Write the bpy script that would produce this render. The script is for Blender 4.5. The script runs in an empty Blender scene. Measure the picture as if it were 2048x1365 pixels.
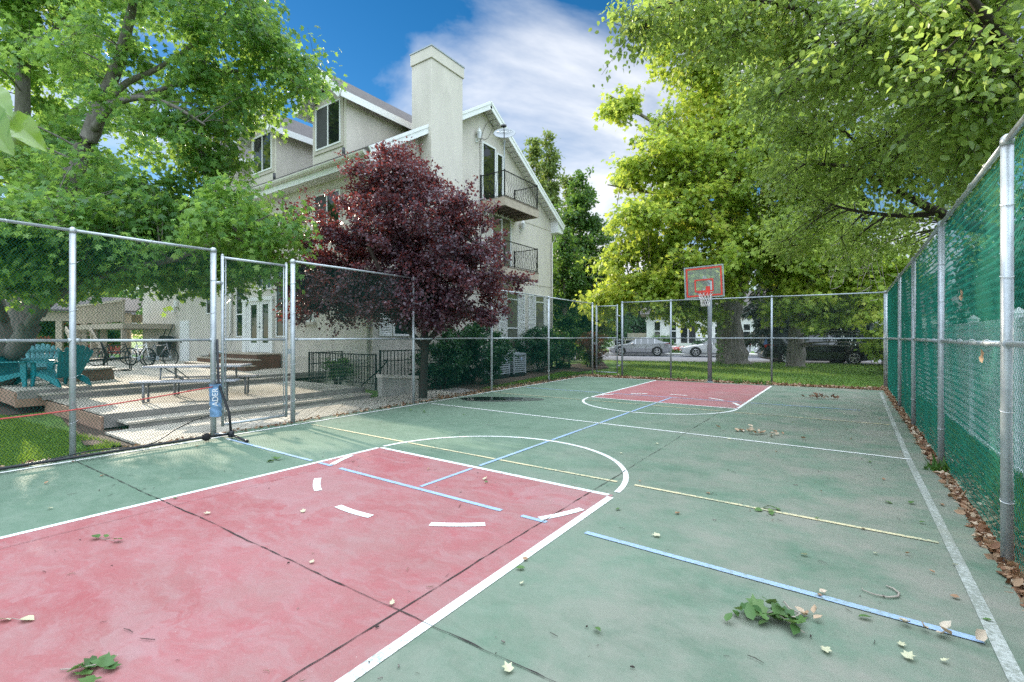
import bpy, bmesh, math, random
import numpy as np
from mathutils import Vector, Matrix, Euler, noise as mnoise
R = math.radians
rng = np.random.default_rng(11)
random.seed(11)
S = bpy.context.scene
COL = S.collection

# ------------------------------------------------------------------ camera
YAW, FPX, CU, CV, EYE = R(34.9), 952.0, 1024.0, 674.0, 1.6
cd = bpy.data.cameras.new('camera')
cam = bpy.data.objects.new('camera', cd)
COL.objects.link(cam)
cam.location = (0, 0, EYE)
cam.rotation_euler = (R(90), 0, YAW)
cd.sensor_width = 36.0
cd.lens = FPX / 2048 * 36
cd.shift_y = -8.5 / 2048
cd.clip_start, cd.clip_end = 0.05, 2000
S.camera = cam
FWD = np.array([-math.sin(YAW), math.cos(YAW), 0.0])
RGT = np.array([math.cos(YAW), math.sin(YAW), 0.0])

def at(u, v, d):
    """a point of the place seen in direction (u, v) of the photograph, d metres ahead"""
    p = d * FWD + (u - CU) / FPX * d * RGT
    return np.array([p[0], p[1], EYE - (v - CV) / FPX * d])

def ground(u, v, z=0.0):
    return at(u, v, FPX * (EYE - z) / (v - CV))

# ------------------------------------------------------------------ light
SUN_DIR = Vector((-0.99, 0.13, 0)).normalized()
SUN_EL = R(17)
w = bpy.data.worlds.new('World')
S.world = w
w.use_nodes = True
w.cycles.sampling_method = 'MANUAL'
w.cycles.sample_map_resolution = 2048
nt = w.node_tree
nt.nodes.clear()
N = nt.nodes.new
L = nt.links.new
out = N('ShaderNodeOutputWorld')
bg = N('ShaderNodeBackground')
sky = N('ShaderNodeTexSky')
sky.sky_type = 'NISHITA'
sky.sun_disc = False
sky.sun_elevation = SUN_EL
sky.sun_rotation = math.atan2(SUN_DIR.x, SUN_DIR.y) % (2 * math.pi)
sky.air_density, sky.dust_density, sky.ozone_density = 1.0, 0.05, 3.0
SKY_STRENGTH, SKY_VALUE, CLOUD, FILL_BANK, BACK = 0.15, 0.375, 2.75, 12.5, 0.62
tc = N('ShaderNodeTexCoord')
sep = N('ShaderNodeSeparateXYZ')
L(tc.outputs['Generated'], sep.inputs[0])
zz = N('ShaderNodeMath'); zz.operation = 'ADD'; zz.inputs[1].default_value = 0.22
L(sep.outputs['Z'], zz.inputs[0])
zm = N('ShaderNodeMath'); zm.operation = 'MAXIMUM'; zm.inputs[1].default_value = 0.08
L(zz.outputs[0], zm.inputs[0])
dv = N('ShaderNodeVectorMath'); dv.operation = 'DIVIDE'
cmb = N('ShaderNodeCombineXYZ')
for i in range(3): L(zm.outputs[0], cmb.inputs[i])
L(tc.outputs['Generated'], dv.inputs[0]); L(cmb.outputs[0], dv.inputs[1])
mp = N('ShaderNodeMapping'); mp.inputs['Location'].default_value = (6.1, 4.4, 0.4); mp.inputs['Scale'].default_value = (1.0, 0.75, 0.35); mp.inputs['Rotation'].default_value = (0, 0, R(25))
L(dv.outputs[0], mp.inputs[0])
n1 = N('ShaderNodeTexNoise'); n1.inputs['Scale'].default_value = 1.25; n1.inputs['Detail'].default_value = 9; n1.inputs['Roughness'].default_value = 0.56; n1.inputs['Distortion'].default_value = 0.35
L(mp.outputs[0], n1.inputs['Vector'])
rp = N('ShaderNodeValToRGB')
rp.color_ramp.elements[0].position, rp.color_ramp.elements[0].color = 0.44, (0, 0, 0, 1)
rp.color_ramp.elements[1].position, rp.color_ramp.elements[1].color = 0.66, (1, 1, 1, 1)
L(n1.outputs['Fac'], rp.inputs[0])
# thin milky veil towards the horizon
hz = N('ShaderNodeMapRange'); hz.inputs[1].default_value = -0.02; hz.inputs[2].default_value = 0.26; hz.inputs[3].default_value = 0.45; hz.inputs[4].default_value = 0.0
L(sep.outputs['Z'], hz.inputs[0])
mx = N('ShaderNodeMath'); mx.operation = 'MAXIMUM'
L(rp.outputs[0], mx.inputs[0]); L(hz.outputs[0], mx.inputs[1])
# a bank of unseen cloud, added opposite the sun and overhead to brighten shade
dt = N('ShaderNodeVectorMath'); dt.operation = 'DOT_PRODUCT'; dt.inputs[1].default_value = (0.62, -0.70, 0.45)
L(tc.outputs['Generated'], dt.inputs[0])
bk = N('ShaderNodeMapRange'); bk.interpolation_type = 'SMOOTHSTEP'; bk.inputs[1].default_value = 0.02; bk.inputs[2].default_value = 0.42
L(dt.outputs['Value'], bk.inputs[0])
zt = N('ShaderNodeMapRange'); zt.interpolation_type = 'SMOOTHSTEP'; zt.inputs[1].default_value = 0.60; zt.inputs[2].default_value = 0.80
L(sep.outputs['Z'], zt.inputs[0])
bank = N('ShaderNodeMath'); bank.operation = 'MAXIMUM'
bks = N('ShaderNodeMath'); bks.operation = 'MULTIPLY'; bks.inputs[1].default_value = BACK
L(bk.outputs[0], bks.inputs[0]); L(bks.outputs[0], bank.inputs[0]); L(zt.outputs[0], bank.inputs[1])
bw_ = N('ShaderNodeMath'); bw_.operation = 'MULTIPLY'; bw_.inputs[1].default_value = 0.85
L(bank.outputs[0], bw_.inputs[0])
mx2 = N('ShaderNodeMath'); mx2.operation = 'MAXIMUM'
L(mx.outputs[0], mx2.inputs[0]); L(bw_.outputs[0], mx2.inputs[1])
hs = N('ShaderNodeHueSaturation'); hs.inputs['Saturation'].default_value = 1.32; hs.inputs['Value'].default_value = SKY_VALUE
L(sky.outputs[0], hs.inputs['Color'])
cc = N('ShaderNodeMix'); cc.data_type = 'RGBA'
cc.inputs[6].default_value = (CLOUD, CLOUD * 1.03, CLOUD * 1.08, 1)
cc.inputs[7].default_value = (FILL_BANK * 0.86, FILL_BANK * 0.985, FILL_BANK * 1.12, 1)
L(bank.outputs[0], cc.inputs[0])
mixc = N('ShaderNodeMix'); mixc.data_type = 'RGBA'
L(mx2.outputs[0], mixc.inputs[0]); L(hs.outputs[0], mixc.inputs[6]); L(cc.outputs[2], mixc.inputs[7])
L(mixc.outputs[2], bg.inputs[0])
bg.inputs[1].default_value = SKY_STRENGTH
L(bg.outputs[0], out.inputs[0])
ld = bpy.data.lights.new('sun', 'SUN')
ld.energy, ld.angle, ld.color = 3.0, R(0.6), (1.0, 0.88, 0.70)
sun = bpy.data.objects.new('sun', ld)
COL.objects.link(sun)
sd = Vector((SUN_DIR.x * math.cos(SUN_EL), SUN_DIR.y * math.cos(SUN_EL), math.sin(SUN_EL)))
sun.rotation_euler = sd.to_track_quat('Z', 'Y').to_euler()
sun.location = (-30, 10, 30)
S.view_settings.view_transform = 'Standard'
S.view_settings.look = 'None'
S.view_settings.exposure = 1.40
S.view_settings.gamma = 1.0
S.cycles.max_bounces = 8
S.cycles.transparent_max_bounces = 12
S.cycles.diffuse_bounces = 4
S.cycles.use_denoising = False
S.cycles.use_adaptive_sampling = False
S.cycles.caustics_reflective = S.cycles.caustics_refractive = False
S.cycles.sample_clamp_indirect = 4.0

# ------------------------------------------------------------------ materials
def newmat(name):
    m = bpy.data.materials.new(name)
    m.use_nodes = True
    t = m.node_tree
    t.nodes.clear()
    o = t.nodes.new('ShaderNodeOutputMaterial')
    return m, t, o

def noise_node(t, vec, scale, detail=5, rough=0.6):
    n = t.nodes.new('ShaderNodeTexNoise')
    n.inputs['Scale'].default_value = scale
    n.inputs['Detail'].default_value = detail
    n.inputs['Roughness'].default_value = rough
    t.links.new(vec, n.inputs['Vector'])
    return n

def ramp(t, fac, stops):
    r = t.nodes.new('ShaderNodeValToRGB')
    while len(r.color_ramp.elements) < len(stops): r.color_ramp.elements.new(0.5)
    for e, (p, c) in zip(r.color_ramp.elements, stops):
        e.position = p
        e.color = (*c, 1) if len(c) == 3 else c
    t.links.new(fac, r.inputs[0])
    return r

def mixrgb(t, fac, a, b, mode='MIX'):
    m = t.nodes.new('ShaderNodeMix'); m.data_type = 'RGBA'; m.blend_type = mode
    for sock, val in ((m.inputs[0], fac), (m.inputs[6], a), (m.inputs[7], b)):
        if hasattr(val, 'links'): t.links.new(val, sock)
        elif isinstance(val, (int, float)): sock.default_value = val
        else: sock.default_value = (*val, 1)
    return m.outputs[2]

def pm(name, col, rough=0.6, var=0.18, scale=5.0, bump=0.0, bscale=60.0, metal=0.0, spec=0.4, coat=0.0, stretch=(1, 1, 1), streak=None):
    m, t, o = newmat(name)
    b = t.nodes.new('ShaderNodeBsdfPrincipled')
    tcn = t.nodes.new('ShaderNodeTexCoord')
    mpn = t.nodes.new('ShaderNodeMapping'); mpn.inputs['Scale'].default_value = stretch
    t.links.new(tcn.outputs['Object'], mpn.inputs[0])
    n = noise_node(t, mpn.outputs[0], scale, 7, 0.65)
    lo = tuple(max(0, c * (1 - var)) for c in col); hi = tuple(min(1, c * (1 + var)) for c in col)
    r = ramp(t, n.outputs['Fac'], [(0.3, lo), (0.7, hi)])
    c = r.outputs[0]
    if streak:
        n3 = noise_node(t, mpn.outputs[0], streak[0], 4, 0.7)
        f = ramp(t, n3.outputs['Fac'], [(streak[2], (0, 0, 0)), (streak[2] + 0.18, (1, 1, 1))])
        c = mixrgb(t, f.outputs[0], c, streak[1])
    t.links.new(c, b.inputs['Base Color'])
    b.inputs['Roughness'].default_value = rough
    b.inputs['Metallic'].default_value = metal
    b.inputs['Specular IOR Level'].default_value = spec
    b.inputs['Coat Weight'].default_value = coat
    if bump:
        n2 = noise_node(t, mpn.outputs[0], bscale, 4, 0.6)
        bp = t.nodes.new('ShaderNodeBump'); bp.inputs['Strength'].default_value = bump; bp.inputs['Distance'].default_value = 0.02
        t.links.new(n2.outputs['Fac'], bp.inputs['Height'])
        t.links.new(bp.outputs[0], b.inputs['Normal'])
    t.links.new(b.outputs[0], o.inputs[0])
    return m

def leafmat(name, cols, trans=0.45, rough=0.45, tcol=None, spec=0.35):
    """leaf: per-leaf tint through the colour stops, light shining through"""
    m, t, o = newmat(name)
    a = t.nodes.new('ShaderNodeAttribute'); a.attribute_name = 'tint'
    k = len(cols)
    r = ramp(t, a.outputs['Fac'], [(i / (k - 1), c) for i, c in enumerate(cols)])
    b = t.nodes.new('ShaderNodeBsdfPrincipled')
    b.inputs['Roughness'].default_value = rough
    b.inputs['Specular IOR Level'].default_value = spec
    t.links.new(r.outputs[0], b.inputs['Base Color'])
    tr = t.nodes.new('ShaderNodeBsdfTranslucent')
    tcx = mixrgb(t, 0.65, r.outputs[0], tcol or tuple(min(1, c * 1.6) for c in cols[-1]))
    t.links.new(tcx, tr.inputs[0])
    mxs = t.nodes.new('ShaderNodeMixShader'); mxs.inputs[0].default_value = trans
    t.links.new(b.outputs[0], mxs.inputs[1]); t.links.new(tr.outputs[0], mxs.inputs[2])
    t.links.new(mxs.outputs[0], o.inputs[0])
    return m

def courtmat(name, cols, dirt, dirt_at, pale):
    """painted concrete: broad fading, grey dirt towards one side, fine speckle"""
    m, t, o = newmat(name)
    b = t.nodes.new('ShaderNodeBsdfPrincipled')
    g = t.nodes.new('ShaderNodeNewGeometry')
    pos = g.outputs['Position']
    wp = noise_node(t, pos, 1.7, 4, 0.6)
    wv = t.nodes.new('ShaderNodeVectorMath'); wv.operation = 'SCALE'; wv.inputs[3].default_value = 0.5
    t.links.new(wp.outputs['Color'], wv.inputs[0])
    wa = t.nodes.new('ShaderNodeVectorMath'); wa.operation = 'ADD'
    t.links.new(pos, wa.inputs[0]); t.links.new(wv.outputs[0], wa.inputs[1])
    wpos = wa.outputs[0]
    n = noise_node(t, wpos, 0.8, 10, 0.66)
    base = ramp(t, n.outputs['Fac'], [(0.36, cols[0]), (0.5, cols[1]), (0.64, cols[2])]).outputs[0]
    mb_ = t.nodes.new('ShaderNodeMapping'); mb_.inputs['Scale'].default_value = (1.0, 2.6, 1.0); mb_.inputs['Rotation'].default_value = (0, 0, R(-35))
    t.links.new(wpos, mb_.inputs[0])
    n2 = noise_node(t, mb_.outputs[0], 3.2, 10, 0.72)
    base = mixrgb(t, ramp(t, n2.outputs['Fac'], [(0.44, (0, 0, 0)), (0.70, (0.75, 0.75, 0.75))]).outputs[0], base, pale)
    n7 = noise_node(t, mb_.outputs[0], 17, 6, 0.75)
    base = mixrgb(t, ramp(t, n7.outputs['Fac'], [(0.50, (0, 0, 0)), (0.70, (0.35, 0.35, 0.35))]).outputs[0], base, pale)
    # hard-edged patches where the paint has worn to a paler coat
    n8 = noise_node(t, wpos, 0.55, 7, 0.58)
    base = mixrgb(t, ramp(t, n8.outputs['Fac'], [(0.60, (0, 0, 0)), (0.612, (0.5, 0.5, 0.5)), (0.70, (0.25, 0.25, 0.25))]).outputs[0], base, pale)
    if dirt_at is not None:
        sx = t.nodes.new('ShaderNodeSeparateXYZ'); t.links.new(pos, sx.inputs[0])
        mr = t.nodes.new('ShaderNodeMapRange'); mr.inputs[1].default_value = dirt_at[0]; mr.inputs[2].default_value = dirt_at[1]; mr.inputs[3].default_value = 0.05; mr.inputs[4].default_value = 0.95
        t.links.new(sx.outputs[0], mr.inputs[0])
        n3 = noise_node(t, pos, 1.4, 8, 0.68)
        rr = ramp(t, n3.outputs['Fac'], [(0.36, (0, 0, 0)), (0.62, (1, 1, 1))])
        mu = t.nodes.new('ShaderNodeMath'); mu.operation = 'MULTIPLY'
        t.links.new(mr.outputs[0], mu.inputs[0]); t.links.new(rr.outputs[0], mu.inputs[1])
        base = mixrgb(t, mu.outputs[0], base, dirt)
    n4 = noise_node(t, pos, 42, 4, 0.75)
    base = mixrgb(t, ramp(t, n4.outputs['Fac'], [(0.60, (0, 0, 0)), (0.76, (0.55, 0.55, 0.55))]).outputs[0], base, tuple(c * 0.5 for c in dirt))
    n5 = noise_node(t, pos, 90, 2, 0.6)
    base = mixrgb(t, ramp(t, n5.outputs['Fac'], [(0.70, (0, 0, 0)), (0.78, (0.5, 0.5, 0.5))]).outputs[0], base, (0.6, 0.58, 0.52))
    t.links.new(base, b.inputs['Base Color'])
    b.inputs['Roughness'].default_value = 0.72
    b.inputs['Specular IOR Level'].default_value = 0.3
    bp = t.nodes.new('ShaderNodeBump'); bp.inputs['Strength'].default_value = 0.25; bp.inputs['Distance'].default_value = 0.006
    n6 = noise_node(t, pos, 130, 3, 0.6)
    t.links.new(n6.outputs['Fac'], bp.inputs['Height']); t.links.new(bp.outputs[0], b.inputs['Normal'])
    t.links.new(b.outputs[0], o.inputs[0])
    return m

def paintmat(name, col, under, wear):
    m, t, o = newmat(name)
    b = t.nodes.new('ShaderNodeBsdfPrincipled')
    g = t.nodes.new('ShaderNodeNewGeometry')
    n = noise_node(t, g.outputs['Position'], 38, 5, 0.75)
    n2 = noise_node(t, g.outputs['Position'], 1.1, 3, 0.6)
    ad = t.nodes.new('ShaderNodeMath'); ad.operation = 'ADD'
    ml = t.nodes.new('ShaderNodeMath'); ml.operation = 'MULTIPLY'; ml.inputs[1].default_value = 0.55
    t.links.new(n2.outputs['Fac'], ml.inputs[0]); t.links.new(n.outputs['Fac'], ad.inputs[0]); t.links.new(ml.outputs[0], ad.inputs[1])
    f = ramp(t, ad.outputs[0], [(wear, (0, 0, 0)), (wear + 0.16, (1, 1, 1))])
    t.links.new(mixrgb(t, f.outputs[0], col, under), b.inputs['Base Color'])
    b.inputs['Roughness'].default_value = 0.7
    t.links.new(b.outputs[0], o.inputs[0])
    return m

def glassmat(name, col=(0.012, 0.016, 0.016), rough=0.03, clear=0.0):
    m, t, o = newmat(name)
    b = t.nodes.new('ShaderNodeBsdfPrincipled')
    b.inputs['Base Color'].default_value = (*col, 1)
    b.inputs['Roughness'].default_value = rough
    b.inputs['Specular IOR Level'].default_value = 0.9
    g = t.nodes.new('ShaderNodeNewGeometry')
    n = noise_node(t, g.outputs['Position'], 1.3, 2, 0.5)
    bp = t.nodes.new('ShaderNodeBump'); bp.inputs['Strength'].default_value = 0.04; bp.inputs['Distance'].default_value = 0.05
    t.links.new(n.outputs['Fac'], bp.inputs['Height']); t.links.new(bp.outputs[0], b.inputs['Normal'])
    sh = b.outputs[0]
    if clear:
        tr = t.nodes.new('ShaderNodeBsdfTransparent')
        ms = t.nodes.new('ShaderNodeMixShader'); ms.inputs[0].default_value = clear
        t.links.new(sh, ms.inputs[1]); t.links.new(tr.outputs[0], ms.inputs[2]); sh = ms.outputs[0]
    t.links.new(sh, o.inputs[0])
    return m

def shinglemat(name):
    m, t, o = newmat(name)
    b = t.nodes.new('ShaderNodeBsdfPrincipled')
    tcn = t.nodes.new('ShaderNodeTexCoord')
    br = t.nodes.new('ShaderNodeTexBrick')
    mpn = t.nodes.new('ShaderNodeMapping'); mpn.inputs['Scale'].default_value = (3.2, 6.5, 6.5)
    t.links.new(tcn.outputs['Object'], mpn.inputs[0]); t.links.new(mpn.outputs[0], br.inputs['Vector'])
    br.inputs['Color1'].default_value = (0.10, 0.088, 0.085, 1); br.inputs['Color2'].default_value = (0.15, 0.132, 0.125, 1); br.inputs['Mortar'].default_value = (0.05, 0.045, 0.045, 1)
    br.inputs['Scale'].default_value = 1.0; br.inputs['Mortar Size'].default_value = 0.03
    t.links.new(br.outputs['Color'], b.inputs['Base Color'])
    b.inputs['Roughness'].default_value = 0.9
    t.links.new(b.outputs[0], o.inputs[0])
    return m

M = {}
M['court'] = courtmat('court_green', [(0.086, 0.146, 0.098), (0.110, 0.176, 0.120), (0.136, 0.204, 0.144)], (0.245, 0.237, 0.195), (-4.4, 0.2), (0.170, 0.228, 0.170))
M['key'] = courtmat('key_red', [(0.31, 0.080, 0.084), (0.335, 0.098, 0.103), (0.355, 0.125, 0.130)], (0.28, 0.18, 0.165), (-7, 1.5), (0.365, 0.205, 0.208))
M['white_line'] = paintmat('white_line_paint', (0.76, 0.76, 0.73), (0.33, 0.37, 0.33), 0.80)
M['old_white_line'] = paintmat('worn_white_line_paint', (0.44, 0.455, 0.42), (0.25, 0.265, 0.225), 0.66)
M['blue_line'] = paintmat('blue_line_paint', (0.31, 0.43, 0.62), (0.24, 0.30, 0.28), 0.76)
M['yellow_line'] = paintmat('yellow_line_paint', (0.66, 0.56, 0.34), (0.22, 0.28, 0.20), 0.72)
M['crack'] = pm('crack_filler', (0.035, 0.03, 0.027), 0.9, 0.4, 30)
M['water'] = glassmat('puddle_water', (0.018, 0.026, 0.022), 0.02)
M['wet'] = pm('wet_concrete', (0.085, 0.10, 0.085), 0.35, 0.2, 4)
M['galv'] = pm('galvanised_steel', (0.46, 0.49, 0.51), 0.42, 0.15, 7, 0.05, 60, metal=0.5, streak=(9, (0.36, 0.38, 0.39), 0.60))
M['galv_far'] = pm('dull_galvanised_steel', (0.36, 0.40, 0.43), 0.5, 0.2, 9, metal=0.4)
M['wire'] = pm('green_vinyl_wire', (0.010, 0.085, 0.070), 0.75, 0.2, 3, spec=0.12)
M['wire_bright'] = pm('bright_green_vinyl_wire', (0.014, 0.225, 0.160), 0.55, 0.2, 3, spec=0.3)
M['wire_grey'] = pm('weathered_green_wire', (0.14, 0.19, 0.18), 0.7, 0.2, 3, spec=0.2)
M['tie'] = pm('aluminium_tie', (0.72, 0.74, 0.75), 0.35, 0.1, 9, metal=0.7)
M['stucco'] = pm('beige_stucco', (0.61, 0.565, 0.50), 0.92, 0.08, 1.6, 0.15, 45, stretch=(1, 1, .35), streak=(1.3, (0.53, 0.49, 0.435), 0.56))
M['stucco_trim'] = pm('stucco_trim', (0.52, 0.475, 0.41), 0.92, 0.06, 2, 0.3, 70)
M['white'] = pm('white_painted_trim', (0.78, 0.79, 0.78), 0.5, 0.05, 3)
M['soffit'] = pm('white_soffit', (0.66, 0.66, 0.63), 0.6, 0.06, 3)
M['gutter'] = pm('cream_gutter', (0.62, 0.60, 0.54), 0.45, 0.06, 3)
M['shingle'] = shinglemat('roof_shingles')
M['glass'] = glassmat('window_glass')
M['glass_pale'] = glassmat('window_glass_with_blind', (0.16, 0.155, 0.125), 0.06)
M['screen'] = pm('window_screen', (0.05, 0.053, 0.053), 0.6, 0.1, 6)
M['black_iron'] = pm('black_iron', (0.012, 0.012, 0.013), 0.45, 0.2, 20)
M['beam'] = pm('painted_timber', (0.42, 0.36, 0.285), 0.8, 0.15, 4, 0.3, 30, streak=(7, (0.20, 0.16, 0.12), 0.60))
M['joist'] = pm('bare_timber', (0.20, 0.165, 0.13), 0.85, 0.2, 6, 0.3, 30)
M['deck'] = pm('weathered_deck_boards', (0.46, 0.415, 0.35), 0.85, 0.25, 3.5, 0.4, 60, streak=(5, (0.27, 0.235, 0.20), 0.58))
M['deck_side'] = pm('deck_fascia', (0.33, 0.205, 0.145), 0.85, 0.25, 4, 0.3, 40, streak=(4, (0.24, 0.19, 0.15), 0.55))
M['deck_edge'] = pm('grey_deck_edge', (0.27, 0.245, 0.225), 0.85, 0.25, 5, 0.3, 50)
M['brown_step'] = pm('brown_step_timber', (0.17, 0.085, 0.055), 0.75, 0.2, 5, 0.3, 50)
M['teal'] = pm('teal_plastic', (0.006, 0.20, 0.235), 0.4, 0.12, 4)
M['pale_teal'] = pm('pale_teal_plastic', (0.10, 0.30, 0.33), 0.5, 0.12, 4)
M['black_fabric'] = pm('black_fabric', (0.018, 0.018, 0.02), 0.85, 0.3, 12)
M['grey_table'] = pm('grey_table_plastic', (0.42, 0.42, 0.46), 0.5, 0.1, 5)
M['grey_leg'] = pm('grey_steel_leg', (0.20, 0.20, 0.21), 0.5, 0.15, 8)
M['concrete'] = pm('concrete', (0.44, 0.42, 0.38), 0.9, 0.15, 3, 0.3, 50, streak=(5, (0.27, 0.24, 0.21), 0.6))
M['stone'] = pm('brown_stone', (0.23, 0.155, 0.11), 0.9, 0.25, 5, 0.4, 30)
M['soil'] = pm('bark_mulch', (0.075, 0.05, 0.036), 0.95, 0.45, 14, 0.8, 40)
M['asphalt'] = pm('asphalt', (0.165, 0.165, 0.18), 0.9, 0.15, 2, 0.2, 80)
M['kerb'] = pm('kerb_concrete', (0.52, 0.50, 0.46), 0.9, 0.12, 3)
M['lawn'] = pm('lawn_turf', (0.10, 0.185, 0.035), 0.95, 0.4, 2.2, 0.5, 60, streak=(0.35, (0.10, 0.135, 0.03), 0.56))
M['bark'] = pm('grey_bark', (0.21, 0.185, 0.16), 0.95, 0.5, 5, 1.0, 9, stretch=(3, 3, 0.45), streak=(4, (0.07, 0.058, 0.05), 0.55))
M['bark_pale'] = pm('pale_grey_bark', (0.155, 0.14, 0.125), 0.95, 0.35, 6, 1.0, 12, stretch=(3, 3, 0.6), streak=(5, (0.10, 0.085, 0.07), 0.55))
M['bark_dark'] = pm('dark_bark', (0.055, 0.042, 0.036), 0.95, 0.3, 8, 0.8, 16, stretch=(3, 3, 0.7))
M['twig'] = pm('pale_dead_twig', (0.36, 0.31, 0.26), 0.9, 0.2, 10)
M['red_paint'] = pm('faded_red_paint', (0.62, 0.045, 0.03), 0.45, 0.15, 7, streak=(9, (0.55, 0.30, 0.26), 0.68))
M['net'] = pm('white_net_cord', (0.75, 0.73, 0.70), 0.9, 0.1, 20)
M['pole_paint'] = pm('grey_pole_paint', (0.20, 0.225, 0.24), 0.5, 0.15, 6)
M['rubber'] = pm('black_rubber', (0.012, 0.012, 0.012), 0.8, 0.2, 20)
M['black_plastic'] = pm('black_plastic', (0.015, 0.017, 0.02), 0.45, 0.2, 10)
M['denim'] = pm('blue_nylon_sleeve', (0.16, 0.29, 0.46), 0.7, 0.45, 9, 0.5, 20)
M['red_cord'] = pm('red_cord', (0.50, 0.085, 0.075), 0.7, 0.2, 14)
M['ac'] = pm('grey_cabinet', (0.30, 0.33, 0.36), 0.55, 0.1, 6)
M['dish'] = pm('grey_dish', (0.30, 0.32, 0.34), 0.45, 0.08, 5)
M['letter'] = pm('white_lettering', (0.82, 0.82, 0.82), 0.6, 0.02, 5)
M['brick'] = pm('red_brick', (0.30, 0.085, 0.06), 0.9, 0.25, 12, 0.3, 40)
M['white_wall'] = pm('white_house_wall', (0.80, 0.80, 0.79), 0.8, 0.04, 2, 0.15, 30)
M['vinyl'] = pm('white_vinyl', (0.84, 0.85, 0.86), 0.4, 0.05, 2)
M['grey_fence'] = pm('grey_fence_boards', (0.34, 0.33, 0.32), 0.9, 0.2, 4)
M['silver_car'] = pm('silver_car_paint', (0.46, 0.46, 0.49), 0.28, 0.03, 2, metal=0.45, coat=0.6)
M['white_car'] = pm('white_car_paint', (0.80, 0.80, 0.81), 0.25, 0.02, 2, coat=0.6)
M['black_car'] = pm('black_car_paint', (0.008, 0.010, 0.013), 0.12, 0.1, 2, coat=1.0, spec=0.7)
M['car_glass'] = glassmat('car_glass', (0.05, 0.06, 0.065), 0.04)
M['rim'] = pm('alloy_rim', (0.55, 0.55, 0.56), 0.3, 0.05, 5, metal=0.7)
M['tail'] = pm('tail_lamp_red', (0.55, 0.02, 0.015), 0.2, 0.05, 5, coat=0.5)
M['lamp_lens'] = pm('lamp_lens', (0.62, 0.64, 0.66), 0.12, 0.05, 5, coat=0.6)
M['leaf_maple'] = leafmat('maple_leaf', [(0.038, 0.115, 0.032), (0.075, 0.19, 0.05), (0.145, 0.29, 0.07), (0.26, 0.40, 0.085)], 0.5, 0.4, (0.48, 0.70, 0.11))
M['leaf_maple_dark'] = leafmat('shaded_maple_leaf', [(0.014, 0.055, 0.014), (0.028, 0.095, 0.020), (0.06, 0.15, 0.028)], 0.4, 0.4, (0.22, 0.40, 0.05))
M['leaf_gold'] = leafmat('silver_maple_leaf', [(0.09, 0.17, 0.03), (0.19, 0.30, 0.045), (0.30, 0.42, 0.06), (0.44, 0.48, 0.08)], 0.5, 0.45, (0.68, 0.78, 0.10))
M['leaf_pear'] = leafmat('pear_leaf', [(0.075, 0.13, 0.03), (0.155, 0.245, 0.045), (0.25, 0.36, 0.07), (0.36, 0.46, 0.14)], 0.5, 0.33, (0.60, 0.74, 0.15), 0.5)
M['leaf_close'] = leafmat('close_leaf', [(0.06, 0.15, 0.02), (0.11, 0.23, 0.03), (0.20, 0.34, 0.05)], 0.4, 0.22, (0.4, 0.56, 0.08), 0.6)
M['leaf_plum'] = leafmat('purple_plum_leaf', [(0.040, 0.027, 0.042), (0.075, 0.046, 0.066), (0.125, 0.060, 0.078), (0.20, 0.055, 0.045)], 0.30, 0.33, (0.50, 0.08, 0.045), 0.6)
M['leaf_shrub'] = leafmat('shrub_leaf', [(0.010, 0.045, 0.018), (0.020, 0.075, 0.028), (0.04, 0.11, 0.035)], 0.25, 0.35, (0.12, 0.26, 0.04))
M['leaf_fresh'] = leafmat('fresh_shrub_leaf', [(0.03, 0.085, 0.02), (0.06, 0.15, 0.03), (0.10, 0.22, 0.05)], 0.4, 0.4, (0.26, 0.44, 0.06))
M['leaf_poplar'] = leafmat('poplar_leaf', [(0.07, 0.12, 0.03), (0.12, 0.19, 0.045), (0.19, 0.25, 0.06)], 0.4, 0.5, (0.34, 0.42, 0.08))
M['leaf_red'] = leafmat('barberry_leaf', [(0.03, 0.035, 0.018), (0.06, 0.04, 0.022), (0.16, 0.03, 0.022)], 0.3, 0.45, (0.3, 0.08, 0.03))
M['needle'] = leafmat('spruce_needles', [(0.006, 0.018, 0.012), (0.012, 0.032, 0.019), (0.022, 0.05, 0.028)], 0.15, 0.5, (0.04, 0.10, 0.03))
M['grass'] = leafmat('grass_blade', [(0.062, 0.135, 0.018), (0.105, 0.20, 0.026), (0.17, 0.27, 0.04), (0.26, 0.32, 0.08)], 0.4, 0.5, (0.38, 0.56, 0.07))
M['leaf_fallen_green'] = leafmat('fallen_green_leaf', [(0.045, 0.115, 0.03), (0.11, 0.205, 0.06), (0.24, 0.33, 0.14)], 0.2, 0.5, (0.3, 0.42, 0.1))
M['leaf_fallen_pale'] = leafmat('fallen_pale_leaf', [(0.45, 0.46, 0.24), (0.58, 0.56, 0.36), (0.62, 0.58, 0.44)], 0.2, 0.6, (0.5, 0.5, 0.3))
M['leaf_dry'] = leafmat('dry_leaf', [(0.11, 0.05, 0.03), (0.30, 0.155, 0.085), (0.48, 0.33, 0.21), (0.66, 0.57, 0.45)], 0.15, 0.7, (0.4, 0.2, 0.08))
M['petal'] = pm('flower_petals', (0.62, 0.05, 0.05), 0.6, 0.3, 30)
M['petal_white'] = pm('white_flower_petals', (0.78, 0.74, 0.70), 0.6, 0.1, 30)

# ------------------------------------------------------------------ mesh helpers
def tag(o, label=None, cat=None, group=None, kind=None):
    if label: o['label'] = label
    if cat: o['category'] = cat
    if group: o['group'] = group
    if kind: o['kind'] = kind
    return o

def thing(name, label, cat, loc=(0, 0, 0), rz=0.0, group=None):
    o = bpy.data.objects.new(name, None)
    COL.objects.link(o)
    o.location = loc
    o.rotation_euler = (0, 0, rz)
    o.empty_display_size = 0.2
    o['org'] = list(loc)
    return tag(o, label, cat, group)

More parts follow.
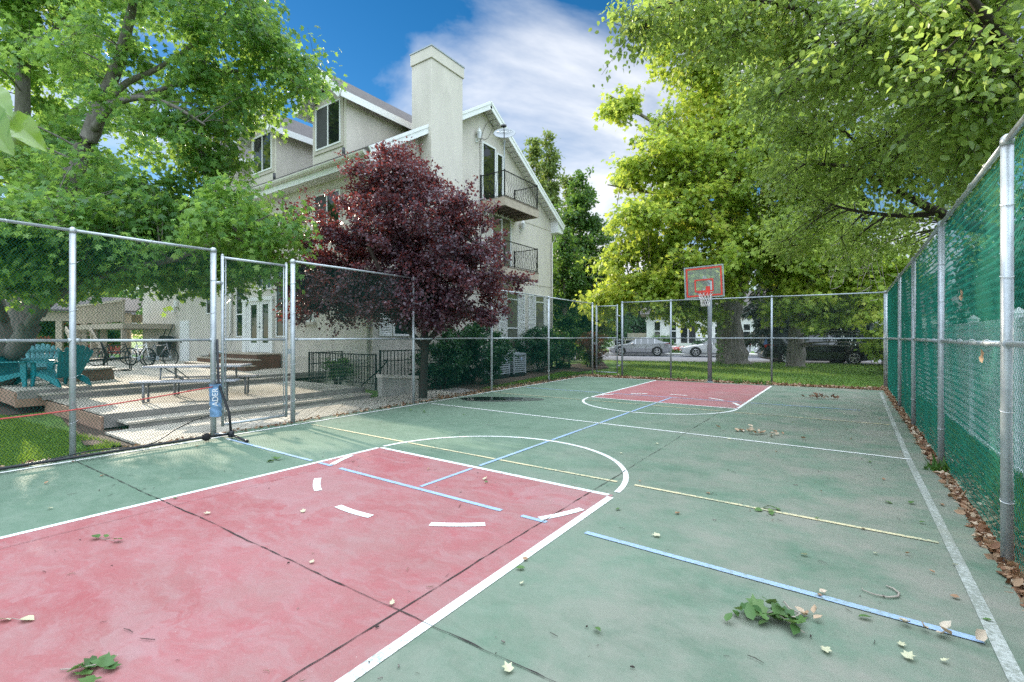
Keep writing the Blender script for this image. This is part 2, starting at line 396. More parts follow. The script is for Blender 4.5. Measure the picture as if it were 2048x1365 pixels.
def root_org(o):
    p = o
    while p.parent is not None: p = p.parent
    return np.array(p.get('org', (0, 0, 0)), float)

def link(me, name, mats, parent=None):
    o = bpy.data.objects.new(name, me)
    COL.objects.link(o)
    for m in (mats if isinstance(mats, (list, tuple)) else [mats]):
        me.materials.append(M[m] if isinstance(m, str) else m)
    if parent is not None: o.parent = parent
    return o

def np_mesh(name, verts, starts, totals, loops, mats, parent=None, tint=None, smooth=False, local=False, org=None, midx=None):
    verts = np.asarray(verts, np.float32).reshape(-1, 3)
    if parent is not None and not local: verts = verts - root_org(parent).astype(np.float32)
    if org is not None: verts = verts - np.asarray(org, np.float32)
    me = bpy.data.meshes.new(name)
    me.vertices.add(len(verts)); me.vertices.foreach_set('co', verts.ravel())
    me.loops.add(len(loops)); me.loops.foreach_set('vertex_index', np.asarray(loops, np.int32))
    me.polygons.add(len(starts)); me.polygons.foreach_set('loop_start', np.asarray(starts, np.int32)); me.polygons.foreach_set('loop_total', np.asarray(totals, np.int32))
    if midx is not None: me.polygons.foreach_set('material_index', np.asarray(midx, np.int32))
    me.update(calc_edges=True)
    if smooth: me.polygons.foreach_set('use_smooth', np.ones(len(starts), bool))
    if tint is not None:
        a = me.attributes.new('tint', 'FLOAT', 'FACE'); a.data.foreach_set('value', np.asarray(tint, np.float32))
    o = link(me, name, mats, parent)
    if org is not None: o.location = tuple(float(c) for c in org)
    return o

class MB:
    def __init__(s): s.v, s.f, s.m, s.sm = [], [], [], []
    def add(s, vs, fs, mi=0, smooth=False):
        b = len(s.v)
        s.v += [tuple(float(c) for c in p) for p in vs]
        s.f += [tuple(b + i for i in f) for f in fs]
        s.m += [mi] * len(fs); s.sm += [smooth] * len(fs)
        return s
    def box(s, x0, y0, z0, x1, y1, z1, mi=0):
        x0, x1 = sorted((x0, x1)); y0, y1 = sorted((y0, y1)); z0, z1 = sorted((z0, z1))
        return s.add([(x0, y0, z0), (x1, y0, z0), (x1, y1, z0), (x0, y1, z0), (x0, y0, z1), (x1, y0, z1), (x1, y1, z1), (x0, y1, z1)],
                     [(0, 3, 2, 1), (4, 5, 6, 7), (0, 1, 5, 4), (1, 2, 6, 5), (2, 3, 7, 6), (3, 0, 4, 7)], mi)
    def bar(s, p, q, wd, ht, mi=0, up=(0, 0, 1)):
        p, q, up = Vector(p), Vector(q), Vector(up)
        d = (q - p).normalized()
        if abs(d.dot(up)) > 0.98: up = Vector((0, 1, 0))
        r = d.cross(up).normalized() * wd / 2
        u = r.cross(d).normalized() * ht / 2
        return s.add([p - r - u, p + r - u, p + r + u, p - r + u, q - r - u, q + r - u, q + r + u, q - r + u],
                     [(0, 1, 2, 3), (7, 6, 5, 4), (0, 4, 5, 1), (1, 5, 6, 2), (2, 6, 7, 3), (3, 7, 4, 0)], mi)
    def tube(s, pts, r, n=8, mi=0, cap=True, wob=0.0, seed=0):
        pts = [Vector([float(c) for c in p]) for p in pts]
        rs = list(r) if isinstance(r, (list, tuple, np.ndarray)) else [r] * len(pts)
        b = len(s.v)
        ref = Vector((0.13, 0.21, 0.97))
        for i, p in enumerate(pts):
            t = (pts[min(i + 1, len(pts) - 1)] - pts[max(i - 1, 0)])
            t = t.normalized() if t.length > 1e-9 else Vector((0, 0, 1))
            a = t.cross(ref)
            if a.length < 0.15: a = t.cross(Vector((1, 0, 0)))
            a.normalize(); c = t.cross(a)
            for k in range(n):
                g = 2 * math.pi * k / n
                rr = rs[i]
                if wob: rr *= 1 + wob * (mnoise.noise(Vector((math.cos(g) * 1.7 + seed, math.sin(g) * 1.7, i * 0.35))) + 0.55 * (mnoise.noise(Vector((math.cos(g) * 5.2 + seed, math.sin(g) * 5.2, i * 0.10))) if n > 20 else 0))
                q = p + (a * math.cos(g) + c * math.sin(g)) * rr
                s.v.append((q.x, q.y, q.z))
        fs = []
        for i in range(len(pts) - 1):
            for k in range(n):
                k2 = (k + 1) % n
                fs.append((b + i * n + k, b + i * n + k2, b + (i + 1) * n + k2, b + (i + 1) * n + k))
        s.f += fs; s.m += [mi] * len(fs); s.sm += [True] * len(fs)
        if cap:
            s.f += [tuple(b + k for k in range(n - 1, -1, -1)), tuple(b + (len(pts) - 1) * n + k for k in range(n))]
            s.m += [mi] * 2; s.sm += [False] * 2
        return s
    def lathe(s, prof, o=(0, 0, 0), n=16, mi=0, axis='z', smooth=True):
        b = len(s.v); o = Vector(o)
        for r, z in prof:
            for k in range(n):
                g = 2 * math.pi * k / n
                q = {'z': (r * math.cos(g), r * math.sin(g), z), 'y': (r * math.cos(g), z, r * math.sin(g)), 'x': (z, r * math.cos(g), r * math.sin(g))}[axis]
                s.v.append((o.x + q[0], o.y + q[1], o.z + q[2]))
        fs = []
        for i in range(len(prof) - 1):
            for k in range(n):
                k2 = (k + 1) % n
                fs.append((b + i * n + k, b + i * n + k2, b + (i + 1) * n + k2, b + (i + 1) * n + k))
        s.f += fs; s.m += [mi] * len(fs); s.sm += [smooth] * len(fs)
        s.f += [tuple(b + k for k in range(n - 1, -1, -1)), tuple(b + (len(prof) - 1) * n + k for k in range(n))]
        s.m += [mi] * 2; s.sm += [False] * 2
        return s
    def prism(s, poly, vec, mi=0):
        poly = [Vector(p) for p in poly]; vec = Vector(vec); n = len(poly)
        vs = poly + [p + vec for p in poly]
        fs = [tuple(range(n - 1, -1, -1)), tuple(range(n, 2 * n))] + [(i, (i + 1) % n, n + (i + 1) % n, n + i) for i in range(n)]
        return s.add(vs, fs, mi)
    def build(s, name, mats, parent=None, loc=None, bevel=0.0, fix=True):
        org = root_org(parent) if parent is not None else np.array(loc if loc is not None else (0, 0, 0), float)
        me = bpy.data.meshes.new(name)
        vs = np.array(s.v, float).reshape(-1, 3) - org
        me.from_pydata(vs.tolist(), [], s.f)
        me.polygons.foreach_set('material_index', s.m)
        me.polygons.foreach_set('use_smooth', s.sm)
        if fix:
            bm = bmesh.new(); bm.from_mesh(me); bmesh.ops.recalc_face_normals(bm, faces=bm.faces); bm.to_mesh(me); bm.free()
        me.update()
        o = link(me, name, mats, parent)
        if parent is None and loc is not None: o.location = loc
        if bevel:
            b = o.modifiers.new('bevel', 'BEVEL'); b.width = bevel; b.segments = 2; b.limit_method = 'ANGLE'
        return o

def kids(o): return [c for c in S.objects if c.parent is o]
def copy_tree(o, parent=None, table=None):
    if table is None:
        table = {}
        for c in S.objects:
            if c.parent is not None: table.setdefault(c.parent.name, []).append(c)
    c = o.copy(); COL.objects.link(c)
    if parent is not None: c.parent = parent
    for ch in table.get(o.name, []): copy_tree(ch, c, table)
    return c

def text_mesh(name, body, size, mat, parent, mtx, extrude=0.001):
    cu = bpy.data.curves.new(name, 'FONT'); cu.body = body; cu.size = size; cu.extrude = extrude; cu.align_x = 'CENTER'; cu.align_y = 'CENTER'
    tmp = bpy.data.objects.new(name, cu)
    COL.objects.link(tmp)
    me = bpy.data.meshes.new_from_object(tmp.evaluated_get(bpy.context.evaluated_depsgraph_get()))
    bpy.data.objects.remove(tmp); bpy.data.curves.remove(cu)
    me.transform(mtx)
    org = root_org(parent)
    me.transform(Matrix.Translation(-Vector(org)))
    me.materials.clear()
    return link(me, name, mat, parent)

# ------------------------------------------------------------------ foliage helpers
def shape(pts, faces): return np.array(pts, float), faces
OVAL = shape([(0, 0, 0), (0, .5, -.02), (0, 1, -.14), (.27, .22, .06), (.30, .58, .03), (-.27, .22, .06), (-.30, .58, .03)], [(0, 3, 4, 2, 1), (0, 1, 2, 6, 5)])
MAPLE = shape([(0, 0, 0), (0, .45, 0), (0, 1, -.14), (.18, .0, .03), (.5, .10, -.06), (.25, .33, .04), (.55, .66, -.10), (.17, .62, .02),
               (-.18, .0, .03), (-.5, .10, -.06), (-.25, .33, .04), (-.55, .66, -.10), (-.17, .62, .02)], [(0, 3, 4, 5, 6, 7, 2, 1), (0, 1, 2, 12, 11, 10, 9, 8)])
DIAM = shape([(0, 0, 0), (.33, .42, .07), (0, 1, -.1), (-.33, .42, .07)], [(0, 1, 2), (0, 2, 3)])
BLADE = shape([(-.04, 0, 0), (.04, 0, 0), (.03, .6, .06), (0, 1, .22)], [(0, 1, 2, 3)])
NEEDLE = shape([(-.09, 0, 0), (.09, 0, 0), (.05, 1, -.12), (-.05, 1, -.12)], [(0, 1, 2, 3)])

def unit(a): return a / np.maximum(np.linalg.norm(a, axis=-1, keepdims=True), 1e-9)

def leaves(name, pos, tdir, nrm, size, shp, mats, parent=None, tint=None, org=None, kind=None):
    """one mesh of many leaf faces"""
    sv, sf = shp
    n = len(pos)
    t = unit(tdir); nn = nrm - (nrm * t).sum(-1, keepdims=True) * t; nn = unit(nn)
    r = np.cross(t, nn)
    sz = np.broadcast_to(np.asarray(size, float), (n,))[:, None, None]
    V = pos[:, None, :] + sz * (sv[None, :, 0:1] * r[:, None, :] + sv[None, :, 1:2] * t[:, None, :] + sv[None, :, 2:3] * nn[:, None, :])
    k = len(sv)
    fl = np.array([len(f) for f in sf]); idx = np.concatenate([np.array(f) for f in sf])
    loops = (np.arange(n)[:, None] * k + idx[None, :]).ravel()
    totals = np.tile(fl, n); starts = np.concatenate([[0], np.cumsum(totals)[:-1]])
    if tint is None: tint = rng.random(n)
    o = np_mesh(name, V.reshape(-1, 3), starts, totals, loops, mats, parent, np.repeat(tint, len(sf)), org=org)
    if kind: o['kind'] = kind
    return o

def limb_pts(path, step=0.25):
    out = []
    for a, b in zip(path[:-1], path[1:]):
        a, b = np.array(a, float), np.array(b, float)
        k = max(2, int(np.linalg.norm(b[:3] - a[:3]) / step))
        for i in range(k): out.append(a + (b - a) * i / k)
    out.append(np.array(path[-1], float))
    return np.array(out)

def smooth_path(path, k=4):
    P = np.array(path, float)
    if len(P) < 3: return P
    res = []
    for i in range(len(P) - 1):
        p0, p1, p2, p3 = P[max(i - 1, 0)], P[i], P[i + 1], P[min(i + 2, len(P) - 1)]
        for j in range(k):
            s = j / k
            res.append(0.5 * ((2 * p1) + (-p0 + p2) * s + (2 * p0 - 5 * p1 + 4 * p2 - p3) * s * s + (-p0 + 3 * p1 - 3 * p2 + p3) * s ** 3))
    res.append(P[-1])
    res = np.array(res); res[:, 3] = np.maximum(res[:, 3], 0.006)
    return res

def grow(name, label, cat, limbs, blobs, leafmatname, barkname, shp=OVAL, lsize=0.1, cr=0.7, per=220, twigs=7, droop=0.5, group=None,
         flat=0.65, twig_r=0.007, trunk_sides=14, shell=0.45, wob=0.18, tint_bias=0.0, parts=('trunk', 'crown'), up=0.6):
    """a tree: limbs given as paths, leaf clumps spread through the crown's blobs, a branch to each clump"""
    limbs = [smooth_path(l) for l in limbs]
    base = limbs[0][0][:3].copy()
    root = thing(name, label, cat, tuple(base), 0, group)
    mb = MB()
    for i, l in enumerate(limbs): mb.tube(l[:, :3], l[:, 3], trunk_sides if l[0][3] > 0.12 else 8, wob=wob if l[0][3] > 0.1 else 0.05, seed=i * 3.1)
    LP = np.concatenate([limb_pts(l) for l in limbs])
    if len(LP) > 30: LP = LP[np.argsort(LP[:, 2])][int(len(LP) * 0.12):]
    pos, td, nm, tn = [], [], [], []
    for bl in blobs:
        c, rad, k = np.array(bl[0], float), np.array(bl[1], float), bl[2]
        tb = bl[3] if len(bl) > 3 else 0.0
        for _ in range(k):
            dvec = unit(rng.normal(size=3)); rr = (1 - shell) * rng.random() ** 0.5 + shell if rng.random() < 0.8 else rng.random() * 0.6
            cc = c + dvec * rad * rr
            dd = np.linalg.norm(LP[:, :3] - cc, axis=1) + np.maximum(0, LP[:, 2] - cc[2]) * 0.5
            j = int(np.argmin(dd)); st = LP[j]
            dist = np.linalg.norm(st[:3] - cc)
            r0 = max(min(st[3] * 0.55, 0.010 + 0.009 * dist), twig_r)
            mid = (st[:3] * 0.55 + cc * 0.45) + np.array([0, 0, 0.10 * dist]) + rng.normal(size=3) * 0.05 * dist
            q = np.linspace(0, 1, 6)[:, None]
            pth = (1 - q) ** 2 * st[:3] + 2 * q * (1 - q) * mid + q ** 2 * cc
            mb.tube(pth, np.linspace(r0, twig_r, 6), 5, cap=False)
            ctint = rng.normal() * 0.16 + tb
            cs = cr * rng.uniform(0.75, 1.25)
            for _t in range(twigs):
                dv_ = rng.normal(size=3); dv_[2] *= flat; dv_ = unit(dv_)
                ln = cs * rng.uniform(0.55, 1.15)
                e = cc + dv_ * ln + np.array([0, 0, -droop * 0.25 * ln])
                mb.tube([cc, (cc + e) / 2 + np.array([0, 0, 0.05 * ln]), e], [twig_r, twig_r * 0.7, twig_r * 0.4], 3, cap=False)
                kk = max(2, int(per / twigs))
                tt = rng.random(kk)[:, None] ** 0.7
                pp = cc + (e - cc) * (0.12 + 0.92 * tt) + rng.normal(size=(kk, 3)) * np.array([1, 1, 0.8]) * (0.17 * cs)
                pos.append(pp)
                ow = unit(pp - c + rng.normal(size=(kk, 3)) * 0.3)
                h = rng.normal(size=(kk, 3)) * 0.6 + ow * 0.6; h[:, 2] -= droop
                td.append(h)
                nv = rng.normal(size=(kk, 3)) * 0.55 + ow * 0.5; nv[:, 2] += up
                nm.append(nv)
                tn.append(np.clip(0.45 + ctint + tint_bias + rng.normal(size=kk) * 0.18, 0, 1))
    mb.build(parts[0], barkname, root, fix=False)
    P = np.concatenate(pos)
    leaves(parts[1], P, np.concatenate(td), np.concatenate(nm), lsize * rng.uniform(0.65, 1.25, len(P)), shp, leafmatname, root, np.concatenate(tn))
    return root

# ================================================================== SETTING
ST_A = R(18.6)                                   # the street runs at an angle to the court
ST_T = np.array([math.cos(ST_A), math.sin(ST_A)]); ST_N = np.array([-math.sin(ST_A), math.cos(ST_A)])
def street(a, s, z=0.0):
    p = a * ST_T + s * ST_N
    return (p[0], p[1], z)
KERB_S, FAR_S = 28.1, 39.6

def lawn_z(x, y):
    s = x * ST_N[0] + y * ST_N[1]
    t = min(max((s - 18.5) / (KERB_S - 18.5), 0), 1)
    z = -0.045 + 0.245 * t * t * (3 - 2 * t)
    return z

# ground: one sheet to the horizon
xs = np.concatenate([[-900, -400, -200, -120, -80, -60, -48], np.arange(-40, 30.1, 1.0), [36, 44, 60, 90, 150, 300, 900]])
ys = np.concatenate([[-900, -300, -120, -60, -30, -15, -8], np.arange(-4, 60.1, 1.0), [70, 85, 110, 160, 300, 900]])
gv, gf = [], []
for y in ys:
    for x in xs:
        s_ = x * ST_N[0] + y * ST_N[1]
        z = lawn_z(x, y)
        if s_ > KERB_S + 0.2: z = 0.02 if s_ < FAR_S + 0.5 else 0.22
        inc = -9.2 < x < 1.4 and -4 < y < 18.6
        gv.append((x, y, z - (0.12 if inc else 0)))
nx = len(xs)
for j in range(len(ys) - 1):
    for i in range(nx - 1): gf.append((j * nx + i, j * nx + i + 1, (j + 1) * nx + i + 1, (j + 1) * nx + i))
g = MB(); g.add(gv, gf, 0, True)
tag(g.build('lawn', 'lawn'), 'green lawn reaching around the court, deck and far street', 'lawn', kind='structure')

# court slab (its far end is slightly out of square)
slab = [(-8.42, -3.0), (0.83, -3.0), (0.98, 17.95), (-8.78, 17.42)]
m = MB(); m.prism([(x, y, -0.12) for x, y in slab], (0, 0, 0.12), 0)
court = m.build('court', 'court')
tag(court, 'green and red painted concrete sports court with white, blue and yellow lines', 'court', kind='structure')

def ground_poly(mb, pts, z): mb.add([(p[0], p[1], z) for p in pts], [tuple(range(len(pts)))])
def stripe(mb, p, q, wd, z):
    p, q = np.array(p, float), np.array(q, float); d = (q - p) / np.linalg.norm(q - p); n = np.array([-d[1], d[0]]) * wd / 2
    ground_poly(mb, [p - n, q - n, q + n, p + n], z)
def arc(mb, c, r, a0, a1, wd, z, k=40):
    A = np.linspace(a0, a1, k + 1)
    vs = [(c[0] + (r + s) * math.cos(a), c[1] + (r + s) * math.sin(a), z) for a in A for s in (-wd / 2, wd / 2)]
    mb.add(vs, [(2 * i, 2 * i + 1, 2 * i + 3, 2 * i + 2) for i in range(k)])

m = MB()
ground_poly(m, [(-5.50, -2.99), (-1.88, -2.99), (-1.91, 4.53), (-5.50, 4.57)], 0.002)
ground_poly(m, [(-5.50, 11.53), (-1.93, 11.53), (-1.92, 17.55), (-5.66, 17.35)], 0.002)
m.build('key_paint', 'key', court)
m = MB(); zc = [0.0044]
def W(p, q, wd=0.055): stripe(m, p, q, wd, zc[0]); zc[0] += 0.00012
W((-5.48, -2.98), (-5.50, 4.52), 0.06); W((-1.88, -2.98), (-1.91, 4.45), 0.07)
W((-5.47, 4.545), (-1.95, 4.50), 0.06)
arc(m, (-3.71, 4.53), 1.80, R(3), R(177), 0.06, zc[0]); zc[0] += 0.0002
W((-5.47, 11.53), (-1.97, 11.53), 0.06); W((-5.50, 11.56), (-5.66, 17.34), 0.06); W((-1.94, 11.56), (-1.93, 17.5), 0.06)
arc(m, (-3.72, 11.52), 1.79, R(183), R(357), 0.06, zc[0]); zc[0] += 0.0002
W((-8.10, 8.24), (0.72, 8.05), 0.05)
W((-8.05, -2.9), (-8.12, 1.2)); W((-8.12, 1.2), (-8.17, 4.92), 0.055); W((-8.17, 4.95), (-8.50, 14.5)); W((-8.50, 14.53), (-8.56, 17.1))
W((-8.5, 17.22), (-5.75, 17.38), 0.05)
for a in (204, 237.5, 271, 304.5, 335):
    arc(m, (-3.71, 4.53), 1.80, R(a - 7.5), R(a + 7.5), 0.075, zc[0], 6); zc[0] += 0.0001
for a in (25, 55, 90, 124, 156):
    arc(m, (-3.72, 11.52), 1.80, R(a - 7.5), R(a + 7.5), 0.075, zc[0], 6); zc[0] += 0.0001
m.build('white_line', 'white_line', court, fix=False)
m = MB()
stripe(m, (0.62, -2.9), (0.69, 8.0), 0.068, 0.0046); stripe(m, (0.69, 8.08), (0.86, 17.3), 0.066, 0.0046)
m.build('worn_white_line', 'old_white_line', court, fix=False)
m = MB()
for p, q, wd in (((-7.95, 3.56), (-5.62, 3.55), .05), ((-5.46, 3.55), (-5.2, 3.55), .05), ((-5.02, 3.545), (-2.58, 3.53), .055), ((-2.36, 3.53), (-2.1, 3.53), .05), ((-1.73, 3.53), (0.60, 3.46), .055),
                 ((-3.70, 3.60), (-3.70, 4.45), .05), ((-3.70, 4.60), (-3.705, 6.28), .05), ((-3.705, 6.40), (-3.71, 8.07), .05), ((-3.71, 8.19), (-3.72, 9.66), .05), ((-3.72, 9.80), (-3.72, 11.46), .05), ((-3.72, 11.6), (-3.72, 12.6), .05),
                 ((-8.2, 12.55), (-5.6, 12.63), .05), ((-5.4, 12.64), (-2.05, 12.72), .05), ((-1.85, 12.72), (0.3, 12.8), .05)):
    stripe(m, p, q, wd, 0.0062)
m.build('blue_line', 'blue_line', court, fix=False)
m = MB()
for p, q in (((-7.97, 5.03), (-5.50, 4.99)), ((-5.38, 4.99), (-3.74, 4.97)), ((-3.66, 4.97), (-2.05, 4.96)), ((-1.85, 4.96), (0.60, 4.92)), ((-8.2, 10.9), (-5.5, 10.93)), ((-5.35, 10.93), (-3.76, 10.94)), ((-3.68, 10.94), (-2.1, 10.95)), ((-1.9, 10.95), (0.68, 11.0))):
    stripe(m, p, q, 0.045, 0.0062)
m.build('yellow_line', 'yellow_line', court, fix=False)
def crack(mb, p, q, wd, z, n=60):
    p, q = np.array(p, float), np.array(q, float); d = (q - p) / np.linalg.norm(q - p); nn = np.array([-d[1], d[0]])
    off = np.cumsum(rng.normal(size=n + 1)) * 0.0026; off -= np.linspace(0, off[-1], n + 1)
    vs = []
    for i in range(n + 1):
        c = p + (q - p) * i / n + nn * off[i]; h = wd * rng.uniform(0.12, 0.85)
        vs += [(*(c - nn * h), z), (*(c + nn * h), z)]
    mb.add(vs, [(2 * i, 2 * i + 2, 2 * i + 3, 2 * i + 1) for i in range(n)])
m = MB()
crack(m, (-2.135, -2.9), (-2.145, 6.0), 0.0075, 0.0076, 120); crack(m, (-2.145, 6.02), (-2.15, 12.0), 0.005, 0.0076)
crack(m, (-8.2, 1.80), (0.4, 1.93), 0.0075, 0.0079, 140)
crack(m, (-5.22, -2.9), (-5.20, 8.2), 0.003, 0.0073, 90); crack(m, (-8.4, 9.65), (0.85, 9.75), 0.003, 0.0071)
crack(m, (-5.6, 15.4), (0.9, 16.0), 0.003, 0.0071)
m.build('crack', 'crack', court, fix=False)

# puddle in the low spot by the fence, a wet ring round it
def blob_poly(c, a, b, ang, n, jit, z, seed):
    r_ = np.random.default_rng(seed); ph = r_.random(4) * 6.28
    pts = []
    for i in range(n):
        t = 2 * math.pi * i / n
        k = 1 + jit * (math.sin(2 * t + ph[0]) * .5 + math.sin(3 * t + ph[1]) * .4 + math.sin(5 * t + ph[2]) * .25 + math.sin(9 * t + ph[3]) * 0.1)
        x, y = a * k * math.cos(t), b * k * math.sin(t)
        pts.append((c[0] + x * math.cos(ang) - y * math.sin(ang), c[1] + x * math.sin(ang) + y * math.cos(ang), z))
    return pts
pc = ground(982, 798)
m = MB(); p = blob_poly(pc, 0.78, 0.36, R(33), 48, 0.14, 0.0088, 3); m.add(p, [tuple(range(len(p)))])
pud = m.build('puddle', 'water'); tag(pud, 'shallow dark puddle on the green court by the fence', 'puddle', kind='structure')
m = MB(); p = blob_poly(ground(1004, 799), 1.1, 0.44, R(33), 56, 0.12, 0.0028, 9); m.add(p, [tuple(range(len(p)))])
m.build('wet_patch', 'wet', pud)

# soil strip under the fences, mulch beds, boardwalk base
m = MB()
def sheet(mb, pts, dz, n=24):
    pts = [np.array(p, float) for p in pts]
    for i in range(n):
        t0, t1 = i / n, (i + 1) / n
        q = [pts[0] + (pts[1] - pts[0]) * t0, pts[0] + (pts[1] - pts[0]) * t1, pts[3] + (pts[2] - pts[3]) * t1, pts[3] + (pts[2] - pts[3]) * t0]
        mb.add([(p[0], p[1], lawn_z(p[0], p[1]) + dz) for p in q], [(0, 1, 2, 3)])
sheet(m, [(0.84, -3), (0.98, 19.6), (1.55, 19.6), (1.5, -3)], 0.012)
sheet(m, [(-8.78, 17.42), (0.98, 17.95), (1.0, 19.25), (-8.9, 18.7)], 0.012)
sheet(m, [(-8.55, 9.5), (-8.8, 17.4), (-9.15, 18.6), (-9.0, 9.9)], 0.012)
sheet(m, [(-9.0, 10.2), (-9.6, 14.0), (-12.0, 17.0), (-12.0, 9.7)], 0.02)
sheet(m, [(-9.8, 14.0), (-10.5, 19.5), (-11.4, 24.0), (-12.0, 14.0)], 0.024)
sheet(m, [(-9.9, 18.8), (-9.3, 21.5), (-11.2, 25), (-12.5, 18.0)], 0.028)
sheet(m, [(-9.4, 2.2), (-8.5, 2.75), (-10.3, 3.0), (-13.5, 2.75)], 0.012)
sheet(m, [(-15.2, 1.3), (-14.2, 1.9), (-14.5, 2.9), (-17.5, 2.9)], 0.014)
tag(m.build('soil', 'soil'), 'dark soil and bark mulch under the fences and shrubs', 'soil', kind='structure')

# street
m = MB()
def sband(mb, s0, s1, z0, z1=None, a0=-220, a1=220, n=1):
    z1 = z0 if z1 is None else z1
    mb.add([street(a0, s0, z0), street(a1, s0, z0), street(a1, s1, z1), street(a0, s1, z1)], [(0, 1, 2, 3)])
sband(m, KERB_S + 0.3, FAR_S, 0.13)
tag(m.build('road', 'asphalt'), 'grey asphalt street beyond the back fence', 'road', kind='structure')
m = MB()
for s0, s1, zt in ((KERB_S - 0.05, KERB_S + 0.3, 0.225), (FAR_S, FAR_S + 0.4, 0.26)):
    m.prism([street(-220, s0, 0.0), street(-220, s1, 0.0), street(-220, s1, zt - .02), street(-220, s0, zt)], Vector(street(440, 0)), 0)
tag(m.build('kerb', 'kerb'), 'pale concrete kerbs along both sides of the street', 'kerb', kind='structure')
m = MB(); sband(m, FAR_S + 0.4, FAR_S + 2.0, 0.252)
m.add([street(4, FAR_S + 2.0, 0.25), street(8.2, FAR_S + 2.0, 0.25), street(7.2, FAR_S + 9.5, 0.25), street(5.2, FAR_S + 9.5, 0.25)], [(0, 1, 2, 3)])
tag(m.build('pavement', 'kerb'), 'pale concrete pavement on the far side of the street', 'pavement', kind='structure')
# second road at the left, running away behind the corner lot
m = MB()
m.add([street(-60, FAR_S + 6.0, 0.256), street(-6.2, FAR_S + 5.6, 0.256), street(-6.6, FAR_S + 8.8, 0.256), street(-60, FAR_S + 9.6, 0.256)], [(0, 1, 2, 3)])
tag(m.build('driveway', 'asphalt'), 'grey driveway strip across the far lawn beyond the sedan', 'driveway', kind='structure')

# ================================================================== FENCES
def wires(name, P0, P1, z0, z1, parent, mat, rad=0.0022, pitch=0.036, dep=0.0035, n=3):
    P0, P1 = np.array(P0, float), np.array(P1, float)
    Lh = np.linalg.norm(P1 - P0); u = (P1 - P0) / Lh; nv = np.array([-u[1], u[0]])
    npk = int(Lh / pitch); K = int((z1 - z0) / pitch) + 1
    i = np.arange(npk)[:, None]; k = np.arange(K)[None, :]
    odd = (k + i) % 2 if False else (k % 2) + 0 * i
    a = (i + odd) * pitch
    dz = z0 + k * pitch + 0 * i
    dd = np.where(odd == 0, dep, -dep)
    wav = 0.004 * np.sin(a * 2.1 + dz * 1.3) + 0.003 * np.sin(a * 5.7 - dz * 2.9)
    C = np.stack([P0[0] + u[0] * a + nv[0] * (dd + wav), P0[1] + u[1] * a + nv[1] * (dd + wav), dz], -1)
    ang = 2 * np.pi * np.arange(n) / n
    off = np.stack([(u[0] * np.cos(ang) * 1.35 + nv[0] * np.sin(ang)) * rad, (u[1] * np.cos(ang) * 1.35 + nv[1] * np.sin(ang)) * rad, 0 * ang], -1)
    V = C[:, :, None, :] + off[None, None]
    base = (np.arange(npk)[:, None, None] * K + np.arange(K - 1)[None, :, None]) * n
    j = np.arange(n)[None, None, :]; j2 = (j + 1) % n
    q = np.stack([base + j, base + j2, base + n + j2, base + n + j], -1).reshape(-1, 4)
    return np_mesh(name, V.reshape(-1, 3), np.arange(len(q)) * 4, np.full(len(q), 4), q.ravel(), mat, parent, smooth=True)

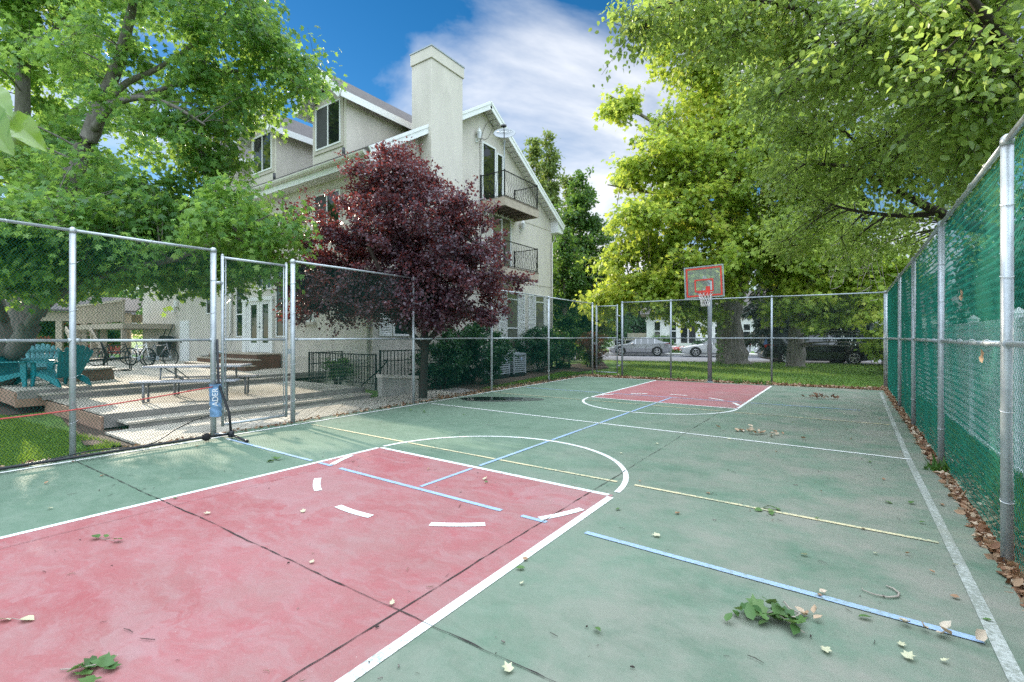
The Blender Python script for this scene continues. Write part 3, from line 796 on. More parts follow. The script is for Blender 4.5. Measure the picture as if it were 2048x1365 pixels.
def fence_run(name, label, posts, H=3.0, mid=1.55, mat='galv', wmat='wire', wr=0.0022, n=3, gaps=(), prad=0.033, rrad=0.021, side=1, ties=True, dep=0.004):
    """posts: list of (x, y, radius); rails and wire between neighbours, gaps = indices of open bays"""
    root = thing(name, label, 'fence', (posts[0][0], posts[0][1], 0))
    u_all = unit(np.array([posts[-1][0] - posts[0][0], posts[-1][1] - posts[0][1]])); nv = np.array([-u_all[1], u_all[0]]) * side
    for x, y, r in posts:
        m = MB(); m.tube([(x, y, -0.15), (x, y, H - 0.02)], r, 14)
        m.lathe([(r * 1.12, H - 0.035), (r * 1.15, H), (r * 0.95, H + 0.028), (r * 0.4, H + 0.045)], (x, y, 0), 14)
        p = m.build('post', mat, root)
        if ties:
            for z in (0.45, 1.05, 2.0, 2.55):
                t = MB()
                zz_ = z + rng.uniform(-.06, .06)
                ring = [(x + (r + .004) * math.cos(a) , y + (r + .004) * math.sin(a), zz_ + 0.012 * math.sin(a)) for a in np.linspace(0, 2 * math.pi, 13)]
                t.tube(ring, 0.0028, 4)
                e = np.array(ring[3]); t.tube([e, e + np.array([nv[0] * .02 + u_all[0] * .03, nv[1] * .02 + u_all[1] * .03, 0.02])], 0.0026, 4)
                t.build('tie', 'tie', p)
    off = nv * 0.0
    tr, mr = MB(), MB()
    for i in range(len(posts) - 1):
        if i in gaps: continue
        a, b = posts[i], posts[i + 1]
        sag = rng.uniform(-.012, .012)
        pa, pb = np.array(a[:2]), np.array(b[:2]); d = unit(pb - pa)
        qa, qb = pa, pb
        tr.tube([(*qa, H), (*((qa + qb) / 2), H + sag), (*qb, H)], rrad, 10)
        qa, qb = pa + d * (a[2] + 0.002), pb - d * (b[2] + .002)
        mr.tube([(*qa, mid), (*((qa + qb) / 2), mid + sag * .7), (*qb, mid)], rrad * 0.95, 10)
        for q in (qa, qb): mr.tube([(*(q - d * .012), mid), (*(q + d * .03), mid)], rrad * 1.5, 10)
        w0, w1 = pa + nv * (a[2] + 0.008), pb + nv * (b[2] + 0.008)
        w0 = pa + d * a[2] + nv * (rrad + .006); w1 = pb - d * (b[2] * 0.5) + nv * (rrad + .006)
        wires('chain_link_mesh', w0, w1, 0.02, H - 0.01, root, wmat, wr, n=n, dep=dep)
        if ties:
            k = int(np.linalg.norm(pb - pa) / 0.6)
            for z, mbx in ((H, tr), (mid, mr)):
                for j in range(1, k):
                    c = pa + (pb - pa) * j / k
                    mbx.tube([(c[0] + d[0] * .004 * s_ + nv[0] * (rrad + .004) * math.cos(an), c[1] + d[1] * .004 * s_ + nv[1] * (rrad + .004) * math.cos(an), z + (rrad + .004) * math.sin(an)) for s_, an in enumerate(np.linspace(0, 6.28, 9))], 0.003, 4, mi=1)
    tr.build('top_rail', [mat, 'tie'], root); mr.build('mid_rail', [mat, 'tie'], root)
    return root

LF = lambda y: -8.29 - 0.0213 * y
fence_run('chain_link_fence', 'short green chain-link fence between lawn and deck gate, crossed by a red cord', [(LF(-1.3), -1.3, .035), (LF(1.83), 1.83, .035), (LF(3.55), 3.55, .043)], wr=0.0033)
fence_run('chain_link_fence', 'long green chain-link fence with grey posts beside the purple tree and shrubs', [(LF(4.92), 4.92, .043), (LF(8.0), 8.0, .034), (LF(11.17), 11.17, .033), (LF(14.6), 14.6, .033), (LF(18.35), 18.35, .04)], mat='galv', wmat='wire', wr=0.0033)
BF = lambda x: 18.93 + 0.066 * x
fence_run('chain_link_fence', 'chain-link fence across the end of the court behind the basketball hoop', [(-7.42, BF(-7.42) + .05, .042), (-5.48, BF(-5.48), .033), (-2.07, BF(-2.07), .033), (1.06, 19.0, .04)], mat='galv_far', wmat='wire_grey', wr=0.0019, ties=False)
fence_run('chain_link_fence', 'tall bright green vinyl chain-link fence backed by the solid white fence', [(0.93, 1.75, .035), (0.955, 4.81, .035), (0.99, 7.89, .035), (1.03, 11.2, .035), (1.04, 13.95, .035), (1.09, 18.95, .035)], mat='galv', wmat='wire_bright', wr=0.0018, n=5, side=-1, dep=0.007, rrad=0.022)

def gate(label, A, B, H, mid, zb, mat, wmat, wr, hinge_at_b=False):
    A, B = np.array(A, float), np.array(B, float); d = unit(B - A); nv = np.array([-d[1], d[0]])
    root = thing('gate', label, 'gate', (A[0], A[1], 0))
    r = 0.024
    m = MB()
    m.tube([(*A, zb), (*A, H)], r, 10); m.tube([(*B, zb), (*B, H)], r, 10)
    for p in (A, B): m.lathe([(r, H), (r * .8, H + .02), (r * .3, H + .03)], (*p, 0), 10)
    for z in (zb + .03, mid, H - .03): m.tube([(*(A + d * r), z), (*(B - d * r), z)], r * 0.9, 10)
    m.build('gate_frame', mat, root)
    t = MB()
    for p, sg in ((A, 1), (B, -1)):
        q = p + d * 0.05 * sg
        t.tube([(*q, zb + .06), (*q, H - .05)], 0.0085, 5)
        for z in np.linspace(zb + .25, H - .25, 7): t.bar((*p, z), (*q, z), 0.02, 0.022)
    t.build('tension_bar', mat, root)
    wires('chain_link_mesh', A + d * .03, B - d * .06, zb + .04, H - .03, root, wmat, wr)
    hb = MB(); P = B if hinge_at_b else A; sg = 1 if hinge_at_b else -1
    for z in (0.42, mid - .2, H - .45):
        hb.lathe([(0.052, z - .02), (0.052, z + .02)], (*(P + d * sg * 0.075), 0), 12); hb.bar((*P, z), (*(P + d * sg * 0.05), z), 0.05, 0.03)
    hb.build('hinge', mat, root)
    lt = MB(); P = A if hinge_at_b else B; sg = -1 if hinge_at_b else 1
    lt.bar((*P, mid - .22), (*(P + d * sg * 0.12), mid - .22), 0.03, 0.025); lt.bar((*(P + d * sg * .06), mid - .27), (*(P + d * sg * .06), mid - .17), 0.02, 0.05)
    lt.build('latch', mat, root)
gate('closed chain-link gate in front of the deck steps, next to the lettered blue sleeve', (LF(3.72), 3.69), (LF(4.78), 4.79), 2.93, 1.55, 0.13, 'galv', 'wire', 0.0033)
gate('narrow chain-link gate in the court corner, with the silver sedan behind it', (-8.52, BF(-8.52) + .02), (-7.62, BF(-7.62) + .04), 2.9, 1.55, 0.1, 'galv_far', 'wire_grey', 0.0019, True)
# strip between the far corner post and the small gate is open
# white vinyl fence of the next lot, beyond the right-hand chain link
root = thing('vinyl_fence', 'solid white vinyl fence behind the bright green chain-link fence', 'fence', (1.72, 3, 0))
m = MB()
for y in np.arange(-1.5, 33, 0.152): m.box(1.70, y, 0.05, 1.735, y + 0.149, 1.72)
m.build('panel', 'vinyl', root)
for y in np.arange(-1.6, 32.6, 2.44):
    for z0_, z1_ in ((1.72, 1.83), (-.02, .05)): m = MB(); m.box(1.685, y + .062, z0_, 1.75, y + 2.378, z1_); m.build('rail', 'vinyl', root, bevel=0.008)
for y in np.arange(-1.6, 33, 2.44):
    m = MB(); m.box(1.655, y - .062, -.1, 1.78, y + .062, 1.88)
    m.add([(1.64, y - .077, 1.88), (1.795, y - .077, 1.88), (1.795, y + .077, 1.88), (1.64, y + .077, 1.88), (1.7175, y, 1.96)], [(3, 2, 1, 0), (0, 1, 4), (1, 2, 4), (2, 3, 4), (3, 0, 4)])
    m.build('post', 'vinyl', root)

# ================================================================== BASKETBALL HOOP
px, py = -3.88, 17.74
root = thing('basketball_hoop', 'basketball hoop with clear red-edged backboard on a grey pole', 'hoop', (px, py, 0))
m = MB(); m.tube([(px, py, -.1), (px, py, 3.55)], 0.072, 16); m.lathe([(.11, 0), (.11, .02), (.08, .03)], (px, py, 0), 16)
m.bar((px, py, 3.5), (px - .02, py - .80, 3.62), .07, .09); m.bar((px, py, 3.05), (px - .02, py - .80, 3.2), .06, .07)
m.build('pole', 'pole_paint', root)
bx, by = px + 0.13, py - 0.85
bw, b0, b1 = 0.615, 2.93, 3.98
tl = Matrix.Translation((bx, by, 0)) @ Matrix.Rotation(R(3), 4, 'Z') @ Matrix.Rotation(R(-2.2), 4, 'Y') @ Matrix.Translation((-bx, -by, 0))
def tmat(mb): mb.v = [tuple(tl @ Vector(p)) for p in mb.v]; return mb
m = MB(); m.box(bx - bw, by, b0, bx + bw, by + .012, b1)
bb = tmat(m).build('backboard', glassmat('clear_backboard', (0.70, 0.78, 0.72), 0.3, 0.87), root)
m = MB()
def frame(mb, x0, x1, z0, z1, t, y0, y1, mi=0):
    mb.box(x0, y0, z0, x1, y1, z0 + t, mi); mb.box(x0, y0, z1 - t, x1, y1, z1, mi); mb.box(x0, y0, z0 + t, x0 + t, y1, z1 - t, mi); mb.box(x1 - t, y0, z0 + t, x1, y1, z1 - t, mi)
frame(m, bx - bw + .045, bx + bw - .045, b0 + .04, b1 - .04, 0.05, by - .005, by - .001)
frame(m, bx - .30, bx + .30, b0 + .19, b0 + .62, 0.045, by - .005, by - .001)
tmat(m).build('border', 'red_paint', bb)
m = MB(); frame(m, bx - bw - .012, bx + bw + .012, b0 - .012, b1 + .012, 0.024, by - .004, by + .016)
tmat(m).build('edge_frame', 'galv_far', bb)
rc = np.array([bx - .0, by - .15 - .24, 3.05])
m = MB(); m.tube([(rc[0] + .228 * math.cos(a), rc[1] + .228 * math.sin(a), rc[2]) for a in np.linspace(0, 2 * math.pi, 33)], 0.0105, 8)
m.box(rc[0] - .08, by - .17, 2.97, rc[0] + .08, by - .004, 3.06); m.box(rc[0] - .07, by - .012, 3.06, rc[0] + .07, by - .006, 3.30)
m.bar((rc[0] - .07, by - .14, 3.0), (rc[0] - .17, by - .2, 3.04), .02, .02); m.bar((rc[0] + .07, by - .14, 3.0), (rc[0] + .17, by - .2, 3.04), .02, .02)
m.build('rim', 'red_paint', root)
m = MB()
k = 12; rad = [.225, .185, .155, .135, .13]; zz2 = [3.03, 2.92, 2.82, 2.72, 2.60]
for i in range(k):
    for sgn in (1, -1):
        m.tube([(rc[0] + rad[j] * math.cos(2 * math.pi * (i + sgn * j * .5) / k), rc[1] + rad[j] * math.sin(2 * math.pi * (i + sgn * j * .5) / k), zz2[j]) for j in range(5)], 0.0065, 4, cap=False)
m.build('net', 'net', root)

# ================================================================== HOUSE
HX, HY0, HY1, HXL = -12.0, 9.65, 20.7, -31.0
APY, APZ, EVZ = 15.1, 10.85, 7.42
house = thing('house', 'large three-storey beige stucco house with dormers, chimney and two iron balconies', 'house', (HX, HY0, 0))
def zroof(y): return EVZ + (APZ - EVZ) * (1 - abs(y - APY) / (APY - HY0))
m = MB()
prof = [(HY0, -.3), (HY1, -.3), (HY1, zroof(HY1) - .04), (APY, APZ - .04), (HY0, zroof(HY0) - .04)]
m.prism([(HXL, y, z) for y, z in prof], (HX - HXL, 0, 0))
m.build('wall', 'stucco', house)
m = MB()                                                   # plinth and score lines
m.box(-16.6, HY0 - .045, -.3, HX + .0, HY0 - .002, .9); m.box(HX + .002, HY0 - .045, -.3, HX + .045, 11.55, .9); m.box(HX + .002, 13.25, -.3, HX + .045, HY1, .55)
for z in (4.05, 6.85): m.box(HX + .001, 13.25, z, HX + .016, HY1, z + .03)
m.build('wall_trim', 'stucco_trim', house)
# roof
m = MB()
ov, tk = 0.45, 0.20
ya, yb = HY0 - ov, HY1 + ov
XR = HX + 0.42
for y_e in (ya, yb):
    m.prism([(HXL - .4, y_e, zroof(y_e)), (HXL - .4, APY, APZ), (HXL - .4, APY, APZ + .16), (HXL - .4, y_e, zroof(y_e) + .16)], (XR - HXL + .4, 0, 0))
roof = m.build('roof', 'shingle', house)
m = MB()
for y_e in (ya, yb):
    m.bar((XR + .02, y_e, zroof(y_e) + .0), (XR + .02, APY, APZ + .0), .045, .27, up=(0, 0, 1))
    m.bar((XR + .05, y_e, zroof(y_e) + .10), (XR + .05, APY, APZ + .10), .03, .09)
    sg = 1 if y_e < APY else -1
    m.prism([(HX - .3, y_e + sg * .005, zroof(y_e) - .28), (HX - .3, y_e + sg * .005, zroof(y_e) - .04), (HX - .3, y_e + sg * .55, zroof(y_e) + .30), (HX - .3, y_e + sg * .55, zroof(y_e) - .28)], (XR - HX + .3 - .03, 0, 0))
for y_e, sg in ((ya, 1), (yb, -1)): m.box(HXL, y_e - .004 * sg, zroof(y_e) - .30, HX - .31, y_e + .02 * sg, zroof(y_e) + .12)
m.build('fascia', 'white', house)
m = MB()
for y_e in (ya, yb):
    sg = 1 if y_e < APY else -1
    m.box(HXL, y_e + sg * .01, zroof(y_e) - .30, HX - .31, y_e + sg * (ov - .004), zroof(y_e) - .26)
    # sloped soffit under the rake overhang, with board lines
    for i in range(26):
        t0, t1 = i / 26, (i + .93) / 26
        y0_, y1_ = y_e + (APY - y_e) * t0 + sg * .5 * (i == 0), y_e + (APY - y_e) * t1
        m.add([(HX + .012, y0_, zroof(y0_) - .06), (XR - .012, y0_, zroof(y0_) - .06), (XR - .012, y1_, zroof(y1_) - .06), (HX + .012, y1_, zroof(y1_) - .06)], [(0, 1, 2, 3)])
m.build('soffit', 'soffit', house, fix=False)
for y_e, sg in ((ya, -1), (yb, 1)):
    m = MB(); z = zroof(y_e)
    pr_ = [(0, .10), (.13, .10), (.13, .06), (.11, .0), (.06, -.04), (0, -.04)]
    m.prism([(HXL, y_e + sg * a, z + b - .06) for a, b in pr_], (HX - .02 - HXL + .3, 0, 0))
    m.build('gutter', 'gutter', house)
m = MB()
m.tube([(HX - .25, ya - .06, EVZ - .40), (HX - .25, ya - .05, EVZ - .52), (HX - .16, HY0 - .07, EVZ - .85), (HX - .15, HY0 - .06, EVZ - 1.0), (HX - .15, HY0 - .06, .3)], 0.042, 8)
m.build('downspout', 'gutter', house); m = MB()
m.tube([(HX - .1, yb + .04, zroof(yb) - .14), (HX + .06, yb - .2, zroof(yb) - .5), (HX + .06, HY1 - .10, zroof(yb) - .8), (HX + .06, HY1 - .10, .0)], 0.042, 8)
m.build('downspout', 'gutter', house)

def window(x0, x1, z0, z1, cols=2, rows=(), axis='y', pos=HY0, glass='glass', t=0.055, sill=True, sign=-1, parent=None, screen_first=False, name='window', open_split=None):
    """a window in a wall: axis 'y' wall at y=pos facing sign; axis 'x' wall at x=pos"""
    par = parent or house
    def B(mb, a0, b0, a1, b1, d0, d1, mi=0):
        if axis == 'y': mb.box(a0, pos + sign * d0, b0, a1, pos + sign * d1, b1, mi)
        else: mb.box(pos + sign * d0, a0, b0, pos + sign * d1, a1, b1, mi)
    f = MB()
    B(f, x0, z0, x1, z0 + t, .002, .05); B(f, x0, z1 - t, x1, z1, .002, .05); B(f, x0, z0 + t, x0 + t, z1 - t, .002, .05); B(f, x1 - t, z0 + t, x1, z1 - t, .002, .05)
    for i in range(1, cols):
        c = x0 + (x1 - x0) * i / cols; B(f, c - t * .45, z0 + t, c + t * .45, z1 - t, .002, .042)
    for rz in rows: B(f, x0 + t, rz - t * .4, x1 - t, rz + t * .4, .002, .044)
    o = f.build(name, 'white', par)
    g = MB(); B(g, x0 + t, z0 + t, x1 - t, z1 - t, .001, .018)
    g.build('pane', glass, o if par is house else par)
    if screen_first:
        s_ = MB(); B(s_, x0 + t, z0 + t, x0 + (x1 - x0) / cols - t * .45, z1 - t, .019, .024); s_.build('screen', 'screen', o if par is house else par)
    return o

def casing(mb, x0, x1, z0, z1, axis, pos, sign, t=.1, d=.05):
    for a0, b0, a1, b1 in ((x0 - t, z0 - t, x1 + t, z0), (x0 - t, z1, x1 + t, z1 + t), (x0 - t, z0, x0, z1), (x1, z0, x1 + t, z1)):
        if axis == 'y': mb.box(a0, pos + sign * .002, b0, a1, pos + sign * d, b1)
        else: mb.box(pos + sign * .002, a0, b0, pos + sign * d, a1, b1)

# dormers
for cx, lab in ((-14.67, 1), (-19.05, 2), (-23.45, 3)):
    fy, hw, ez, az, by2 = 9.92, 0.97, 9.62, 10.42, 14.7
    m = MB()
    zb_ = zroof(fy) - .1
    m.prism([(cx - hw, fy, zb_), (cx + hw, fy, zb_), (cx + hw, fy, ez), (cx, fy, az), (cx - hw, fy, ez)], (0, by2 - fy, 0))
    d = m.build('dormer', 'stucco', house)
    m = MB(); ow = 1.29; oy = 0.45; rz = 10.62; k = (rz - 9.50) / ow
    for sg in (-1, 1):
        m.prism([(cx + sg * ow, fy - oy, 9.50), (cx, fy - oy, rz), (cx, fy - oy, rz + .13), (cx + sg * ow, fy - oy, 9.63)], (0, by2 - fy + oy, 0))
    m.build('dormer_roof', 'shingle', d)
    m = MB()
    for sg in (-1, 1):
        m.bar((cx + sg * (ow + .01), fy - oy - .02, 9.47), (cx, fy - oy - .02, rz + .01), .04, .24)
        m.box(cx + sg * ow, fy - oy, 9.40, cx + sg * (ow + .03), by2 - .6, 9.64)
        # boarded soffit
        for i in range(30):
            y0_ = fy - oy + .02 + (by2 - fy) * i / 30; y1_ = y0_ + (by2 - fy) / 30 - .012
            m.add([(cx + sg * ow, y0_, 9.47), (cx + sg * hw * .96, y0_, 9.47 + k * (ow - hw * .96) - .02), (cx + sg * hw * .96, y1_, 9.47 + k * (ow - hw * .96) - .02), (cx + sg * ow, y1_, 9.47)], [(0, 1, 2, 3)], 1)
        for i in range(9):
            t0, t1 = i / 9, (i + .92) / 9
            m.add([(cx + sg * ow * (1 - t0), fy - oy + .005, 9.46 + (rz - 9.5) * t0), (cx + sg * ow * (1 - t1), fy - oy + .005, 9.46 + (rz - 9.5) * t1), (cx + sg * ow * (1 - t1), fy - .003, 9.46 + (rz - 9.5) * t1), (cx + sg * ow * (1 - t0), fy - .003, 9.46 + (rz - 9.5) * t0)], [(0, 1, 2, 3)], 1)
    m.build('dormer_fascia', ['white', 'soffit'], d, fix=False)
    m = MB(); casing(m, cx - .74, cx + .70, 8.18, 9.68, 'y', fy, -1, .13, .03); m.build('dormer_trim', 'stucco_trim', d)
    window(cx - .74, cx + .70, 8.18, 9.68, 2, (), 'y', fy, parent=d, screen_first=(lab == 1), name='dormer_window')
for x in (-13.15, -17.3, -21.9): m = MB(); m.tube([(x, 9.42, zroof(9.42)), (x, 9.42, zroof(9.42) + .38)], .05, 10); m.build('vent_pipe', 'black_plastic', house)
# wall windows and doors (eave side)
for wx0, wx1, wz0, wz1 in ((-15.08, -13.61, 4.95, 6.48), (-20.62, -19.95, 1.58, 3.62), (-17.55, -16.85, 1.58, 3.62)): m = MB(); casing(m, wx0, wx1, wz0, wz1, 'y', HY0, -1, .08, .03); m.build('window_trim', 'stucco_trim', house)
m = MB(); m.box(-15.7, HY0 - .12, 2.02, -15.0, HY0 - .002, 2.12); m.build('window_sill', 'stucco_trim', house)
window(-15.08, -13.61, 4.95, 6.48, 2, screen_first=True)
window(-20.6, -19.1, 4.95, 6.45, 2); window(-24.6, -23.1, 4.95, 6.45, 2)
window(-20.62, -19.95, 1.58, 3.62, 1, (2.52,)); window(-20.62, -19.95, 3.80, 4.45, 1)
window(-17.55, -16.85, 1.58, 3.62, 1, (2.52,)); window(-17.55, -16.85, 3.80, 4.45, 1)
window(-18.85, -17.85, 3.42, 4.1, 3); window(-15.62, -15.1, 2.12, 2.75, 2); window(-23.35, -22.75, 2.6, 3.9, 1)
# french doors
m = MB()
m.box(-20.0, HY0 - .09, .98, -19.72, HY0 - .002, 3.0); m.box(-17.86, HY0 - .09, .98, -17.72, HY0 - .002, 3.0); m.box(-20.02, HY0 - .11, 3.0, -17.68, HY0 - .002, 3.14)
m.box(-19.72, HY0 - .05, .98, -19.62, HY0 - .002, 3.0)
fr = m.build('door_frame', 'white', house)
for x0, x1 in ((-19.60, -18.74), (-18.71, -17.88)):
    m = MB()
    for a0, b0, a1, b1 in ((x0, 1.0, x1, 1.36), (x0, 2.86, x1, 3.0), (x0, 1.36, x0 + .2, 2.86), (x1 - .2, 1.36, x1, 2.86)): m.box(a0, HY0 - .045, b0, a1, HY0 - .003, b1)
    dd = m.build('door', 'white', house)
    m = MB(); m.box(x0 + .2, HY0 - .02, 1.36, x1 - .2, HY0 - .004, 2.86); m.build('pane', 'glass', dd)
m = MB(); m.lathe([(.03, 0), (.03, .05)], (-18.67, HY0 - .1, 1.98), 8, axis='y'); m.lathe([(.022, 0), (.022, .03)], (-18.67, HY0 - .08, 2.12), 8, axis='y'); m.build('door_handle', 'black_iron', house)
# plain white side door
m = MB(); m.box(-26.12, HY0 - .05, .44, -25.12, HY0 - .002, 2.35); dd = m.build('door', 'white', house)
m = MB(); m.box(-26.02, HY0 - .07, .5, -25.22, HY0 - .051, 2.26); m.build('door_leaf', 'white', dd)
m = MB(); m.box(-25.95, HY0 - .10, 1.32, -25.82, HY0 - .071, 1.38); m.build('handle', 'black_iron', dd)
m = MB(); m.tube([(-20.98, HY0 - .08, 5.6), (-20.98, HY0 - .08, 1.75), (-21.0, HY0 - .12, 1.62), (-21.25, HY0 - .35, 1.3)], .05, 8); m.build('downspout', 'white', house)
for x, z in ((-26.75, 2.95), (-26.5, 3.2)): m = MB(); m.box(x - .12, HY0 - .12, z - .15, x + .12, HY0 - .002, z + .15); m.build('meter_box', 'white', house)
m = MB(); frame_pts = []
m.box(-14.0, HY0 - .07, .22, -13.1, HY0 - .046, .86); o = m.build('basement_window', 'white', house)
m = MB(); m.box(-13.92, HY0 - .078, .52, -13.18, HY0 - .0705, .80); m.build('pane', 'glass_pale', o)
m = MB(); m.box(-13.35, HY0 - .12, .22, -13.22, HY0 - .08, .42); m.build('vent_cap', 'black_plastic', o)

# gable side (faces +x)
XG = HX
def gwin(y0, y1, z0, z1, cols=1, rows=(), glass='glass'): return window(y0, y1, z0, z1, cols, rows, 'x', XG, glass, .07, sign=1)
gwin(10.42, 11.42, 1.62, 3.3, 1, (2.5,)); gwin(15.05, 15.98, 7.12, 9.5, 1, ()); gwin(16.02, 16.5, 7.12, 9.35, 1)
gwin(15.7, 17.1, 4.4, 6.75, 2, (), 'glass_pale')
gwin(16.72, 17.66, 0.95, 3.58, 1, (1.98, 3.25), 'glass_pale'); gwin(19.05, 19.93, 0.95, 3.58, 1, (1.98, 3.25), 'glass_pale')
def shutter(y0, y1, z0, z1):
    m = MB(); t = .055
    m.box(XG + .003, y0, z0, XG + .035, y0 + t, z1); m.box(XG + .003, y1 - t, z0, XG + .035, y1, z1)
    for z in (z0, (z0 + z1) / 2 - .05, z1 - .09): m.box(XG + .003, y0 + t, z, XG + .035, y1 - t, z + .09)
    k = int((z1 - z0) / .055)
    for i in range(k):
        z = z0 + .09 + (z1 - z0 - .18) * i / k
        m.add([(XG + .006, y0 + t, z + .03), (XG + .028, y0 + t, z), (XG + .028, y1 - t, z), (XG + .006, y1 - t, z + .03)], [(0, 1, 2, 3)])
    m.build('shutter', 'white', house, fix=False)
for y0, y1, z0, z1 in ((9.88, 10.38, 1.62, 3.3), (16.2, 16.66, .95, 3.58), (17.72, 18.2, .95, 3.58), (18.52, 18.99, .95, 3.58), (19.99, 20.42, .95, 3.58)): shutter(y0, y1, z0, z1)
# chimney
m = MB(); m.box(HX - .35, 11.6, -.2, -11.4, 13.2, 11.0)
ch = m.build('chimney', 'stucco', house, bevel=0.015)
m = MB(); m.box(HX - .38, 11.56, 11.003, -11.36, 13.24, 11.38); m.build('chimney_band', 'stucco', ch, bevel=.012)
m = MB(); m.box(HX - .40, 11.54, 11.383, -11.34, 13.26, 11.43); m.build('chimney_cap', 'galv_far', ch)
# balconies
def balcony(zt, lab):
    y0, y1, x1 = 14.93, 17.42, -10.75
    m = MB()
    m.box(x1 - .05, y0, zt - .34, x1, y1, zt - .02); m.box(HX + .004, y0, zt - .34, x1 - .051, y0 + .05, zt - .02); m.box(HX + .004, y1 - .05, zt - .34, x1 - .051, y1, zt - .02)
    b = m.build('balcony', 'beam', house)
    m = MB()
    for i in range(8): m.box(HX + .01, y0 + .004 + (y1 - y0) * i / 8, zt - .019, x1 + .02, y0 + (y1 - y0) * (i + .95) / 8, zt + .012)
    for i in range(1, 6): yy = y0 + (y1 - y0) * i / 6; m.box(HX + .01, yy - .025, zt - .28, x1 - .06, yy + .025, zt - .03)
    m.build('balcony_floor', 'joist', b)
    m = MB(); zr = zt + 1.02
    P = [(HX + .03, y0 + .05), (x1 - .05, y0 + .05), (x1 - .05, y1 - .05), (HX + .03, y1 - .05)]
    for a, c in zip(P[:-1], P[1:]):
        m.bar((*a, zr), (*c, zr), .035, .03); m.bar((*a, zt + .06), (*c, zt + .06), .025, .02)
        a_, c_ = np.array(a), np.array(c); d = unit(c_ - a_); nv = np.array([d[1], -d[0]])
        k = int(np.linalg.norm(c_ - a_) / .115)
        for i in range(1, k):
            q = a_ + (c_ - a_) * i / k
            pr2 = [(0, .06), (.085, .16), (.12, .28), (.095, .42), (.035, .58), (-.015, .74), (-.01, .88), (0, 1.02)]
            m.tube([(q[0] + nv[0] * o_, q[1] + nv[1] * o_, zt + z_) for o_, z_ in pr2], .0085, 4, cap=False)
    for a in P: m.bar((*a, zt), (*a, zr + .05), .04, .04)
    m.build('balcony_railing', 'black_iron', b)
balcony(7.04, 1); balcony(4.33, 2)
def lantern(y, z):
    m = MB(); x = XG
    m.box(x + .002, y - .06, z - .22, x + .03, y + .06, z - .05); m.tube([(x + .03, y, z - .14), (x + .12, y, z - .20), (x + .15, y, z - .12)], .018, 6)
    m.lathe([(.03, -.12), (.075, -.10), (.11, .14), (.12, .15), (.09, .20), (.04, .26), (.02, .33), (.008, .36)], (x + .15, y, z), 8, smooth=False)
    l = m.build('wall_lantern', 'white', house)
    m = MB(); m.lathe([(.078, -.08), (.108, .12)], (x + .15, y, z), 8, smooth=False); m.v = [((a - x - .15) * 1.03 + x + .15, (b - y) * 1.03 + y, c) for a, b, c in m.v]; m.build('lantern_glass', 'lamp_lens', l)
for y, z in ((14.72, 9.55), (17.85, 6.55), (15.25, 6.62)): lantern(y, z)

# satellite dish on a pole at the balcony corner
dz = np.array([-10.82, 14.98, 8.16])
root = thing('satellite_dish', 'grey oval satellite dish on a pole at the upper balcony corner', 'dish', tuple(dz))
m = MB(); m.tube([(*dz[:2], 7.0), (*dz[:2], 9.0), (dz[0], dz[1] + .05, 9.25)], .022, 8); m.build('mast', 'galv_far', root)
fw3 = Vector((0.42, -0.66, 0.52)).normalized(); rx = Vector((0, 0, 1)).cross(fw3).normalized(); up3 = fw3.cross(rx)
c0 = Vector((dz[0] + .02, dz[1], 9.42))
m = MB(); vs, fs = [], []; nr, na = 6, 28
for i in range(nr + 1):
    for j in range(na):
        a = 2 * math.pi * j / na; rr = i / nr
        q = c0 + rx * .43 * rr * math.cos(a) + up3 * .31 * rr * math.sin(a) + fw3 * .09 * rr * rr
        vs.append(q)
for i in range(nr):
    for j in range(na): fs.append((i * na + j, i * na + (j + 1) % na, (i + 1) * na + (j + 1) % na, (i + 1) * na + j))
m.add(vs, fs, 0, True)
o = m.build('reflector', 'dish', root, fix=False); sm_ = o.modifiers.new('solid', 'SOLIDIFY'); sm_.thickness = .012
m = MB(); tip = c0 + fw3 * .50 - up3 * .16
m.bar(c0 - up3 * .30 + fw3 * .06, tip, .03, .03); m.bar(tip - fw3 * .06, tip + fw3 * .05, .09, .09, up=up3); m.bar(tip - rx * .1, tip + rx * .1, .07, .07, up=up3)
m.build('feed_arm', 'black_plastic', root)
mt = Matrix((rx, up3, fw3)).transposed().to_4x4(); mt.translation = c0 + up3 * .13 + fw3 * .062 + rx * .05
text_mesh('lettering', 'DIRECTV', .125, 'letter', root, mt)
m = MB(); q0 = c0 + up3 * .13 + fw3 * .075 - rx * .27
m.add([q0 + rx * a + up3 * b for a, b in ((-.06, -.03), (.04, -.045), (.055, .0), (.04, .045), (-.06, .03))], [(0, 1, 2, 3, 4)]); m.build('emblem', 'letter', root, fix=False)
# loose cable above the door
m = MB(); cpts = [(XG + .03, 14.9, 9.3), (XG + .05, 15.1, 9.9), (XG + .1, 15.35, 10.35), (XG + .22, 15.5, 10.2), (XG + .12, 15.4, 9.8), (XG + .05, 15.25, 9.62), (XG + .03, 14.95, 9.5), (XG + .03, 14.93, 8.6), (XG + .03, 14.92, 7.2), (XG + .03, 14.9, 4.6)]
m.tube([p[:3] for p in smooth_path([(*p, .01) for p in cpts], 6)], .009, 5)
tag(m.build('cable', 'black_plastic', None, (XG, 14.9, 4.6)), 'thin black cable looping down the gable wall by the upper balcony door', 'cable')

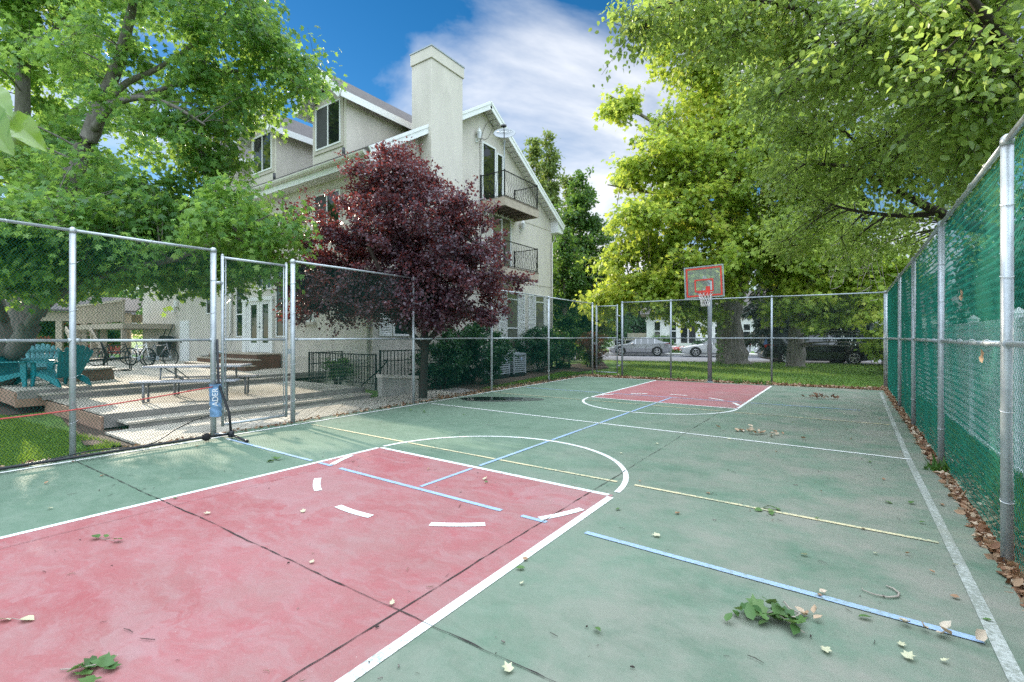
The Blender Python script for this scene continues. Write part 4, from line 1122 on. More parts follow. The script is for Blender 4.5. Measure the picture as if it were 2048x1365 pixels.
# ================================================================== DECKS
root = thing('wooden_deck', 'lower weathered timber deck with a step along its edge, under the picnic table', 'deck', (-10.6, 5.5, 0))
m = MB(); zt = .24
for i, x in enumerate(np.arange(-14.42, -10.66, .145)): m.box(x, 2.76 + rng.uniform(-.004, .004), zt - .035, x + .138, 8.25 + rng.uniform(-.004, .004), zt + rng.uniform(-.002, .002))
m.build('deck_board', 'deck', root)
m = MB(); m.box(-10.66, 2.74, .0, -10.60, 8.27, zt + .004); m.box(-10.15, 2.96, -.05, -10.10, 8.05, .085); m.build('riser', 'deck_edge', root)
m = MB(); m.box(-14.4, 2.70, -.06, -10.61, 2.738, zt - .04); m.build('side_fascia', 'deck_side', root)
m = MB()
for x in (-10.595, -10.42, -10.25): m.box(x, 2.92, .088, x + .165, 8.09, .125)
m.build('step_board', 'deck', root)
root = thing('wooden_deck', 'upper weathered timber deck carrying the teal chairs and bicycles', 'deck', (-14.5, 5, 0))
m = MB(); zt = .44
for y in np.arange(2.3, 9.55, .145): m.box(-33, y, zt - .035, -14.42, y + .138, zt + rng.uniform(-.002, .002))
m.build('deck_board', 'deck', root)
m = MB(); m.box(-14.416, 2.28, .27, -14.37, 9.58, zt + .004); m.box(-14.09, 2.6, .245, -14.05, 8.2, .335); m.build('riser', 'deck_edge', root)
m = MB(); m.box(-33, 2.24, .12, -14.42, 2.298, zt - .04); m.box(-14.416, 2.24, .10, -14.36, 2.72, .268); m.build('side_fascia', 'deck_side', root)
m = MB(); m.box(-14.366, 2.58, .338, -14.22, 8.2, .372); m.box(-14.21, 2.58, .338, -14.04, 8.2, .372); m.build('step_board', 'deck', root)
# boardwalk: diagonal boards at court level, clipped to the strip between deck and fence
root = thing('boardwalk', 'timber boardwalk of diagonal boards between the fence and the deck', 'boardwalk', (-9.3, 6.5, 0))
def clip(poly, a, b, c):
    o_ = []
    for i in range(len(poly)):
        p, q = poly[i], poly[(i + 1) % len(poly)]; fp, fq = a * p[0] + b * p[1] + c, a * q[0] + b * q[1] + c
        if fp >= 0: o_.append(p)
        if (fp >= 0) != (fq >= 0): t = fp / (fp - fq); o_.append((p[0] + (q[0] - p[0]) * t, p[1] + (q[1] - p[1]) * t))
    return o_
m = MB(); dv2 = np.array([.707, -.707]); nv2 = np.array([.707, .707])
for k in range(-12, 110):
    c0_ = nv2 * (k * .145 - 5.4)
    poly = [tuple(c0_ + dv2 * a + nv2 * b) for a, b in ((-30, 0), (30, 0), (30, .138), (-30, .138))]
    for pl in ((1, 0, 10.095), (-1, -.0213, -8.36), (0, 1, -2.62), (-.25, -1, 7.9 + .0)): poly = clip(poly, *pl)
    if len(poly) > 2:
        zz3 = rng.uniform(-.003, .003); m.prism([(*p, -.02) for p in poly], (0, 0, .035 + zz3))
m.build('deck_board', 'deck', root)
m = MB()
for i in range(9): m.prism([(-10.05 + .0, 10.0 + i * .0, -.03), (-8.6, 9.1, -.03), (-8.55, 10.9, -.03), (-10.0, 11.3, -.03)], (0, 0, .03)) if i == 0 else None
m.build('end_panel', 'deck_edge', root)
# brown entry steps
root = thing('entry_steps', 'brown timber steps rising to the white french doors', 'steps', (-18.8, 8.6, .44))
for x0, x1, y0, z0, z1 in ((-20.9, -17.2, 8.72, .44, .985), (-21.1, -16.85, 8.36, .44, .80), (-21.3, -16.5, 8.0, .44, .62)):
    m = MB(); y1_ = {8.72: HY0 - .05, 8.36: 8.70, 8.0: 8.34}[y0]
    m.box(x0, y0, z0 + .002, x1, y1_, z1 - .04); s_ = m.build('step', 'brown_step', root)
    m = MB(); m.box(x0 - .02, y0 - .03, z1 - .038, x1 + .02, y1_, z1); m.build('tread', 'beam', s_)

# raised deck with stair at the far left
root = thing('raised_deck', 'small raised deck on posts with an open timber stair at the house corner', 'deck', (-30.4, 8.8, .44))
m = MB(); m.box(-34.4, 7.6, 1.98, -26.8, HY0 - .01, 2.22); m.build('platform', 'beam', root)
for x, y in ((-34.2, 7.75), (-31.7, 7.75), (-27.2, 7.75)):
    m = MB(); m.box(x - .09, y - .09, .44, x + .09, y + .09, 1.98); m.build('post', 'beam', root)
m = MB(); m.box(-34.4, 7.6, 2.24, -34.32, 7.68, 3.3); m.box(-26.9, 7.6, 2.24, -26.82, 7.68, 3.3)
for x in np.arange(-34.2, -26.9, .2): m.box(x, 7.62, 2.3, x + .07, 7.66, 3.2)
for x in (-32.6, -30.6, -28.7): m.box(x, 7.6, 2.24, x + .09, 7.69, 3.3)
m.box(-34.4, 7.58, 3.2, -26.8, 7.70, 3.3); m.build('railing', 'beam', root)
m = MB()
for y in (6.6, 7.5): m.bar((-31.2, y, 2.0), (-28.6, y, .5), .06, .26)
for i in range(7): t = (i + .5) / 7; m.box(-31.2 + 2.6 * t - .16, 6.62, 2.0 - 1.5 * t - .02, -31.2 + 2.6 * t + .12, 7.48, 2.0 - 1.5 * t + .02)
m.build('stair', 'beam', root)

# stairwell: low wall and iron railing
root = thing('retaining_wall', 'low pale concrete stairwell wall with a cap beside the lower deck', 'wall', (-10.0, 8.4, 0))
m = MB(); m.prism([(-10.12, 8.30, -.1), (-10.12, 9.55, -.1), (-10.12, 9.55, .40), (-10.12, 8.30, .52)], (.16, 0, 0)); m.box(-12, 9.56, -.1, -9.97, 9.62, .36); m.build('wall_body', 'concrete', root)
m = MB(); m.prism([(-10.16, 8.28, .524), (-10.16, 9.58, .404), (-10.16, 9.58, .49), (-10.16, 8.28, .61)], (.24, 0, 0)); m.build('cap', 'stucco', root)
def iron_rail(mb, P, z0, z1, sp=.115, dz=0.0):
    for a, c in zip(P[:-1], P[1:]):
        a_, c_ = np.array(a, float), np.array(c, float)
        mb.bar((*a_, z1), (*c_, z1), .03, .03); mb.bar((*a_, z0 + .1), (*c_, z0 + .1), .025, .02); mb.bar((*a_, z0 + .55), (*c_, z0 + .55), .022, .018)
        k = max(2, int(np.linalg.norm(c_ - a_) / sp))
        for i in range(1, k): q = a_ + (c_ - a_) * i / k; mb.bar((*q, z0 + .1), (*q, z1), .016, .016)
    for a in P: mb.bar((*a, z0 - .05), (*a, z1 + .03), .04, .04)
root = thing('iron_railing', 'black iron railing around the basement stairwell at the house corner', 'railing', (-11.7, 8.3, .24))
m = MB(); iron_rail(m, [(-13.35, 9.5), (-13.3, 8.32), (-10.2, 8.30)], .24, 1.12); m.build('railing_panel', 'black_iron', root)
m = MB(); iron_rail(m, [(-10.1, 8.36), (-10.03, 9.9)], .40, 1.22); m.build('railing_panel', 'black_iron', root)
m = MB(); m.tube([(-11.6, 8.9, .15), (-10.5, 8.75, .75), (-10.2, 8.7, .95), (-10.12, 8.5, .98)], .018, 6); m.build('handrail', 'black_iron', root)

# air conditioner
def ac_unit(loc, rz, label):
    t = thing('air_conditioner', label, 'air conditioner', loc, rz, 'air conditioners by the house')
    m = MB(); m.box(-.40, -.40, .0, .40, .40, .10); m.box(-.36, -.36, .10, .36, .36, .86)
    def L_(mb): mb.v = [tuple(np.array(p)) for p in mb.v]; return mb
    me = m.build('cabinet', 'black_plastic', None); me.parent = t
    m = MB()
    for s1 in (-1, 1):
        for s2 in (-1, 1): m.box(s1 * .38 - .03, s2 * .38 - .03, .1, s1 * .38 + .03, s2 * .38 + .03, .9)
    for z in np.arange(.14, .84, .085):
        for s_ in (-1, 1): m.box(-.355, s_ * .375 - .012, z, .355, s_ * .375 + .012, z + .055); m.box(s_ * .375 - .012, -.355, z, s_ * .375 + .012, .355, z + .055)
    m.box(-.41, -.41, .86, .41, .41, .93)
    o = m.build('louvre_panel', 'ac', None, bevel=.006); o.parent = t
    m = MB()
    for r_ in (.1, .17, .24, .31): m.tube([(r_ * math.cos(a), r_ * math.sin(a), .955) for a in np.linspace(0, 6.2832, 25)], .008, 4)
    for a in np.linspace(0, math.pi, 7)[:-1]: m.bar((-.34 * math.cos(a), -.34 * math.sin(a), .94), (.34 * math.cos(a), .34 * math.sin(a), .94), .012, .012)
    o = m.build('fan_guard', 'ac', None); o.parent = t
    m = MB(); m.lathe([(.055, .386), (.055, .393)], (0, .12, .70), 14, axis='x'); o = m.build('round_badge', 'blue_line', None); o.parent = t
    return t
ac_unit((-11.25, 16.15, 0), R(-4), 'grey louvred air conditioner with a blue badge, nearer the tall window')
ac_unit((-11.25, 15.0, 0), R(3), 'grey air conditioner half hidden behind the dark laurel shrub')

# ================================================================== THINGS ON THE DECK
def face(dx, dy): return math.atan2(-dx, dy)            # turn local +y towards (dx, dy)
def local(mb, name, mats, t, bevel=0.0):
    o = mb.build(name, mats, None, bevel=bevel); o.parent = t; return o

def adirondack(loc, rz, label, mat='teal'):
    t = thing('adirondack_chair', label, 'chair', loc, rz, 'adirondack chairs on the upper deck')
    m = MB()
    for i in range(6):
        y = .30 - i * .095; z = .37 - i * .026
        m.prism([(-.27, y - .085, z - .022), (-.27, y, z), (-.27, y, z - .02), (-.27, y - .085, z - .042)], (.54, 0, 0))
    local(m, 'seat', mat, t, .004)
    m = MB(); n = 7
    for i in range(n):
        a = (i - (n - 1) / 2) / ((n - 1) / 2)
        x0, x1 = a * .20, a * .31; L_ = .80 - .13 * a * a; yb_, zb_ = -.26, .22
        tx, ty, tz = x1, yb_ - L_ * .40, zb_ + L_ * .92
        m.prism([(x0 - .034, yb_, zb_), (x0 + .034, yb_, zb_), (tx + .046, ty, tz - .03 * abs(a)), (tx, ty - .004, tz + .02), (tx - .046, ty, tz - .03 * abs(a))], (0, -.018, -.008))
    local(m, 'backrest', mat, t)
    m = MB()
    m.bar((-.36, -.36, .55), (.36, -.36, .55), .03, .06); m.bar((-.3, -.47, .78), (.3, -.47, .78), .025, .06)
    local(m, 'back_rail', mat, t)
    for s in (-1, 1):
        m = MB(); m.prism([(s * .28, .42, .565), (s * .28, -.40, .545), (s * .36, -.42, .545), (s * .42, .25, .565), (s * .40, .42, .565)], (0, 0, .024)); local(m, 'arm', mat, t, .004)
        m = MB(); m.prism([(s * .31, .40, .56), (s * .31, .28, .56), (s * .31, .26, .30), (s * .31, .33, 0), (s * .31, .40, 0)], (s * .035, 0, 0)); local(m, 'leg', mat, t)
        m = MB(); m.prism([(s * .29, .34, .36), (s * .29, .30, .26), (s * .29, -.18, .12), (s * .29, -.46, 0), (s * .29, -.54, 0), (s * .29, -.42, .18), (s * .29, -.24, .24)], (s * .03, 0, 0)); local(m, 'leg', mat, t)
    return t
adirondack((-15.2, 3.12, .445), face(-.85, -.30), 'teal adirondack chair seen from behind, its fan back beside the fence post')
adirondack((-15.95, 2.62, .445), face(.75, .55), 'teal adirondack chair half hidden behind the maple trunk')
adirondack((-17.6, 3.2, .445), face(.8, -.25), 'paler teal adirondack chair beyond the other two, facing the court', 'pale_teal')

t = thing('fire_pit', 'low brown stone fire pit between the adirondack chairs and the black chairs', 'fire pit', (-16.75, 3.95, .445))
m = MB(); m.lathe([(.62, 0), (.60, .16), (.57, .28)], (0, 0, 0), 6, smooth=False); local(m, 'pit_wall', 'stone', t, .012)
m = MB(); m.lathe([(.64, .285), (.64, .33), (.40, .335)], (0, 0, 0), 6, smooth=False); local(m, 'rim', 'concrete', t)

def patio_chair():
    t = thing('patio_chair', 'x', 'chair', (0, 0, 0), 0, 'black patio chairs on the upper deck')
    m = MB(); m.prism([(-.3, -.25, .42), (-.3, -.42, 1.05), (-.3, -.46, 1.05), (-.3, -.30, .42)], (.6, 0, 0)); local(m, 'backrest', 'black_fabric', t, .015)
    m = MB(); m.prism([(-.3, -.28, .36), (-.3, .32, .42), (-.3, .32, .47), (-.3, -.28, .43)], (.6, 0, 0)); local(m, 'seat', 'black_fabric', t, .015)
    for s in (-1, 1):
        m = MB(); m.tube([(s * .34, .36, .02), (s * .34, .32, .64), (s * .34, -.30, .66)], .018, 6); local(m, 'arm', 'black_iron', t)
        m = MB(); m.tube([(s * .34, .36, .02), (s * .34, .0, .0), (s * .34, -.42, .03)], .018, 6); m.tube([(s * .34, -.36, .03), (s * .33, -.30, .66), (s * .31, -.44, 1.06)], .018, 6); local(m, 'leg', 'black_iron', t)
    return t
pc1 = patio_chair(); pc1.location = (-20.3, 5.6, .445); pc1.rotation_euler.z = face(.2, .9)
pc1['label'] = 'black patio chair nearest the bicycles, back towards the court'
pcs = ((-19.6, 4.75, face(.1, .95), 'black patio chair between the teal fan back and the bicycles, seen from behind'), (-18.6, 3.2, face(.9, .3), 'black patio chair facing the fire pit beyond the teal fan back'), (-18.7, 2.35, face(.9, -.1), 'black patio chair close behind the maple trunk'))
for x, y, rz, lb in pcs:
    c = copy_tree(pc1); c.location = (x, y, .445); c.rotation_euler.z = rz; c['label'] = lb

t = thing('picnic_table', 'grey folding picnic table with two attached benches on the lower deck', 'picnic table', (-11.62, 4.66, .242), R(46))
m = MB(); m.prism([(-.95, -.36, .70), (.95, -.36, .70), (.95, .36, .70), (-.95, .36, .70)], (0, 0, .045)); local(m, 'tabletop', 'grey_table', t, .015)
for s in (-1, 1):
    m = MB(); m.prism([(-.98, s * .62 - .14, .42), (.98, s * .62 - .14, .42), (.98, s * .62 + .14, .42), (-.98, s * .62 + .14, .42)], (0, 0, .04)); local(m, 'bench', 'grey_table', t, .012)
    for s2 in (-1, 1):
        m = MB()
        m.tube([(s2 * .74, s * .54, .42), (s2 * .74, s * .54, .02), (s2 * .74, s * .72, .02), (s2 * .74, s * .72, .42)], .024, 8)
        m.tube([(s2 * .62, s * .30, .70), (s2 * .62, s * .34, .40), (s2 * .70, s * .56, .38)], .022, 8)
        m.tube([(s2 * .62, s * .20, .70), (s2 * .22, s * .1, .40)], .014, 6)
        local(m, 'leg', 'grey_leg', t)
m = MB(); m.tube([(-.62, 0, .42), (.62, 0, .42)], .02, 8); m.tube([(-.62, -.55, .40), (-.62, .55, .40)], .02, 8); m.tube([(.62, -.55, .40), (.62, .55, .40)], .02, 8); local(m, 'brace', 'grey_leg', t)

def bicycle(loc, rz, label, mat):
    t = thing('bicycle', label, 'bicycle', loc, rz, 'bicycles parked by the stair')
    for x in (-.52, .52):
        m = MB(); m.tube([(x + .34 * math.cos(a), 0, .35 + .34 * math.sin(a)) for a in np.linspace(0, 6.2832, 25)], .022, 6); w_ = local(m, 'wheel', 'rubber', t)
        m = MB()
        for a in np.linspace(0, math.pi, 9)[:-1]: m.bar((x - .33 * math.cos(a), 0, .35 - .33 * math.sin(a)), (x + .33 * math.cos(a), 0, .35 + .33 * math.sin(a)), .004, .004)
        m.lathe([(.03, -.04), (.03, .04)], (x, 0, .35), 8, axis='y'); o = m.build('spoke', 'galv_far', None); o.parent = w_
    m = MB()
    for p, q in (((-.52, 0, .35), (-.18, 0, .85)), ((-.52, 0, .35), (-.05, 0, .30)), ((-.05, 0, .30), (-.18, 0, .85)), ((-.05, 0, .30), (.36, 0, .78)), ((-.16, 0, .78), (.36, 0, .84)), ((.34, 0, .92), (.52, 0, .35))): m.tube([p, q], .02, 6)
    local(m, 'frame', mat, t)
    m = MB(); m.tube([(.36, -.30, 1.0), (.36, -.08, 1.02), (.33, 0, .95), (.36, .08, 1.02), (.36, .30, 1.0)], .014, 6); local(m, 'handlebar', 'black_iron', t)
    m = MB(); m.tube([(-.19, 0, .84), (-.21, 0, .96)], .013, 6); m.prism([(-.34, -.08, .96), (-.34, .08, .96), (-.2, .06, .97), (-.04, .015, .97), (-.04, -.015, .97), (-.2, -.06, .97)], (0, 0, .05)); local(m, 'saddle', 'black_fabric', t, .01)
    m = MB(); m.lathe([(.09, -.02), (.09, -.01)], (-.05, 0, .30), 12, axis='y'); m.bar((-.05, -.05, .30), (.05, -.05, .16), .015, .02); m.bar((-.05, .05, .30), (-.15, .05, .44), .015, .02); local(m, 'crank', 'galv_far', t)
    return t
bicycle((-23.1, 7.1, .445), face(.5, .9) + .8, 'white bicycle leaning by the stair foot, front wheel turned away', 'white')
bicycle((-22.4, 7.5, .445), R(28), 'grey bicycle parked nearest the upturned wheelbarrow', 'grey_leg')
bicycle((-24.3, 6.6, .445), R(75), 'dark bicycle partly hidden behind the stair post', 'black_iron')
t = thing('wheelbarrow', 'black upturned wheelbarrow leaning on the house wall by the white door', 'wheelbarrow', (-26.9, 9.2, .445))
m = MB(); m.prism([(-.45, .05, .15), (.45, .05, .15), (.52, .28, 1.15), (-.52, .28, 1.15)], (0, -.28, .05)); local(m, 'tray', 'black_plastic', t, .05)
m = MB(); m.tube([(-.3, -.35, .05), (-.45, .05, .9), (-.3, .3, 1.75)], .022, 6); m.tube([(.3, -.35, .05), (.15, .05, .9), (.3, .3, 1.75)], .022, 6); local(m, 'handle', 'black_iron', t)
m = MB(); m.lathe([(.06, -.05), (.20, -.04), (.20, .04), (.06, .05)], (0, -.45, .21), 16, axis='x'); local(m, 'wheel', 'rubber', t)
t = thing('kick_scooter', 'small black kick scooter standing by the fire pit', 'scooter', (-17.9, 3.75, .445), R(60))
m = MB(); m.box(-.3, -.055, .09, .28, .055, .12); local(m, 'deck', 'black_plastic', t, .01)
m = MB(); m.tube([(.30, 0, .10), (.24, 0, .88)], .02, 8); m.tube([(.24, -.22, .88), (.24, .22, .88)], .017, 8); local(m, 'handlebar', 'black_iron', t)
for x in (-.36, .34):
    m = MB(); m.lathe([(.03, -.015), (.075, -.014), (.075, .014), (.03, .015)], (x, 0, .075), 14, axis='y'); local(m, 'wheel', 'rubber', t)
t = thing('plant_pot', 'squat pale stone pot by the downspout near the french doors', 'pot', (-21.4, 8.9, .445))
m = MB(); m.lathe([(.16, 0), (.24, .10), (.30, .26), (.28, .36), (.32, .38), (.32, .43), (.26, .43)], (0, 0, 0), 18); local(m, 'pot', 'concrete', t)
m = MB(); m.lathe([(.255, .40), (.02, .43)], (0, 0, 0), 14); local(m, 'soil_top', 'soil', t)
t = thing('low_wall', 'low beige slatted railing along the far side of the upper deck', 'railing', (-19.5, 1.9, .44))
m = MB()
for i in range(40): x = -24.5 + i * .21; m.box(x, 2.31, .45, x + .1, 2.36, 1.05)
m.box(-24.6, 2.29, 1.05, -19.0, 2.39, 1.13); m.v = [(min(a, -19.0), b, c) for a, b, c in m.v]; m.build('railing_panel', 'beam', t)
t = thing('storm_drain_lid', 'flat green plastic valve-box lid in the soil by the deck corner', 'lid', tuple(ground(478 / 2.48 * 1.06, 848, -.03)))
m = MB(); m.prism([(-.28, -.2, 0), (.28, -.2, 0), (.28, .2, 0), (-.28, .2, 0)], (0, 0, .03)); local(m, 'lid', 'leaf_plastic' if False else 'wire', t, .01)

# ================================================================== PORTABLE NET POST AND CORDS
nb = np.array([-7.92, 3.62])
t = thing('net_post', 'portable net stand with blue lettered sleeve tied to the gate post, black legs and wheel', 'net stand', (nb[0], nb[1], 0))
nv_ = np.array([LF(3.55) + .10, 3.60])
m = MB(); m.tube([(*nb, .05), (nb[0] - .07, nb[1], .4), (LF(3.55) + .11, 3.58, .85), (LF(3.55) + .085, 3.57, 1.56)], .019, 8); m.build('upright', 'black_plastic', t)
m = MB(); m.tube([(*nb, .06), (nb[0] + .52, nb[1] - .02, .025)], .019, 8); m.lathe([(.024, 0), (.024, .05)], (nb[0] + .50, nb[1] - .02, .026), 8, axis='x'); m.build('leg', 'black_plastic', t)
m = MB(); m.tube([(*nb, .06), (nb[0] - .42, nb[1] - .06, .03)], .019, 8); m.build('leg', 'galv_far', t)
e0 = ground(0, 950); 
m = MB(); m.tube([(*nb, .07), (-7.97, 3.1, .075), (-8.0, 2.0, .07), (-8.06, .2, .07)], .019, 8); m.lathe([(.04, -.05), (.045, 0), (.04, .05)], (*nb, .07), 10); m.build('base_bar', 'black_plastic', t)
m = MB(); m.tube([(-8.05, .75, .07), (-8.06, .5, .07)], .055, 10); m.build('joint_sleeve', 'rubber', t)
wc = np.array([-7.955, 3.28, .075])
m = MB(); m.lathe([(.02, -.04), (.048, -.035), (.055, -.015), (.055, .015), (.048, .035), (.02, .04)], wc, 16, axis='x')
for a in np.linspace(0, 6.2832, 11)[:-1]: m.bar((wc[0] - .035, wc[1] + .05 * math.cos(a), wc[2] + .05 * math.sin(a)), (wc[0] + .035, wc[1] + .05 * math.cos(a), wc[2] + .05 * math.sin(a)), .016, .014)
m.build('wheel', 'rubber', t)
# nylon sleeve round post and upright, wrinkled
sx, sy = LF(3.55) + .03, 3.565
vs, fs = [], []; nr, na = 22, 20
for i in range(nr + 1):
    z = .32 + .52 * i / nr
    for j in range(na):
        a = 2 * math.pi * j / na
        wr = 1 + .10 * math.sin(z * 55 + 2.2 * math.sin(a)) * (0.5 + .5 * math.sin(z * 17)) + .06 * math.sin(3 * a + z * 9)
        lean = .03 * max(0, .55 - z) / .25
        vs.append((sx + .105 * wr * math.cos(a) + lean, sy + .078 * wr * math.sin(a), z))
for i in range(nr):
    for j in range(na): fs.append((i * na + j, i * na + (j + 1) % na, (i + 1) * na + (j + 1) % na, (i + 1) * na + j))
m = MB(); m.add(vs, fs, 0, True); sl = m.build('sleeve', 'denim', t)
out_v = Vector((0.93, -0.36, 0)).normalized(); upv = Vector((0, 0, 1)); side_v = upv.cross(out_v)
mt = Matrix((upv, -side_v, out_v)).transposed().to_4x4(); mt.translation = Vector((sx, sy, .635)) + out_v * .117
text_mesh('lettering', 'ADER', .115, 'letter', sl, mt)
m = MB(); m.tube([p[:3] for p in smooth_path([(-8.30, 1.0, .02, .01), (-8.22, 1.6, .05, .01), (-8.13, 2.0, .10, .01), (-8.15, 2.6, .06, .01), (-8.3, 3.0, .2, .01), (-8.42, 3.3, .28, .01), (-8.40, 3.5, .33, .01)], 5)], .009, 6)
tag(m.build('cable', 'black_plastic', None, (-8.2, 2, .05)), 'thin black cord lying over the net stand bar at the fence foot', 'cord')
m = MB(); cpt = []
for i in range(25):
    q = i / 24; y = -.6 + (3.50 + .6) * q; z = .66 + .14 * q - .10 * math.sin(math.pi * q) * 1.0
    cpt.append((LF(y) + .09, y, z))
m.tube(cpt, .0095, 6)
for i in range(5): m.lathe([(.013, -.012), (.016, 0), (.013, .012)], cpt[-2 - i] if i < 3 else cpt[-4], 8)
tag(m.build('cord', 'red_cord', None, cpt[12]), 'long red cord sagging across the fence from the blue sleeve', 'cord')

# ================================================================== CARS
def street_u(u, s):
    r = (FWD + (u - CU) / FPX * RGT)[:2]
    return (s / (r @ ST_N)) * (r @ ST_T)
def car(name, label, cat, stations, wheels, wr, paint, a0, s, z, flip, glass_range, tail_x=True, spokes=5, handle=True):
    """stations: x, zbottom, zbelt, ztop, wbottom, wbelt, wtop (front at x = 0)"""
    L_ = stations[-1][0]
    px_, py_, _ = street(a0, s)
    t = thing(name, label, cat, (px_, py_, z), ST_A + (math.pi if flip else 0), 'cars parked along the street')
    b, g = MB(), MB()
    rings = []
    for x, zb, zl, zt_, wb, wl, wt in stations:
        half = [(wb, zb), (wl * .97, zb + .12), (wl, zb + (zl - zb) * .55), (wl * .975, zl), (wt, zt_ - .035), (wt * .6, zt_ - .006), (0, zt_)]
        rings.append([(x, y, zz_) for y, zz_ in half] + [(x, -y, zz_) for y, zz_ in reversed(half[:-1])])
    n = len(rings[0])
    for i in range(len(rings) - 1):
        x_mid = (rings[i][0][0] + rings[i + 1][0][0]) / 2
        for k in range(n - 1):
            f = [rings[i][k], rings[i][k + 1], rings[i + 1][k + 1], rings[i + 1][k]]
            kk = min(k, n - 2 - k)
            side = kk == 3 and glass_range[0] < x_mid < glass_range[1]
            slope = kk >= 4 and (glass_range[2] < x_mid < glass_range[3] or glass_range[4] < x_mid < glass_range[5])
            (g if side or slope else b).add(f, [(0, 1, 2, 3)], 0, True)
        b.add([rings[i][0], rings[i + 1][0], rings[i + 1][-1], rings[i][-1]], [(0, 1, 2, 3)], 1)
    for r_ in (rings[0], rings[-1]): b.add(r_, [tuple(range(n))], 0, False)
    for s_ in (-1, 1):                                          # pillars
        for st in stations:
            if glass_range[0] - .05 < st[0] < glass_range[1] + .05:
                b.bar((st[0], s_ * st[5] * .978, st[2] - .01), (st[0], s_ * (st[6] + .008), st[3] - .03), .05, .03, up=(1, 0, 0))
        for wx in wheels:
            arc_ = [(wx + wr * 1.2 * math.cos(a), wr + wr * 1.2 * math.sin(a)) for a in np.linspace(-.25, math.pi + .25, 20)]
            yv = max(st[5] for st in stations) + .004
            b.prism([(x, s_ * yv, zz_) for x, zz_ in arc_], (0, -s_ * .25, 0), 1)
    def L2(mb): mb.v = [(x - L_ / 2, y, zz_) for x, y, zz_ in mb.v]; return mb
    local(L2(b), 'body', [paint, 'rubber'], t); local(L2(g), 'window', 'car_glass', t)
    yv = max(st[5] for st in stations)
    for wx in wheels:
        for s_ in (-1, 1):
            m = MB(); m.lathe([(wr * .62, -.1), (wr * .97, -.095), (wr, -.06), (wr, .06), (wr * .97, .095), (wr * .62, .1)], (wx, s_ * (yv - .07), wr), 24, axis='y')
            tw = local(L2(m), 'wheel', 'rubber', t)
            m = MB(); yo = s_ * (yv + .022)
            m.tube([(wx + wr * .64 * math.cos(a), yo, wr + wr * .64 * math.sin(a)) for a in np.linspace(0, 6.2832, 25)], .022, 5)
            for k in range(spokes):
                a = 2 * math.pi * k / spokes + .3
                m.bar((wx, yo, wr), (wx + wr * .62 * math.cos(a), yo, wr + wr * .62 * math.sin(a)), wr * .2, .03, up=(0, 1, 0))
            m.lathe([(wr * .2, -.02), (wr * .2, .02)], (wx, yo, wr), 10, axis='y')
            o = L2(m).build('rim', 'rim', None); o.parent = tw
    zl0, zlN = stations[1][2], stations[-2][2]
    for s_ in (-1, 1):
        m = MB(); x0 = stations[1][0]; m.prism([(x0 - .2, s_ * stations[0][5] * .99, zl0 - .12), (x0 + .35, s_ * yv * .99, zl0 - .03), (x0 + .38, s_ * yv * .99, zl0 + .06), (x0 - .12, s_ * stations[0][5] * 1.0, zl0)], (0, s_ * .02, 0)); local(L2(m), 'headlight', 'lamp_lens', t)
        m = MB(); x0 = stations[-1][0]; m.prism([(x0 - .48, s_ * yv * .965, zlN - .02), (x0 - .02, s_ * stations[-1][5] * .99, zlN - .16), (x0 + .012, s_ * stations[-1][5] * .99, zlN - .02), (x0 - .1, s_ * yv * .93, zlN + .02)], (0, s_ * .025, 0)); local(L2(m), 'tail_light', 'tail', t)
        m = MB(); mx_ = glass_range[0] + .35; zl_ = np.interp(mx_, [q[0] for q in stations], [q[2] for q in stations]); m.lathe([(.02, 0), (.085, .02), (.08, .13), (.03, .16)], (mx_, s_ * (yv + .06), zl_ - .02), 8); local(L2(m), 'mirror', paint, t)
        m = MB()
        for hx in ((glass_range[0] * .45 + glass_range[1] * .55), glass_range[1] - .35):
            m.box(hx - .09, s_ * (yv - .005), zl_ - .14, hx + .09, s_ * (yv + .02), zl_ - .11)
        local(L2(m), 'door_handle', paint, t)
        m = MB(); ys = s_ * (yv + .003)
        for hx in (glass_range[0] + .22, (glass_range[0] + glass_range[1]) / 2 + .05, glass_range[1] - .15): m.box(hx - .006, ys - .003, .32, hx + .006, ys + .003, zl_ - .02)
        m.box(wheels[0] + wr * 1.3, ys - .003, .27, wheels[1] - wr * 1.3, ys + .006, .30)
        local(L2(m), 'door_seam', 'rubber', t)
    return t
SEDAN = [(0, .34, .56, .60, .60, .66, .50), (.10, .24, .64, .68, .72, .78, .60), (.42, .20, .74, .79, .80, .88, .66), (1.05, .19, .84, .90, .82, .905, .70), (1.45, .19, .89, .97, .82, .91, .72), (2.05, .19, .91, 1.32, .82, .91, .60), (2.45, .19, .92, 1.42, .82, .91, .58), (2.95, .19, .93, 1.43, .82, .91, .58), (3.45, .19, .95, 1.36, .82, .91, .57), (4.12, .20, .98, 1.10, .80, .90, .62), (4.45, .26, .99, 1.06, .76, .84, .62), (4.62, .40, .92, .96, .68, .74, .58)]
VAN = [(0, .36, .66, .70, .70, .76, .6), (.12, .26, .78, .82, .82, .88, .68), (.5, .22, .92, .98, .88, .97, .74), (1.05, .2, 1.02, 1.08, .90, 1.0, .78), (1.75, .2, 1.05, 1.55, .90, 1.0, .70), (2.2, .2, 1.06, 1.70, .90, 1.0, .70), (3.0, .2, 1.08, 1.75, .90, 1.0, .72), (3.9, .2, 1.09, 1.74, .90, 1.0, .72), (4.7, .22, 1.08, 1.70, .90, .99, .70), (5.0, .25, 1.05, 1.52, .86, .95, .68), (5.14, .36, 1.0, 1.10, .78, .88, .62)]
GS = (1.5, 4.0, 1.2, 2.3, 3.3, 4.3); GV = (1.1, 4.95, 1.0, 2.0, 4.85, 5.2)
def mid_a(u0, u1, s): return (street_u(u0, s) + street_u(u1, s)) / 2
